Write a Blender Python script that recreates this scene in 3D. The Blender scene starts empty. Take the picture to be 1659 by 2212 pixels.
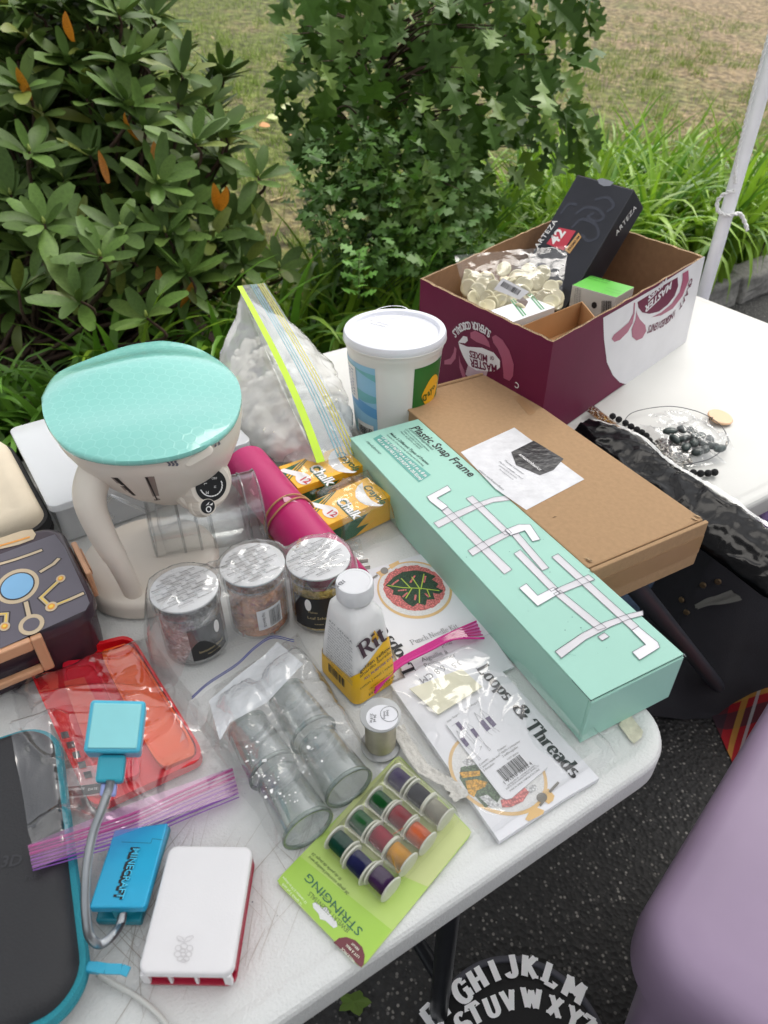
import bpy, bmesh, math, random
from mathutils import Vector, Matrix, noise
S = bpy.context.scene
COL = S.collection
R = math.radians
PI = math.pi
V = Vector
TZ = 0.74                                  # table height

# ------------------------------------------------------------------ camera
cam = bpy.data.cameras.new('camera')
cam.sensor_fit = 'VERTICAL'
cam.sensor_height = 36.0
cam.lens = 36.0 * 1540 / 2212
cam.clip_start = 0.02
cam.clip_end = 500
cam.dof.use_dof = True
cam.dof.focus_distance = 0.86
cam.dof.aperture_fstop = 8.5
PITCH = R(38.0)
CAM = V((0, 0, TZ + 0.615))
camo = bpy.data.objects.new('camera', cam)
COL.objects.link(camo)
camo.location = CAM
camo.rotation_euler = (R(90) - PITCH, 0, 0)
S.camera = camo

# ------------------------------------------------------------------ sky and sun (soft overcast light)
SUN_EL, SUN_AZ = R(58), R(38)              # azimuth clockwise from +Y (towards the right and behind the table)
W = bpy.data.worlds.new('World')
S.world = W
W.use_nodes = True
wn, wl = W.node_tree.nodes, W.node_tree.links
bg = wn['Background']
sky = wn.new('ShaderNodeTexSky')
sky.sky_type = 'NISHITA'
sky.sun_disc = False
sky.sun_elevation = SUN_EL
sky.sun_rotation = SUN_AZ
sky.dust_density = 4.0
sky.air_density = 1.0
hs = wn.new('ShaderNodeHueSaturation')
hs.inputs['Saturation'].default_value = 0.2
wl.new(sky.outputs[0], hs.inputs['Color'])
wl.new(hs.outputs[0], bg.inputs[0])
bg.inputs[1].default_value = 0.13
sun = bpy.data.lights.new('sun', 'SUN')
sun.energy = 1.25
sun.angle = R(45)
sun.color = (1.0, 0.94, 0.84)
suno = bpy.data.objects.new('sun', sun)
COL.objects.link(suno)
sd = V((math.sin(SUN_AZ) * math.cos(SUN_EL), math.cos(SUN_AZ) * math.cos(SUN_EL), math.sin(SUN_EL)))
suno.rotation_euler = sd.to_track_quat('Z', 'Y').to_euler()
suno.location = sd * 10
S.view_settings.view_transform = 'Standard'
S.view_settings.look = 'None'
S.view_settings.exposure = 0.76
S.view_settings.gamma = 1.0
S.cycles.use_denoising = True
S.cycles.max_bounces = 10
S.cycles.transparent_max_bounces = 40
S.cycles.transmission_bounces = 8
S.cycles.glossy_bounces = 4
S.cycles.caustics_reflective = False
S.cycles.caustics_refractive = False
S.cycles.sample_clamp_indirect = 4.0

# ------------------------------------------------------------------ sight lines used to measure positions in the photograph
FW = V((0, math.cos(PITCH), -math.sin(PITCH)))
UP = V((0, math.sin(PITCH), math.cos(PITCH)))


def ray(p):
    return V((1, 0, 0)) * ((p[0] - 829.5) / 1540) + UP * (-(p[1] - 1106) / 1540) + FW


def at(p, z=0.0):                          # point seen at p, z metres above the table top
    r = ray(p)
    return CAM + r * ((z + TZ - CAM.z) / r.z)


def dep(p, d):                             # point seen at p, d metres deep
    return CAM + ray(p) * d


def hit(p, pl):                            # point seen at p on plane (point, normal)
    r = ray(p)
    return CAM + r * ((pl[0] - CAM).dot(pl[1]) / r.dot(pl[1]))


def top(z):
    return (V((0, 0, TZ + z)), V((0, 0, 1)))


def zf(x0, y0, w, rw=1659):
    k = w / rw
    return lambda x, y: ((x0 + x * k) / 1.8517, (y0 + y * k) / 1.8517)


za, zb, zc, zd = zf(0, 1200, 1100), zf(800, 1050, 900), zf(1600, 650, 1300), zf(0, 2400, 1000)
ze, zg2, zg, zh = zf(0, 3100, 1100), zf(900, 2100, 1000), zf(1000, 2900, 1000), zf(1500, 2400, 1200)
zi, zj, zk, zl = zf(1350, 1600, 1500), zf(2200, 1500, 872, 1607), zf(1600, 2900, 1472), zf(0, 0, 1200)
zm, zn, zo, zp = zf(1000, 0, 1400), zf(2200, 0, 872, 1484), zf(600, 1900, 1000), zf(0, 1700, 500, 1005)
zq, zr, zs, zt = zf(2100, 3300, 972), zf(700, 2450, 850), zf(2400, 2200, 672), zf(1080, 1750, 560)
zu, zv, zw = zf(1350, 1150, 500), zf(2250, 1550, 822), zf(480, 1650, 620)

# ------------------------------------------------------------------ object helpers
WM = {}


def thing(name, label, cat, loc=(0, 0, 0), rz=0.0, group=None):
    o = bpy.data.objects.new(name, None)
    COL.objects.link(o)
    o.location = loc
    o.rotation_euler = (0, 0, rz)
    o.empty_display_size = 0.02
    WM[o.name] = Matrix.Translation(V(loc)) @ Matrix.Rotation(rz, 4, 'Z')
    return tag(o, label, cat, group)


def tag(o, label, cat=None, group=None):
    o['label'] = label
    if cat:
        o['category'] = cat
    if group:
        o['group'] = group
    return o


def link(name, me, mat=None, parent=None, world=True, basis=None, kind=None):
    o = bpy.data.objects.new(name, me)
    COL.objects.link(o)
    if mat is not None and not me.materials:
        me.materials.append(mat)
    b = basis if basis is not None else Matrix.Identity(4)
    if parent is not None:
        o.parent = parent
        pw = WM.get(parent.name, Matrix.Identity(4))
        if world:
            o.matrix_parent_inverse = pw.inverted()
            o.matrix_basis = b
            WM[o.name] = b
        else:
            o.matrix_basis = b
            WM[o.name] = pw @ b
    else:
        o.matrix_basis = b
        WM[o.name] = b
    if kind:
        o['kind'] = kind
    return o


class MB:
    def __init__(s):
        s.v, s.f = [], []

    def add(s, vs, fs):
        n = len(s.v)
        s.v += [V(x) for x in vs]
        s.f += [tuple(i + n for i in f) for f in fs]
        return s

    def box(s, a, b, m=None):
        x0, y0, z0 = a
        x1, y1, z1 = b
        vs = [V(c) for c in ((x0, y0, z0), (x1, y0, z0), (x1, y1, z0), (x0, y1, z0), (x0, y0, z1), (x1, y0, z1), (x1, y1, z1), (x0, y1, z1))]
        if m is not None:
            vs = [m @ c for c in vs]
        return s.add(vs, [(0, 3, 2, 1), (4, 5, 6, 7), (0, 1, 5, 4), (1, 2, 6, 5), (2, 3, 7, 6), (3, 0, 4, 7)])

    def poly(s, pts):
        return s.add(pts, [tuple(range(len(pts)))])

    def prism(s, pts, d):                  # planar outline pushed by vector d
        n = len(pts)
        d = V(d)
        vs = [V(p) for p in pts] + [V(p) + d for p in pts]
        fs = [tuple(range(n))[::-1], tuple(range(n, 2 * n))] + [(i, (i + 1) % n, n + (i + 1) % n, n + i) for i in range(n)]
        return s.add(vs, fs)

    def lathe(s, prof, n=32, m=None, a0=0.0, a1=2 * PI, cap=True):
        full = abs(a1 - a0 - 2 * PI) < 1e-6
        k = n if full else n + 1
        vs = []
        for r, z in prof:
            for i in range(k):
                a = a0 + (a1 - a0) * i / n
                vs.append(V((r * math.cos(a), r * math.sin(a), z)))
        if m is not None:
            vs = [m @ c for c in vs]
        fs = []
        for j in range(len(prof) - 1):
            for i in range(n):
                i2 = (i + 1) % k
                fs.append((j * k + i, j * k + i2, (j + 1) * k + i2, (j + 1) * k + i))
        if cap and full:
            if prof[0][0] > 1e-6:
                fs.append(tuple(range(k))[::-1])
            if prof[-1][0] > 1e-6:
                fs.append(tuple(range((len(prof) - 1) * k, len(prof) * k)))
        return s.add(vs, fs)

    def tube(s, path, rad, n=8, cap=True):
        path = [V(p) for p in path]
        N = len(path)
        rr = rad if isinstance(rad, (list, tuple)) else [rad] * N
        vs, fs = [], []
        u = None
        for i in range(N):
            t = (path[min(i + 1, N - 1)] - path[max(i - 1, 0)]).normalized()
            if u is None:
                u = t.orthogonal().normalized()
            u = (u - t * u.dot(t)).normalized()
            w = t.cross(u)
            for k in range(n):
                a = 2 * PI * k / n
                vs.append(path[i] + (u * math.cos(a) + w * math.sin(a)) * rr[i])
        for i in range(N - 1):
            for k in range(n):
                k2 = (k + 1) % n
                fs.append((i * n + k, i * n + k2, (i + 1) * n + k2, (i + 1) * n + k))
        if cap:
            fs += [tuple(range(n))[::-1], tuple(range((N - 1) * n, N * n))]
        return s.add(vs, fs)

    def grid(s, fn, nu, nv, cu=False):
        vs = [fn(i / nu, j / nv) for j in range(nv + 1) for i in range(nu if cu else nu + 1)]
        k = nu if cu else nu + 1
        fs = []
        for j in range(nv):
            for i in range(nu):
                i2 = (i + 1) % k if cu else i + 1
                fs.append((j * k + i, j * k + i2, (j + 1) * k + i2, (j + 1) * k + i))
        return s.add(vs, fs)

    def mesh(s, smooth=False, bevel=0, seg=2, angle=None, fix=False):
        me = bpy.data.meshes.new('m')
        me.from_pydata([tuple(c) for c in s.v], [], s.f)
        if bevel or fix:
            bm = bmesh.new()
            bm.from_mesh(me)
            bmesh.ops.recalc_face_normals(bm, faces=bm.faces)
            if bevel:
                es = [e for e in bm.edges if len(e.link_faces) == 2 and e.calc_face_angle(0) > R(30)]
                bmesh.ops.bevel(bm, geom=es, offset=bevel, segments=seg, profile=0.5, affect='EDGES', clamp_overlap=True)
            bm.to_mesh(me)
            bm.free()
        if smooth:
            me.polygons.foreach_set('use_smooth', [True] * len(me.polygons))
            if angle:
                me.set_sharp_from_angle(angle=angle)
        me.update()
        return me

    def obj(s, name, mat, parent=None, world=True, basis=None, smooth=False, bevel=0, seg=2, angle=None, kind=None, fix=False):
        return link(name, s.mesh(smooth, bevel, seg, angle, fix), mat, parent, world, basis, kind)


def spline(pts, n=8):                      # Catmull-Rom through points
    pts = [V(p) for p in pts]
    P = [pts[0] * 2 - pts[1]] + pts + [pts[-1] * 2 - pts[-2]]
    out = []
    for i in range(1, len(P) - 2):
        for k in range(n):
            t = k / n
            a, b, c, d = P[i - 1], P[i], P[i + 1], P[i + 2]
            out.append(0.5 * ((2 * b) + (c - a) * t + (2 * a - 5 * b + 4 * c - d) * t * t + (3 * b - a - 3 * c + d) * t ** 3))
    out.append(pts[-1])
    return out


def rrect(w, h, r, n=6, cx=0, cy=0):       # rounded rectangle outline, centred
    out = []
    for sx, sy, a in ((1, 1, 0), (-1, 1, 90), (-1, -1, 180), (1, -1, 270)):
        for k in range(n + 1):
            t = R(a + 90 * k / n)
            out.append(V((cx + sx * (w / 2 - r) + r * math.cos(t), cy + sy * (h / 2 - r) + r * math.sin(t), 0)))
    return out


def frame(a, b, c=None):                   # matrix with origin a, x along a->b, z up
    x = V(b) - V(a)
    x.z = 0
    x.normalize()
    z = V((0, 0, 1))
    y = z.cross(x)
    m = Matrix((x, y, z)).transposed().to_4x4()
    m.translation = V(a)
    return m


def axisframe(o, z, xh=None):              # origin o, z axis given
    z = V(z).normalized()
    x = (V(xh) - z * V(xh).dot(z)).normalized() if xh is not None else z.orthogonal().normalized()
    m = Matrix((x, z.cross(x), z)).transposed().to_4x4()
    m.translation = V(o)
    return m


# ------------------------------------------------------------------ materials
def lin(c):
    return c / 12.92 if c <= 0.04045 else ((c + 0.055) / 1.055) ** 2.4


def C(h):
    h = h.lstrip('#')
    return tuple(lin(int(h[i:i + 2], 16) / 255) for i in (0, 2, 4))


MATS = {}


def mat(name, col, rough=0.5, metal=0.0, var=0.06, vs=18.0, bump=0.0, bs=150.0, spec=0.5, coat=0.0, sheen=0.0, trans=0.0, alpha=1.0, island=0.0, transl=0.0, col2=None, det=4):
    if name in MATS:
        return MATS[name]
    m = bpy.data.materials.new(name)
    m.use_nodes = True
    nt = m.node_tree
    N, L = nt.nodes, nt.links
    p = N['Principled BSDF']
    col = C(col) if isinstance(col, str) else col
    p.inputs['Roughness'].default_value = rough
    p.inputs['Metallic'].default_value = metal
    p.inputs['Specular IOR Level'].default_value = spec
    p.inputs['Coat Weight'].default_value = coat
    p.inputs['Sheen Weight'].default_value = sheen
    p.inputs['Transmission Weight'].default_value = trans
    p.inputs['Alpha'].default_value = alpha
    tc = N.new('ShaderNodeTexCoord')
    nz = N.new('ShaderNodeTexNoise')
    nz.inputs['Scale'].default_value = vs
    nz.inputs['Detail'].default_value = det
    L.new(tc.outputs['Object'], nz.inputs['Vector'])
    mx = N.new('ShaderNodeMix')
    mx.data_type = 'RGBA'
    c2 = (C(col2) if isinstance(col2, str) else col2) if col2 else None
    a = col if c2 else tuple(x * (1 - var) for x in col)
    b = c2 if c2 else tuple(min(1, x * (1 + var)) for x in col)
    mx.inputs['A'].default_value = (*a, 1)
    mx.inputs['B'].default_value = (*b, 1)
    rp = N.new('ShaderNodeMapRange')
    rp.inputs['From Min'].default_value = 0.3
    rp.inputs['From Max'].default_value = 0.7
    L.new(nz.outputs['Fac'], rp.inputs['Value'])
    L.new(rp.outputs[0], mx.inputs['Factor'])
    out = mx.outputs['Result']
    if island:
        ge = N.new('ShaderNodeNewGeometry')
        oi = N.new('ShaderNodeObjectInfo')
        ad = N.new('ShaderNodeMath')
        ad.operation = 'ADD'
        L.new(ge.outputs['Random Per Island'], ad.inputs[0])
        L.new(oi.outputs['Random'], ad.inputs[1])
        fr = N.new('ShaderNodeMath')
        fr.operation = 'FRACT'
        L.new(ad.outputs[0], fr.inputs[0])
        mr = N.new('ShaderNodeMapRange')
        mr.inputs['To Min'].default_value = 1 - island
        mr.inputs['To Max'].default_value = 1 + island
        L.new(fr.outputs[0], mr.inputs['Value'])
        h2 = N.new('ShaderNodeHueSaturation')
        L.new(out, h2.inputs['Color'])
        L.new(mr.outputs[0], h2.inputs['Value'])
        mh = N.new('ShaderNodeMapRange')
        mh.inputs['To Min'].default_value = 0.5 - island * 0.05
        mh.inputs['To Max'].default_value = 0.5 + island * 0.05
        L.new(ad.outputs[0], mh.inputs['Value'])
        L.new(mh.outputs[0], h2.inputs['Hue'])
        out = h2.outputs[0]
    L.new(out, p.inputs['Base Color'])
    if bump:
        nb = N.new('ShaderNodeTexNoise')
        nb.inputs['Scale'].default_value = bs
        nb.inputs['Detail'].default_value = 3
        L.new(tc.outputs['Object'], nb.inputs['Vector'])
        bp = N.new('ShaderNodeBump')
        bp.inputs['Strength'].default_value = bump
        bp.inputs['Distance'].default_value = 0.004
        L.new(nb.outputs['Fac'], bp.inputs['Height'])
        L.new(bp.outputs[0], p.inputs['Normal'])
    if transl:
        tr = N.new('ShaderNodeBsdfTranslucent')
        L.new(out, tr.inputs['Color'])
        ms = N.new('ShaderNodeMixShader')
        ms.inputs[0].default_value = transl
        L.new(p.outputs[0], ms.inputs[1])
        L.new(tr.outputs[0], ms.inputs[2])
        L.new(ms.outputs[0], N['Material Output'].inputs[0])
    MATS[name] = m
    return m


def film(name, tint=(1, 1, 1), haze=0.05, rough=0.06, bump=0.35, bs=60.0, ior=1.5, hazecol=(0.9, 0.92, 0.93), gain=1.0):
    """thin clear plastic: see-through, glossy at its creases, a little milky"""
    if name in MATS:
        return MATS[name]
    m = bpy.data.materials.new(name)
    m.use_nodes = True
    nt = m.node_tree
    N, L = nt.nodes, nt.links
    N.remove(N['Principled BSDF'])
    tc = N.new('ShaderNodeTexCoord')
    nb = N.new('ShaderNodeTexNoise')
    nb.inputs['Scale'].default_value = bs
    nb.inputs['Detail'].default_value = 2.5
    nb.inputs['Distortion'].default_value = 1.2
    L.new(tc.outputs['Object'], nb.inputs['Vector'])
    bp = N.new('ShaderNodeBump')
    bp.inputs['Strength'].default_value = bump
    bp.inputs['Distance'].default_value = 0.004
    L.new(nb.outputs['Fac'], bp.inputs['Height'])
    tr = N.new('ShaderNodeBsdfTransparent')
    tr.inputs[0].default_value = (*tint, 1)
    df = N.new('ShaderNodeBsdfDiffuse')
    df.inputs[0].default_value = (*hazecol, 1)
    gl = N.new('ShaderNodeBsdfGlossy')
    gl.inputs['Roughness'].default_value = rough
    L.new(bp.outputs[0], gl.inputs['Normal'])
    ge = N.new('ShaderNodeNewGeometry')
    dp = N.new('ShaderNodeVectorMath')
    dp.operation = 'DOT_PRODUCT'
    L.new(bp.outputs[0], dp.inputs[0])
    L.new(ge.outputs['Incoming'], dp.inputs[1])

    def M(op, x, y):
        n_ = N.new('ShaderNodeMath')
        n_.operation = op
        for i_, v_ in enumerate((x, y)):
            if isinstance(v_, (int, float)):
                n_.inputs[i_].default_value = v_
            elif v_ is not None:
                L.new(v_, n_.inputs[i_])
        return n_
    ca = M('ABSOLUTE', dp.outputs['Value'], None)
    om = M('SUBTRACT', 1.0, ca.outputs[0])
    pw = M('POWER', om.outputs[0], 5.0)
    f0 = ((ior - 1) / (ior + 1)) ** 2 * 1.8      # two faces of the film
    sc = M('MULTIPLY', pw.outputs[0], 1 - f0)
    ad = M('ADD', sc.outputs[0], f0)
    mg = M('MULTIPLY', ad.outputs[0], gain)
    mg.use_clamp = True
    m1 = N.new('ShaderNodeMixShader')
    m1.inputs[0].default_value = haze
    L.new(tr.outputs[0], m1.inputs[1])
    L.new(df.outputs[0], m1.inputs[2])
    m2 = N.new('ShaderNodeMixShader')
    L.new(mg.outputs[0], m2.inputs[0])
    L.new(m1.outputs[0], m2.inputs[1])
    L.new(gl.outputs[0], m2.inputs[2])
    L.new(m2.outputs[0], N['Material Output'].inputs[0])
    MATS[name] = m
    return m


# ------------------------------------------------------------------ lettering
TXT = {}


def textmesh(s, bold=0.0, sp=1.0, shear=0.0):
    k = (s, bold, sp, shear)
    if k not in TXT:
        cu = bpy.data.curves.new('t', 'FONT')
        cu.body = s
        cu.size = 1
        cu.offset = bold
        cu.space_character = sp
        cu.shear = shear
        cu.resolution_u = 2
        ob = bpy.data.objects.new('t', cu)
        COL.objects.link(ob)
        me = bpy.data.meshes.new_from_object(ob)
        bpy.data.objects.remove(ob)
        vs = [v.co.copy() for v in me.vertices]
        fs = [tuple(p.vertices) for p in me.polygons]
        bpy.data.meshes.remove(me)
        TXT[k] = (vs, fs)
    return TXT[k]


def arc(cx, cy, rx, ry, a0, a1, n=10):
    return [(cx + rx * math.cos(R(a0 + (a1 - a0) * i / n)), cy + ry * math.sin(R(a0 + (a1 - a0) * i / n))) for i in range(n + 1)]


# pen strokes of a serif letter: paths, serif feet (x, y), advance
GL = {
    'L': ([[(.18, 0), (.18, 1)], [(.18, 0), (.6, 0), (.64, .22)]], [(.18, 1), (.1, 0)], .72),
    'T': ([[(.36, 0), (.36, 1)], [(.04, .8), (.06, 1), (.66, 1), (.68, .8)]], [(.36, 0)], .76),
    'R': ([[(.16, 0), (.16, 1)], [(.16, 1)] + arc(.38, .76, .24, .24, 90, -90) + [(.16, .52)], [(.38, .52), (.62, .04), (.74, .02)]], [(.16, 0), (.1, 1)], .78),
    'P': ([[(.16, 0), (.16, 1)], [(.16, 1)] + arc(.4, .74, .24, .26, 90, -90) + [(.16, .48)]], [(.16, 0), (.1, 1)], .72),
    'N': ([[(.14, 0), (.14, 1)], [(.14, 1), (.66, 0)], [(.66, 0), (.66, 1)]], [(.14, 0), (.1, 1), (.66, 1)], .84),
    'K': ([[(.16, 0), (.16, 1)], [(.62, 1), (.18, .42)], [(.3, .56), (.66, 0)]], [(.16, 0), (.16, 1), (.62, 1), (.66, 0)], .78),
    'E': ([[(.16, 0), (.16, 1)], [(.1, 1), (.58, 1), (.6, .8)], [(.16, .52), (.46, .52)], [(.1, 0), (.6, 0), (.64, .22)]], [], .7),
    'F': ([[(.16, 0), (.16, 1)], [(.1, 1), (.58, 1), (.6, .78)], [(.16, .52), (.46, .52)]], [(.16, 0)], .66),
    'G': ([arc(.42, .5, .32, .5, 50, 310, 16), [(.66, .06), (.66, .42)]], [(.6, .42), (.64, .86)], .8),
    'H': ([[(.16, 0), (.16, 1)], [(.62, 0), (.62, 1)], [(.16, .5), (.62, .5)]], [(.16, 0), (.16, 1), (.62, 0), (.62, 1)], .8),
    'I': ([[(.2, 0), (.2, 1)]], [(.2, 0), (.2, 1)], .4),
    'J': ([[(.46, 1), (.46, .22)] + arc(.27, .22, .19, .22, 0, -170, 8)], [(.46, 1)], .64),
    'M': ([[(.14, 0), (.14, 1)], [(.14, 1), (.46, .3)], [(.46, .3), (.78, 1)], [(.78, 1), (.78, 0)]], [(.14, 0), (.78, 0), (.1, 1), (.82, 1)], .94),
    'U': ([[(.14, 1), (.14, .3)] + arc(.39, .28, .25, .28, 180, 360, 10) + [(.64, 1)]], [(.14, 1), (.64, 1)], .8),
    'V': ([[(.1, 1), (.4, 0)], [(.4, 0), (.68, 1)]], [(.1, 1), (.68, 1)], .78),
    'W': ([[(.08, 1), (.3, 0)], [(.3, 0), (.52, .9)], [(.52, .9), (.74, 0)], [(.74, 0), (.96, 1)]], [(.08, 1), (.96, 1)], 1.04),
    'X': ([[(.1, 1), (.62, 0)], [(.62, 1), (.1, 0)]], [(.1, 1), (.62, 0), (.62, 1), (.1, 0)], .74),
    'Y': ([[(.1, 1), (.38, .45)], [(.66, 1), (.38, .45)], [(.38, .45), (.38, 0)]], [(.1, 1), (.66, 1), (.38, 0)], .76),
    'Z': ([[(.08, .8), (.1, 1), (.58, 1)], [(.58, 1), (.1, 0)], [(.08, 0), (.6, 0), (.62, .22)]], [], .7),
    'S': ([arc(.34, .74, .24, .26, 30, 270, 10) + arc(.34, .24, .26, .24, 90, -150, 10)], [], .68),
    'o': ([arc(.3, .31, .22, .31, 0, 360, 16)], [], .6),
    'p': ([[(.14, -.28), (.14, .6)], [(.14, .3)] + arc(.34, .31, .2, .29, 150, -160, 12)], [(.14, -.28), (.1, .6)], .62),
    's': ([arc(.22, .46, .15, .14, 40, 270, 8) + arc(.22, .16, .17, .16, 90, -140, 8)], [], .46),
    'h': ([[(.14, 0), (.14, 1)], [(.14, .4)] + arc(.31, .4, .17, .22, 150, 0, 8) + [(.48, 0)]], [(.14, 0), (.48, 0), (.1, 1)], .62),
    'r': ([[(.14, 0), (.14, .6)], [(.14, .36)] + arc(.34, .4, .2, .22, 160, 60, 6)], [(.14, 0), (.1, .6)], .46),
    'e': ([arc(.28, .31, .2, .31, -40, -360, 14) + [(.08, .34)]], [], .54),
    'a': ([arc(.26, .46, .16, .16, 160, 0, 8) + [(.42, .08), (.52, .02)], arc(.25, .18, .17, .18, 40, 330, 10)], [], .56),
    'd': ([[(.46, 0), (.46, 1)], arc(.27, .31, .19, .31, 30, 330, 12)], [(.42, 1), (.5, 0)], .62),
    'i': ([[(.14, 0), (.14, .6)], [(.14, .8), (.14, .92)]], [(.14, 0), (.1, .6)], .3),
    't': ([[(.18, .85), (.18, .14)] + arc(.3, .14, .12, .13, 180, 320, 6), [(.04, .6), (.36, .6)]], [], .42),
    'u': ([[(.14, .6), (.14, .2)] + arc(.28, .2, .14, .18, 180, 360, 8), [(.44, .6), (.44, 0)]], [(.1, .6), (.4, .6), (.48, 0)], .6),
    'n': ([[(.14, 0), (.14, .6)], [(.14, .4)] + arc(.3, .4, .16, .2, 150, 0, 8) + [(.46, 0)]], [(.14, 0), (.46, 0), (.1, .6)], .6),
    'c': ([arc(.28, .31, .2, .3, 40, 320, 12)], [], .5),
    'l': ([[(.14, 0), (.14, 1)]], [(.14, 0), (.1, 1)], .3),
    'g': ([arc(.26, .4, .16, .2, 0, 360, 12), arc(.26, -.1, .22, .14, 60, 420, 12), [(.38, .54), (.5, .6)]], [], .54),
    '&': ([arc(.36, .76, .16, .2, -60, 200, 10) + [(.3, .62), (.72, .02)], arc(.32, .26, .26, .27, 95, 330, 12) + [(.68, .48)], [(.6, .5), (.78, .5)]], [], .86),
    ' ': ([], [], .3),
}


def serifmesh(s, thick=.15, thin=.05, sh=.13, ss=.035):
    k = (s, thick, thin, sh)
    if k in TXT:
        return TXT[k]
    vs, fs = [], []
    x0, zz = 0.0, 0.0

    def quad(a, b, c, d, z):
        n = len(vs)
        vs.extend([V((*a, z)), V((*b, z)), V((*c, z)), V((*d, z))])
        fs.append((n, n + 1, n + 2, n + 3))
    for ch in s:
        paths, ser, adv = GL[ch]
        for p in paths:
            zz += 0.0006
            N = len(p)
            L, Rr = [], []
            for i in range(N):
                a, b = p[max(i - 1, 0)], p[min(i + 1, N - 1)]
                t = V((b[0] - a[0], b[1] - a[1]))
                if t.length < 1e-6:
                    t = V((1, 0))
                t.normalize()
                w = (thin + (thick - thin) * abs(t.y) ** 1.3) / 2
                nn = V((-t.y, t.x)) * w
                L.append((x0 + p[i][0] + nn.x, p[i][1] + nn.y))
                Rr.append((x0 + p[i][0] - nn.x, p[i][1] - nn.y))
            for i in range(N - 1):
                quad(Rr[i], Rr[i + 1], L[i + 1], L[i], zz)
        for (x, y) in ser:
            zz += 0.0006
            y0, y1 = (y, y + ss * 1.6) if y < .5 else (y - ss * 1.6, y)
            quad((x0 + x - sh, y0), (x0 + x + sh, y0), (x0 + x + sh, y1), (x0 + x - sh, y1), zz)
        x0 += adv
    TXT[k] = (vs, fs)
    return TXT[k]


def placetext(vsfs, a, b, nrm, height=None, off=0.0004):
    """letters laid on a plane, baseline from a to b (world), scaled to fit"""
    vs, fs = vsfs
    x0, x1 = min(v.x for v in vs), max(v.x for v in vs)
    X = b - a
    w = X.length
    X = X.normalized()
    Z = V(nrm).normalized()
    Y = Z.cross(X)
    sx = w / (x1 - x0)
    sy = sx if height is None else height
    return [a + X * ((v.x - x0) * sx) + Y * (v.y * sy) + Z * (off + v.z * sx) for v in vs], fs


def letters(name, items, pl, m, parent, off=0.0004, world=True):
    """items: (string, px start, px end, style) ; all in one print of one colour"""
    mb = MB()
    for it in items:
        s, p0, p1 = it[:3]
        st = it[3] if len(it) > 3 else {}
        a, b = hit(p0, pl), hit(p1, pl)
        tm = serifmesh(s, **st.get('serif')) if 'serif' in st else textmesh(s, st.get('bold', 0.0), st.get('sp', 1.0), st.get('shear', 0.0))
        vs, fs = placetext(tm, a, b, pl[1], st.get('h'), off)
        mb.add(vs, fs)
    return mb.obj(name, m, parent, world)


def patch(name, polys, pl, m, parent, off=0.0003, world=True):
    """printed flat areas on a plane, outlines read off the photograph"""
    mb = MB()
    o = None
    for i, pg in enumerate(polys):
        if i and name not in ('barcode',):
            o = mb.obj(name, m, parent, world)
            mb = MB()
        pts = [hit(p, pl) + pl[1] * (off + i * 0.00003) for p in pg]
        nn = V((0, 0, 0))
        for j in range(len(pts)):
            nn += pts[j].cross(pts[(j + 1) % len(pts)])
        if nn.dot(pl[1]) < 0:
            pts = pts[::-1]
        mb.poly(pts)
    return mb.obj(name, m, parent, world)


def ellipse(c, rx, ry, n=28, rot=0.0):
    ca, sa = math.cos(rot), math.sin(rot)
    return [(c[0] + rx * math.cos(t) * ca - ry * math.sin(t) * sa, c[1] + rx * math.cos(t) * sa + ry * math.sin(t) * ca) for t in (2 * PI * i / n for i in range(n))]


def cr(v, f, seed=0.0):                    # crumple
    q = V(v) * f + V((seed, seed * 1.7, seed * 0.3))
    return abs(noise.noise(q)) + 0.5 * abs(noise.noise(q * 2.3)) + 0.25 * abs(noise.noise(q * 4.7))


def crease(v, f, seed=0.0):                # a few sharp folds with calm film between
    q = V(v) * f + V((seed, seed * 1.7, seed * 0.3))
    q = q + V((noise.noise(q * .7), noise.noise(q * .7 + V((5, 1, 2))), 0)) * .6
    a = (1 - abs(noise.noise(q))) ** 9
    b = (1 - abs(noise.noise(q * 2.1 + V((3, 7, 1))))) ** 12
    return a + .45 * b


def sstep(a, b, x):
    t = min(1, max(0, (x - a) / (b - a)))
    return t * t * (3 - 2 * t)

# ================================================================== THE SETTING
UD = V((0.848, 0.530, 0))                  # along the tables and the kerb
ND = V((-0.530, 0.848, 0))                 # away from the viewer, across them


def un(u, n, z=0.0):
    return UD * u + ND * n + V((0, 0, z))


def nodemat(name):
    m = bpy.data.materials.new(name)
    m.use_nodes = True
    return m, m.node_tree.nodes, m.node_tree.links, m.node_tree.nodes['Principled BSDF']


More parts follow.
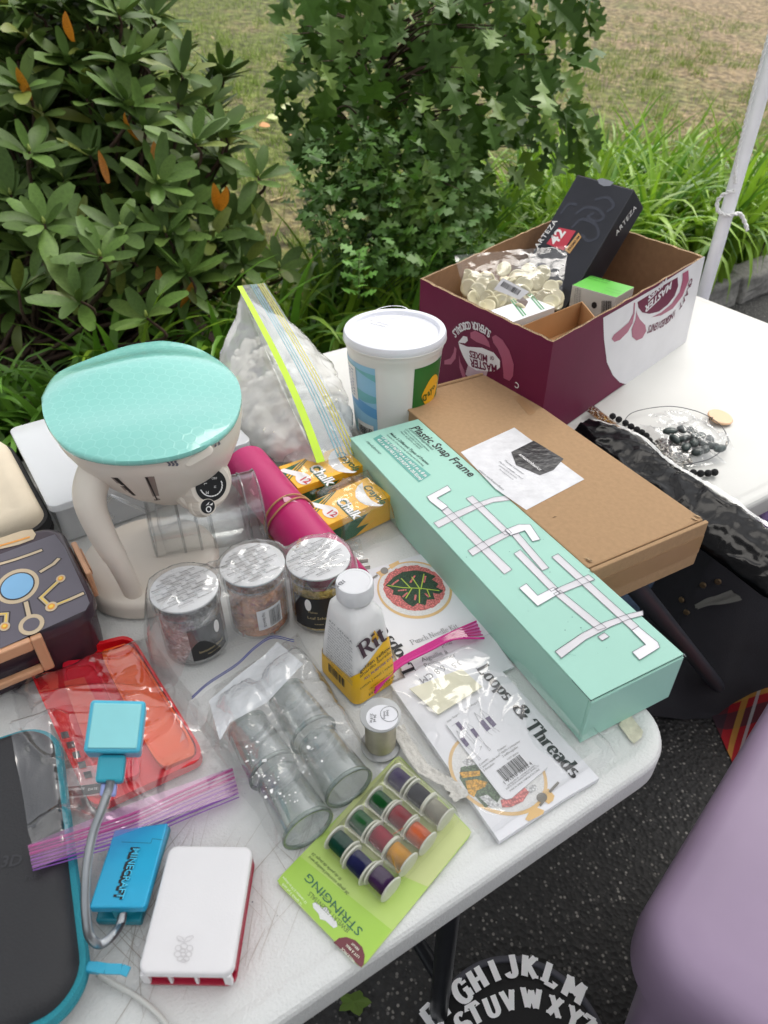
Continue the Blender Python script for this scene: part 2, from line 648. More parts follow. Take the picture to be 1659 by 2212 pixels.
def asphalt():
    m, N, L, p = nodemat('asphalt')
    tc = N.new('ShaderNodeTexCoord')
    vo = N.new('ShaderNodeTexVoronoi')
    vo.inputs['Scale'].default_value = 130
    L.new(tc.outputs['Object'], vo.inputs['Vector'])
    n1 = N.new('ShaderNodeTexNoise')
    n1.inputs['Scale'].default_value = 70
    n1.inputs['Detail'].default_value = 5
    L.new(tc.outputs['Object'], n1.inputs['Vector'])
    # a few stones show pale: the cell's own random value picks them
    sep = N.new('ShaderNodeSeparateColor')
    L.new(vo.outputs['Color'], sep.inputs[0])
    pick = N.new('ShaderNodeMapRange')
    pick.inputs['From Min'].default_value = 0.6
    pick.inputs['From Max'].default_value = 1.0
    L.new(sep.outputs[0], pick.inputs['Value'])
    near = N.new('ShaderNodeMapRange')
    near.inputs['From Min'].default_value = 0.42
    near.inputs['From Max'].default_value = 0.25
    L.new(vo.outputs['Distance'], near.inputs['Value'])
    mu = N.new('ShaderNodeMath')
    mu.operation = 'MULTIPLY'
    L.new(pick.outputs[0], mu.inputs[0])
    L.new(near.outputs[0], mu.inputs[1])
    mx = N.new('ShaderNodeMix')
    mx.data_type = 'RGBA'
    mx.inputs['A'].default_value = (0.014, 0.014, 0.0145, 1)
    mx.inputs['B'].default_value = (0.046, 0.045, 0.044, 1)
    L.new(n1.outputs['Fac'], mx.inputs['Factor'])
    m2 = N.new('ShaderNodeMix')
    m2.data_type = 'RGBA'
    m2.inputs['B'].default_value = (0.3, 0.285, 0.26, 1)
    L.new(mx.outputs['Result'], m2.inputs['A'])
    L.new(mu.outputs[0], m2.inputs['Factor'])
    L.new(m2.outputs['Result'], p.inputs['Base Color'])
    p.inputs['Roughness'].default_value = 0.75
    bp = N.new('ShaderNodeBump')
    bp.inputs['Strength'].default_value = 0.9
    bp.inputs['Distance'].default_value = 0.006
    v2 = N.new('ShaderNodeTexVoronoi')
    v2.inputs['Scale'].default_value = 110
    L.new(tc.outputs['Object'], v2.inputs['Vector'])
    L.new(v2.outputs['Distance'], bp.inputs['Height'])
    L.new(bp.outputs[0], p.inputs['Normal'])
    return m


def lawnmat():
    m, N, L, p = nodemat('lawn')
    tc = N.new('ShaderNodeTexCoord')
    n1 = N.new('ShaderNodeTexNoise')
    n1.inputs['Scale'].default_value = 1.6
    n1.inputs['Detail'].default_value = 9
    n1.inputs['Roughness'].default_value = .65
    L.new(tc.outputs['Object'], n1.inputs['Vector'])
    n2 = N.new('ShaderNodeTexNoise')
    n2.inputs['Scale'].default_value = 14
    n2.inputs['Detail'].default_value = 6
    L.new(tc.outputs['Object'], n2.inputs['Vector'])
    r1 = N.new('ShaderNodeValToRGB')
    e = r1.color_ramp.elements
    e[0].position, e[0].color = 0.46, (0.16, 0.19, 0.04, 1)
    e[1].position, e[1].color = 0.74, (0.36, 0.27, 0.15, 1)
    sx = N.new('ShaderNodeSeparateXYZ')
    L.new(tc.outputs['Object'], sx.inputs[0])
    gx = N.new('ShaderNodeMath')
    gx.operation = 'MULTIPLY_ADD'
    gx.use_clamp = False
    gx.inputs[1].default_value = .045
    L.new(sx.outputs[0], gx.inputs[0])
    L.new(n1.outputs['Fac'], gx.inputs[2])
    L.new(gx.outputs[0], r1.inputs[0])
    r2 = N.new('ShaderNodeValToRGB')
    e = r2.color_ramp.elements
    e[0].position, e[0].color = 0.36, (0.22, 0.2, 0.18, 1)
    e[1].position, e[1].color = 0.7, (1.25, 1.25, 1.25, 1)
    L.new(n2.outputs['Fac'], r2.inputs[0])
    mx = N.new('ShaderNodeMix')
    mx.data_type = 'RGBA'
    mx.blend_type = 'MULTIPLY'
    mx.inputs['Factor'].default_value = 1
    L.new(r1.outputs[0], mx.inputs['A'])
    L.new(r2.outputs[0], mx.inputs['B'])
    L.new(mx.outputs['Result'], p.inputs['Base Color'])
    p.inputs['Roughness'].default_value = 0.9
    bp = N.new('ShaderNodeBump')
    bp.inputs['Strength'].default_value = 1
    bp.inputs['Distance'].default_value = 0.03
    L.new(n2.outputs['Fac'], bp.inputs['Height'])
    L.new(bp.outputs[0], p.inputs['Normal'])
    return m


M_ASPH = asphalt()
M_LAWN = lawnmat()
M_MULCH = mat('mulch', '#3a2a1c', .95, var=.5, vs=45, bump=1.0, bs=60, det=8)
KN = 2.02                                  # kerb line


def lawn_z(u, n):
    return 0.12 + 0.115 * max(0, n - 3.0) + 0.02 * noise.noise(V((u * .8, n * .8, 0)))


o = MB().poly([un(-60, -60), un(60, -60), un(60, KN + .1), un(-60, KN + .1)]).obj('asphalt_road', M_ASPH)
o['kind'] = 'structure'
mb = MB()
mb.grid(lambda a, b: un(-6 + 14 * a, KN + .1 + (3.15 - KN - .1) * b, 0.09 + .025 * noise.noise(V((a * 40, b * 6, 0)))), 80, 14)
o = mb.obj('planting_bed', M_MULCH, smooth=True)
o['kind'] = 'structure'
mb = MB()
mb.grid(lambda a, b: un(-40 + 80 * a, 3.0 + 60 * b * b, lawn_z(-40 + 80 * a, 3.0 + 60 * b * b)), 90, 60)
o = mb.obj('lawn', M_LAWN, smooth=True)
o['kind'] = 'structure'

# granite kerb of separate blocks
M_GRAN = mat('granite', '#8d8a86', .85, var=.25, vs=60, bump=.8, bs=90, det=8)
kerb = thing('granite_kerb', 'rough grey granite kerb stones edging the planting bed', 'kerb', un(0, KN, 0))
rnd = random.Random(3)
u = -3.2
while u < 4.6:
    l = rnd.uniform(.32, .5)
    mb = MB()

    def blk(a, b, u=u, l=l):
        return None
    x = [un(u + .006, KN - .06 + rnd.uniform(-.01, .01), -.02), un(u + l - .006, KN - .06 + rnd.uniform(-.01, .01), -.02), un(u + l - .006, KN + .1, -.02), un(u + .006, KN + .1, -.02)]
    mb.prism(x, (0, 0, .155 + rnd.uniform(-.012, .012)))
    st = mb.mesh(bevel=.02, seg=3)
    bm = bmesh.new()
    bm.from_mesh(st)
    bmesh.ops.subdivide_edges(bm, edges=bm.edges, cuts=3, use_grid_fill=True)
    for vv in bm.verts:
        vv.co += V((noise.noise(vv.co * 14), noise.noise(vv.co * 14 + V((9, 0, 0))), noise.noise(vv.co * 14 + V((0, 9, 0))))) * .022
    bm.to_mesh(st)
    bm.free()
    link('stone', st, M_GRAN, kerb)
    u += l

# ------------------------------------------------------------------ tables
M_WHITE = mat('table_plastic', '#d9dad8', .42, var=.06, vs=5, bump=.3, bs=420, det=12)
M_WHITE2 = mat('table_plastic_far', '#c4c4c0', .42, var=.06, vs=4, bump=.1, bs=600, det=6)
M_FRAME = mat('leg_steel', '#2b2d31', .35, metal=.3, var=.15)


def table(name, label, u0, u1, n0, n1, m, rad=.055):
    t = thing(name, label, 'table', un((u0 + u1) / 2, (n0 + n1) / 2, 0), math.atan2(UD.y, UD.x))
    w, d = u1 - u0, n1 - n0
    mb = MB()
    # rolled rim: outline rings from the underside up and over to the flat top
    prof = [(0.004, -.037), (0.0005, -.036), (0, -.034), (0, -.0085), (.0012, -.005), (.0035, -.0022), (.007, -.0006), (.011, 0), (.016, 0.0002), (.019, -.0002), (.022, -.0012), (.026, -.0014)]
    rings = []
    for ins, z in prof:
        rr = max(.01, rad - ins)
        rings.append([p + V((0, 0, TZ + z)) for p in rrect(w - 2 * ins, d - 2 * ins, rr, 10)])
    n = len(rings[0])
    vs = [p for r in rings for p in r]
    fs = [(j * n + i, j * n + (i + 1) % n, (j + 1) * n + (i + 1) % n, (j + 1) * n + i) for j in range(len(rings) - 1) for i in range(n)]
    fs.append(tuple(range((len(rings) - 1) * n, len(rings) * n)))
    fs.append(tuple(range(n))[::-1])
    mb.add(vs, fs)
    mb.obj('table_top', m, t, world=False, smooth=True, angle=R(17))
    for sx in (-1, 1):
        x = sx * (w / 2 - .2)
        g = MB()
        g.tube([(x, -d / 2 + .1, TZ - .035), (x, -d / 2 + .09, .012)], .0145, 10)
        g.obj('leg', M_FRAME, t, world=False, smooth=True, angle=R(50))
        g = MB()
        g.tube([(x, d / 2 - .1, TZ - .035), (x, d / 2 - .09, .012)], .0145, 10)
        g.obj('leg', M_FRAME, t, world=False, smooth=True, angle=R(50))
        g = MB()
        g.tube([(x, -d / 2 + .1, .2), (x, d / 2 - .1, .2)], .011, 8)
        g.tube([(x, 0, .2), (x - sx * .3, 0, TZ - .035)], .009, 8)
        g.obj('brace', M_FRAME, t, world=False, smooth=True, angle=R(50))
    return t


T1 = table('folding_table', 'white plastic folding table, scratched, in front with the rounded corner', -1.36, .477, .1945, .955, M_WHITE)
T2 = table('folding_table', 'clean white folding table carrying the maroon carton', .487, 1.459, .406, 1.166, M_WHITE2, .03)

# pen and knife marks on the front table
M_SCR = mat('scratch_brown', '#a59c92', .6, var=.2)
M_INK = mat('ink_dots', '#30363c', .6)
rnd = random.Random(11)
mb = MB()
for i in range(120):
    c = at((rnd.uniform(240, 900), rnd.uniform(1800, 2200)), 0)
    if c.dot(ND) < .24:
        continue
    a = rnd.choice([.9, 1.15, 1.4, 1.75, 2.2, 2.5]) + rnd.gauss(0, .1)
    l = rnd.uniform(.012, .06)
    d = V((math.cos(a), math.sin(a), 0))
    w = V((-d.y, d.x, 0)) * rnd.uniform(.00010, .00028)
    bend = V((-d.y, d.x, 0)) * rnd.gauss(0, .0005)
    pts = [c - d * l, c + bend, c + d * l]
    z = V((0, 0, .00005 + i * 1e-6))
    if (c - d * l).dot(ND) < .232 or (c + d * l).dot(ND) < .232:
        continue
    mb.add([pts[0] - w * .3 + z, pts[1] - w + z, pts[2] - w * .3 + z, pts[2] + w * .3 + z, pts[1] + w + z, pts[0] + w * .3 + z], [(0, 1, 4, 5), (1, 2, 3, 4)])
mb.obj('scratches', M_SCR, T1, kind='stuff')
mb = MB()
for i in range(90):
    c = at((rnd.uniform(380, 1380), rnd.uniform(1650, 2150)), 0)
    if not .235 < c.dot(ND) < .9 or c.dot(UD) > .44:
        continue
    r = rnd.uniform(.0002, .0007)
    mb.poly([c + V((r * math.cos(k * PI / 3) * rnd.uniform(.5, 1.4), r * math.sin(k * PI / 3), .0003 + i * 1e-6)) for k in range(6)])
mb.obj('ink_specks', M_INK, T1, kind='stuff')
# torn masking tape by the corner
M_TAPE = mat('masking_tape', '#c9c5b0', .8, var=.18, vs=90, bump=.4, bs=200)
tp = [zs(*p) for p in ((185, 1730), (245, 1640), (300, 1620), (345, 1690), (385, 1740), (425, 1790), (410, 1850), (335, 1915), (290, 1870), (240, 1800))]
t = patch('tape', [tp], top(0.0012), M_TAPE, None)
tag(t, 'torn piece of grey masking tape stuck by the table corner', 'tape')

# leg of the far table's folding frame with a rubber foot
M_TUBE = mat('dark_tube', '#3a3e46', .4, metal=.2)
a, b = at((1362, 1255), -.04), at((1560, 1492), -.715)
g = MB()
g.tube([a, a.lerp(b, .5), b], .0145, 12)
lg = g.obj('leg', M_TUBE, T2, smooth=True, angle=R(50))
d = (b - a).normalized()
g = MB()
g.lathe([(.019, -.012), (.0215, 0), (.0215, .04), (.012, .048)], 14, axisframe(b - d * .012, d))
g.obj('rubber_foot', mat('rubber', '#121214', .7), lg, smooth=True, angle=R(40))

# ------------------------------------------------------------------ canopy pole with cord
M_POLE = mat('white_steel', '#f5f6f8', .35, var=.04)
pb = V((.792, 1.735, 0))
t = thing('canopy_pole', 'white steel canopy pole behind the far table', 'pole', pb)
g = MB()
g.tube([V((.792, 1.735, .004)), V((.815, 1.75, 2.6))], .0155, 20)
g.obj('tube', M_POLE, t, smooth=True, angle=R(50))
g = MB()
g.box((pb.x - .06, pb.y - .06, 0.001), (pb.x + .06, pb.y + .06, .006))
g.obj('foot_plate', M_POLE, t)
M_ROPE = mat('cord_white', '#e6e6e4', .8, var=.1, vs=200)


def rope(name, path, r, parent=None, twist=70):
    mb = MB()
    P = [V(p) for p in path]
    L = [0]
    for i in range(1, len(P)):
        L.append(L[-1] + (P[i] - P[i - 1]).length)
    for s in range(2):
        q = []
        for i in range(len(P)):
            t = (P[min(i + 1, len(P) - 1)] - P[max(i - 1, 0)]).normalized()
            u = t.cross(V((0, 1, 0))).normalized()
            w = t.cross(u)
            a = L[i] * twist * 6.283 + s * PI
            q.append(P[i] + (u * math.cos(a) + w * math.sin(a)) * r * .55)
        mb.tube(q, r * .62, 5)
    return mb.obj(name, M_ROPE, parent, smooth=True)


def alongpole(zz, dx, dy=-.015):
    f = zz / 2.6
    return V((.792 + .023 * f + dx, 1.735 + .015 * f + dy, zz))


top_pts = [alongpole(2.1, -.024), alongpole(1.6, -.025), alongpole(1.3, -.026), alongpole(1.12, -.025), alongpole(1.0, -.021, -.02), alongpole(.95, -.012, -.024)]
sp = spline(top_pts, 26)
rp = rope('cord', sp, .0038, None, 40)
tag(rp, 'twisted white cord running down along the canopy pole', 'cord')
kn = [alongpole(.935, -.008, -.025), alongpole(.925, -.024, -.012), alongpole(.908, -.031, -.004), alongpole(.888, -.026, -.012), alongpole(.882, -.008, -.026), alongpole(.886, .012, -.026), alongpole(.880, .028, -.014), alongpole(.866, .040, -.014), alongpole(.846, .052, -.018)]
rp = rope('cord_end', spline(kn, 8), .0045, None, 40)
tag(rp, 'loose knotted end of white cord tied round the canopy pole', 'cord')

# roof of the pop-up canopy overhead: pale cloth that lets some light through
cz = thing('canopy', 'white cloth canopy roof stretched over the tables', 'canopy', un(.1, -.45, 0))
M_CAN = mat('canopy_cloth', '#eef0f2', .8, transl=.72)
for k, q in enumerate((((-1.45, -2.0), (1.72, -2.0)), ((1.72, -2.0), (1.72, 1.16)), ((1.72, 1.16), (-1.45, 1.16)), ((-1.45, 1.16), (-1.45, -2.0)))):
    MB().poly([un(*q[0], 2.25), un(*q[1], 2.25), un(.08, -.47, 2.75)]).obj('roof_panel', M_CAN, cz)
    MB().poly([un(*q[0], 2.06), un(*q[1], 2.06), un(*q[1], 2.25), un(*q[0], 2.25)]).obj('valance', M_CAN, cz)

# ================================================================== THINGS ON THE TABLES
def qbox(pa, pb, pc, z):
    a, b, c = at(pa, z), at(pb, z), at(pc, z)
    m = frame(a, b)
    lx = (b - a).length
    ly = (m.inverted() @ c).y
    m.translation.z = TZ
    return m, lx, ly


def faceplane(m, p, n):                    # plane of a box face given in its local frame
    return (m @ V(p), (m.to_3x3() @ V(n)).normalized())


def strokes(name, paths, pl, w, m, parent, off=0.0005, closed=False, world=True, pts3=False):
    mb = MB()
    for q, path in enumerate(paths):
        P = [p if pts3 else hit(p, pl) for p in path]
        if closed:
            P = P + [P[0], P[1]]
        for i in range(len(P) - 1):
            d = (P[i + 1] - P[i])
            if d.length < 1e-7:
                continue
            d.normalize()
            s = pl[1].cross(d) * (w / 2)
            o = pl[1] * (off + (q * 7 + i % 5) * 2e-6)
            e = d * (w * .3)
            mb.add([P[i] - s - e + o, P[i + 1] - s + e + o, P[i + 1] + s + e + o, P[i] + s - e + o], [(0, 1, 2, 3)])
    return mb.obj(name, m, parent, world)


def sheet(name, q, h, m, parent, nu=48, nv=48, amp=.003, f=30.0, seed=0.0, zmin=.0012, kind=None, edge=.0):
    """clear film laid over a quad q=(A,B,C,D); h(u,v) is the height of what lies under it"""
    A, B, Cc, D = q

    def fn(u, v):
        p = (A.lerp(B, u)).lerp(D.lerp(Cc, u), v)
        e = min(u, 1 - u, v, 1 - v)
        k = .35 * cr((p.x, p.y, 0), f, seed) + crease((p.x, p.y, 0), f * .8, seed)
        hh = h(u, v)
        j = .5 + .5 * sstep(0, .06, e)
        wob = V((noise.noise(V((p.x * 25 + seed, p.y * 25, 3))), noise.noise(V((p.x * 25, p.y * 25 + seed, 7))), 0)) * (.004 if e < .02 else .0)
        return V((p.x, p.y, TZ + max(zmin, hh + amp * k * j))) + wob
    mb = MB()
    mb.grid(fn, nu, nv)
    return mb.obj(name, m, parent, smooth=True, kind=kind)


FILM = film('clear_film', haze=.065, bump=.25, bs=30, gain=1.6, rough=.05)
FILM_M = film('milky_film', haze=.5, hazecol=(.96, .96, .94), bump=.45, bs=40, gain=1.3, rough=.12)
FILM_R = film('crisp_film', haze=.015, bump=.35, bs=35, gain=1.15, rough=.05)
FILM_S = film('stiff_film', haze=.015, bump=.12, bs=18, gain=1.25, rough=.05)
HARD = film('clear_hard_plastic', tint=(.95, .96, .96), haze=.035, bump=.05, bs=20, gain=1.7, rough=.05)
GROOVE = film('clear_plastic_edge', tint=(.68, .7, .7), haze=.12, bump=.0, gain=1.6, rough=.08, hazecol=(.55, .57, .58))
M_INKB = mat('print_black', '#1d1c1f', .55)
M_INKG = mat('print_grey', '#77777c', .6)
M_INKW = mat('print_white', '#e9e7e6', .55)
M_CARD = mat('kraft_board', '#a98864', .85, var=.07, vs=160, bump=.12, bs=500, det=8)
M_CARDIN = mat('kraft_inside', '#8e6b4d', .9, var=.08, vs=80)
M_EDGE = mat('board_edge', '#b09472', .9, var=.35, vs=300)
M_CREAM = mat('cream_plastic', '#ddd4c8', .36, var=.03, vs=8, bump=.03, bs=500)
M_BLACKP = mat('black_plastic', '#111114', .3)
M_PAPER = mat('white_paper', '#dfdfe3', .5, var=.03)


# ------------------------------------------------------------------ brown mailer carton
m, lx, ly = qbox((1060, 803), (1530, 1130), (862, 880), .069)
H = .069
ly = ly - .010 * (1 if ly > 0 else -1)
t = thing('cardboard_carton', 'closed brown cardboard mailer box with black and white label', 'box', m.translation, math.atan2(m[1][0], m[0][0]))
s = 1 if ly > 0 else -1
y0, y1 = min(0, ly), max(0, ly)
MB().box((.003, y0 + .0015, .0), (lx - .006, y1 - .0015, H - .004)).obj('body', M_CARD, t, world=False, bevel=.002)
MB().box((.004, y0 - .001, H - .0038), (lx - .008, y1 + .001, H)).obj('lid', M_CARD, t, world=False, bevel=.0018)
# front tuck wall standing a little proud, back rolled fold
mb = MB()
mb.box((lx - .0055, y0 - .001, .001), (lx, y1 + .001, H + .0015))
mb.obj('front_flap', M_CARD, t, world=False, bevel=.0014)
mb = MB()
mb.box((-.003, y0 - .001, .001), (.0028, y1 + .001, H + .002))
mb.obj('rear_fold', M_CARD, t, world=False, bevel=.0025, seg=3)
mb = MB()
mb.box((lx - .0075, y0 + .004, H - .0036), (lx - .0057, y1 - .004, H - .002))
mb.obj('seam', mat('seam_dark', '#2c2018', .95), t, world=False)
# crushed corner
rnd = random.Random(5)
mb = MB()
for k in range(5):
    yy = (y0 if k < 3 else y1 - .012) + rnd.uniform(0, .008)
    a = V((lx - .012 - rnd.uniform(0, .012), yy, H + .0004))
    mb.add([a, a + V((.007, .001, .0016)), a + V((.009, .005, .0006)), a + V((.002, .004, .0003))], [(0, 1, 2, 3)])
mb.obj('torn_corner', M_EDGE, t, world=False)
tpn = top(H)
MB().box((lx + .0002, y0 + .0, .022), (lx + .0006, y1 - .0, .05)).obj('tape_band', mat('kraft_tape2', '#a1805c', .4), t, world=False)
M_LABEL = mat('label_white', '#d5d5d8', .35, var=.1, vs=60, bump=.25, bs=80)
patch('label', [[zi(*p) for p in ((545, 232), (782, 123), (1092, 352), (835, 488), (700, 395))]], tpn, M_LABEL, t, .0005)
patch('emblem', [[zi(*p) for p in ((768, 232), (868, 182), (1000, 262), (955, 312), (895, 335), (790, 290))]], tpn, mat('label_black', '#1b1c20', .3, var=.6, vs=50, bump=.3, bs=90), t, .0009)
letters('lettering', [('amazonbasics', zi(800, 245), zi(893, 316), {'bold': .012})], tpn, M_INKW, t, .0013)
letters('lettering', [('Thermal Laminator', zi(735, 270), zi(820, 332)), ('Machine à plastifier à chaud', zi(712, 276), zi(815, 352)), ('Laminadora térmica', zi(712, 292), zi(790, 350)), ('Thermolaminiergerät', zi(712, 308), zi(775, 356)), ('amazon.com/AmazonBasics', zi(622, 312), zi(732, 402), {'bold': .01})], tpn, M_INKG, t, .0009)
patch('tape_strip', [[zc(*p) for p in ((580, 1200), (625, 1195), (695, 1275), (660, 1290))]], tpn, mat('kraft_tape', '#a98560', .3), t, .0006)
patch('tear', [[zi(*p) for p in ((948, 523), (960, 517), (973, 517), (958, 521))]], tpn, mat('tear_dark', '#4a3826', .9), t, .0006)

# ------------------------------------------------------------------ mint box
m, lx, ly = qbox((910, 903), (1480, 1415), (755, 945), .0675)
H = .0675
y0, y1 = min(0, ly), max(0, ly)
t = thing('mint_box', 'long mint green cardboard box printed with white frame pieces', 'box', m.translation, math.atan2(m[1][0], m[0][0]))
M_MINT = mat('mint_board', '#9fcfbf', .5, var=.03, vs=9, bump=.05, bs=90)
MB().box((0, y0 + .001, .0012), (lx - .004, y1 - .001, H - .0032)).obj('body', M_MINT, t, world=False, bevel=.0012)
MB().box((0, y0, H - .0012), (lx - .0016, y1, H)).obj('lid', M_MINT, t, world=False, bevel=.0006)
MB().box((lx - .0035, y0, .0012), (lx, y1, H - .0030)).obj('front_flap', M_MINT, t, world=False, bevel=.0008)
mb = MB()
mb.box((lx - .03, y0 + .001, H - .0031), (lx - .0022, y1 - .001, H - .0013))
mb.obj('gap', mat('gap_dark', '#20342e', .9), t, world=False)
rnd = random.Random(2)
mb = MB()
for yy in (y0, y1):
    for k in range(3):
        a = V((lx - .003 + rnd.uniform(-.003, .001), yy + rnd.uniform(-.0008, .0008), H - rnd.uniform(0, .004)))
        mb.poly([a, a + V((.003, .0006, .001)), a + V((.002, .0016, -.002))])
mb.obj('worn_corners', M_PAPER, t, world=False)
pl = top(H)
PIPES = [
    [(487, 475), (772, 752), (738, 773), (460, 492)],
    [(568, 437), (598, 425), (770, 590), (740, 600)],
    [(425, 545), (520, 497), (620, 456), (690, 432), (740, 425), (772, 427), (770, 444), (690, 454), (640, 472), (540, 520), (447, 568)],
    [(576, 668), (660, 620), (742, 582), (764, 600), (680, 645), (598, 692)],
    [(770, 600), (800, 590), (935, 745), (905, 757)],
    [(780, 682), (808, 665), (975, 835), (945, 850)],
    [(955, 860), (985, 845), (1188, 1010), (1150, 1022)],
    [(960, 840), (1110, 775), (1138, 797), (985, 860)],
    [(947, 697), (975, 682), (1332, 1003), (1302, 1022)],
    [(962, 1115), (1080, 1035), (1180, 985), (1290, 948), (1350, 934), (1352, 955), (1290, 972), (1210, 1005), (1100, 1062), (990, 1145)],
    [(1150, 1050), (1180, 1032), (1202, 1050), (1170, 1068)],
]
ELB = [
    [(395, 430), (487, 381), (503, 402), (440, 436), (489, 474), (463, 492), (408, 450)],
    [(741, 577), (800, 553), (852, 553), (897, 620), (862, 629), (828, 580), (767, 603)],
    [(803, 835), (835, 815), (885, 868), (955, 832), (985, 857), (885, 915)],
    [(1300, 1022), (1330, 1005), (1416, 1075), (1425, 1098), (1335, 1154), (1303, 1118), (1362, 1085)],
]
PW_ = [[zi(*p) for p in q] for q in PIPES]
PE = [[zi(*p) for p in q] for q in ELB]
M_PIPE = mat('pipe_print', '#d5d2d6', .45)
M_ELB = mat('elbow_print', '#e6e4e8', .45)
for i, q in enumerate(PW_):
    patch('frame_print', [q], pl, M_PIPE, t, .0003 + i * .00004)
patch('elbow_print', PE, pl, M_ELB, t, .0009)
M_LINE = mat('print_line', '#4d4f56', .6)
strokes('print_outline', PW_ + PE, pl, .0005, M_LINE, t, .0011, closed=True)
letters('lettering', [('Plastic Snap Frame', zi(324, 126), zi(584, 342), {'bold': .018})], pl, M_INKB, t)
letters('lettering', [('Kunststoff-Klapprahmen', zi(312, 128), zi(418, 222)), ('Cadre à enclenchement en plastique', zi(298, 130), zi(402, 228)), ('Telaio a scatto in plastica', zi(288, 138), zi(372, 214)), ('Marco de plástico a presión', zi(276, 142), zi(362, 218)), ('Make 3 Different Types of Frames', zi(230, 150), zi(398, 288), {'bold': .015}), ('Suitable for Cross-stitching, Quilting and Stretching', zi(216, 156), zi(378, 294)), ('HandUJourney', zi(126, 186), zi(188, 242), {'shear': .3})], pl, mat('print_darkteal', '#2f4844', .6), t)
rnd = random.Random(14)
mb = MB()
for k in range(26):
    q_ = at((rnd.uniform(800, 1420), 0), H)
    f_, g_ = rnd.uniform(.02, .98), rnd.uniform(.04, .96)
    p_ = V((lx * f_, y0 + (y1 - y0) * g_, H + .0002))
    r_ = rnd.uniform(.0002, .0007)
    mb.poly([p_ + V((r_ * math.cos(j) * rnd.uniform(.4, 1.6), r_ * math.sin(j), 0)) for j in range(6)])
mb.obj('specks', mat('speck_dark', '#5c7a70', .7), t, world=False, kind='stuff')
mb = MB()
for k in range(4):
    p_ = V((lx * rnd.uniform(.80, .99), y0 + (y1 - y0) * rnd.uniform(.1, .9), H + .00025))
    d_ = V((rnd.gauss(0, 1), rnd.gauss(0, 1), 0)).normalized() * rnd.uniform(.002, .006)
    w_ = V((-d_.y, d_.x, 0)).normalized() * .00025
    mb.add([p_ - d_ - w_, p_ + d_ - w_, p_ + d_ + w_, p_ - d_ + w_], [(0, 1, 2, 3)])
mb.obj('scuffs', mat('scuff_mint', '#8dbcae', .5), t, world=False, kind='stuff')
patch('size_band', [[zi(*p) for p in ((158, 172), (190, 153), (413, 332), (360, 365))]], pl, mat('band_teal', '#5fa59a', .45), t, .0004)
letters('lettering', [('17 in x 17 in/17 in x 11 in/11 in x 8 in', zi(193, 168), zi(386, 342), {'bold': .02}), ('43.1 x 43.1/43.1 x 27.9/27.9 x 20.3(cm)', zi(173, 176), zi(366, 356), {'bold': .02})], pl, M_INKW, t, .0007)

# ------------------------------------------------------------------ white tub with lid
c = at((853, 708), .172)
c.z = TZ
HB = .172
t = thing('plastic_tub', 'white plastic tub with flat lid and blue wave label', 'tub', c)
M_TUB = mat('tub_white', '#e3e1de', .32, var=.02)
rt, rb = .0735, .0625
prof = [(0, .002), (rb - .002, .002), (rb, .004)] + [(rb + (rt - rb) * k / 8, .004 + (HB - .03) * k / 8) for k in range(1, 9)] + [(rt + .0014, HB - .024), (rt + .0014, HB - .016)]
MB().lathe(prof, 56).obj('body', M_TUB, t, world=False, smooth=True, angle=R(40))
lid = MB().lathe([(rt + .0035, HB - .014), (rt + .0048, HB - .012), (rt + .0048, HB - .005), (rt + .003, HB - .0008), (rt + .001, HB), (rt - .0035, HB), (rt - .0055, HB - .0012), (rt - .0075, HB - .0062), (rt - .01, HB - .0068), (0, HB - .0064)], 64).obj('lid', mat('lid_white', '#e2e3ea', .3, var=.02), t, world=False, smooth=True, angle=R(35))
MB().lathe([(rt + .0048, HB - .0145), (rt + .0056, HB - .013), (rt + .005, HB - .0118)], 64, cap=False).obj('lid_skirt', M_TUB, lid, world=False, smooth=True)


def tubr(z):
    return rb + (rt - rb) * (z - .004) / (HB - .03)


def tubpatch(name, a0, a1, z0, z1, mm, off=.0004, n=14, par=None, wav=None):
    mb = MB()

    def fn(u, v):
        a = R(a0 + (a1 - a0) * u)
        zz0 = z0 + (wav[0](u) if wav else 0)
        zz1 = z1 + (wav[1](u) if wav else 0)
        z = zz0 + (zz1 - zz0) * v
        r = tubr(z) + off
        return V((r * math.cos(a), r * math.sin(a), z))
    mb.grid(fn, n, 6)
    return mb.obj(name, mm, par or t, world=False, smooth=True)


lab = tubpatch('label', 168, 246, .006, .137, mat('tub_blue', '#8fc0dd', .35))
MT = mat('tub_teal', '#6fb3b9', .35)
MBl = mat('tub_azure', '#5f9fd0', .35)
sw = lambda a, f, p: (lambda u: a * math.sin(u * f + p))
tubpatch('label_wave', 168, 246, .118, .13, MT, .0007, wav=(sw(.010, 3.2, .3), sw(.004, 2.5, 2)))
tubpatch('label_wave', 168, 246, .082, .094, MT, .0007, wav=(sw(.008, 3.4, 2.2), sw(.006, 3.0, 1.4)))
tubpatch('label_wave', 168, 246, .055, .07, MBl, .0007, wav=(sw(.008, 3.0, 1.2), sw(.009, 2.6, 1.0)))
tubpatch('label_wave', 168, 246, .012, .03, MT, .0007, wav=(sw(.004, 4, .2), sw(.008, 3.0, 2.6)))
tubpatch('label_text_panel', 168, 215, .07, .128, M_TUB, .001)
mb = MB()
for k in range(9):
    z = .12 - k * .0055
    for j in range(5):
        a0, a1 = 172 + j * 8, 172 + j * 8 + 6 - (k * j) % 3
        r = tubr(z) + .0014
        mb.add([V((r * math.cos(R(a)), r * math.sin(R(a)), zz)) for a, zz in ((a0, z), (a1, z), (a1, z + .0014), (a0, z + .0014))], [(0, 1, 2, 3)])
mb.obj('small_print', mat('print_blue', '#4b6f97', .6), t, world=False)
tubpatch('barcode_panel', 208, 240, .008, .034, M_TUB, .0011)
mb = MB()
rnd = random.Random(8)
a = 211
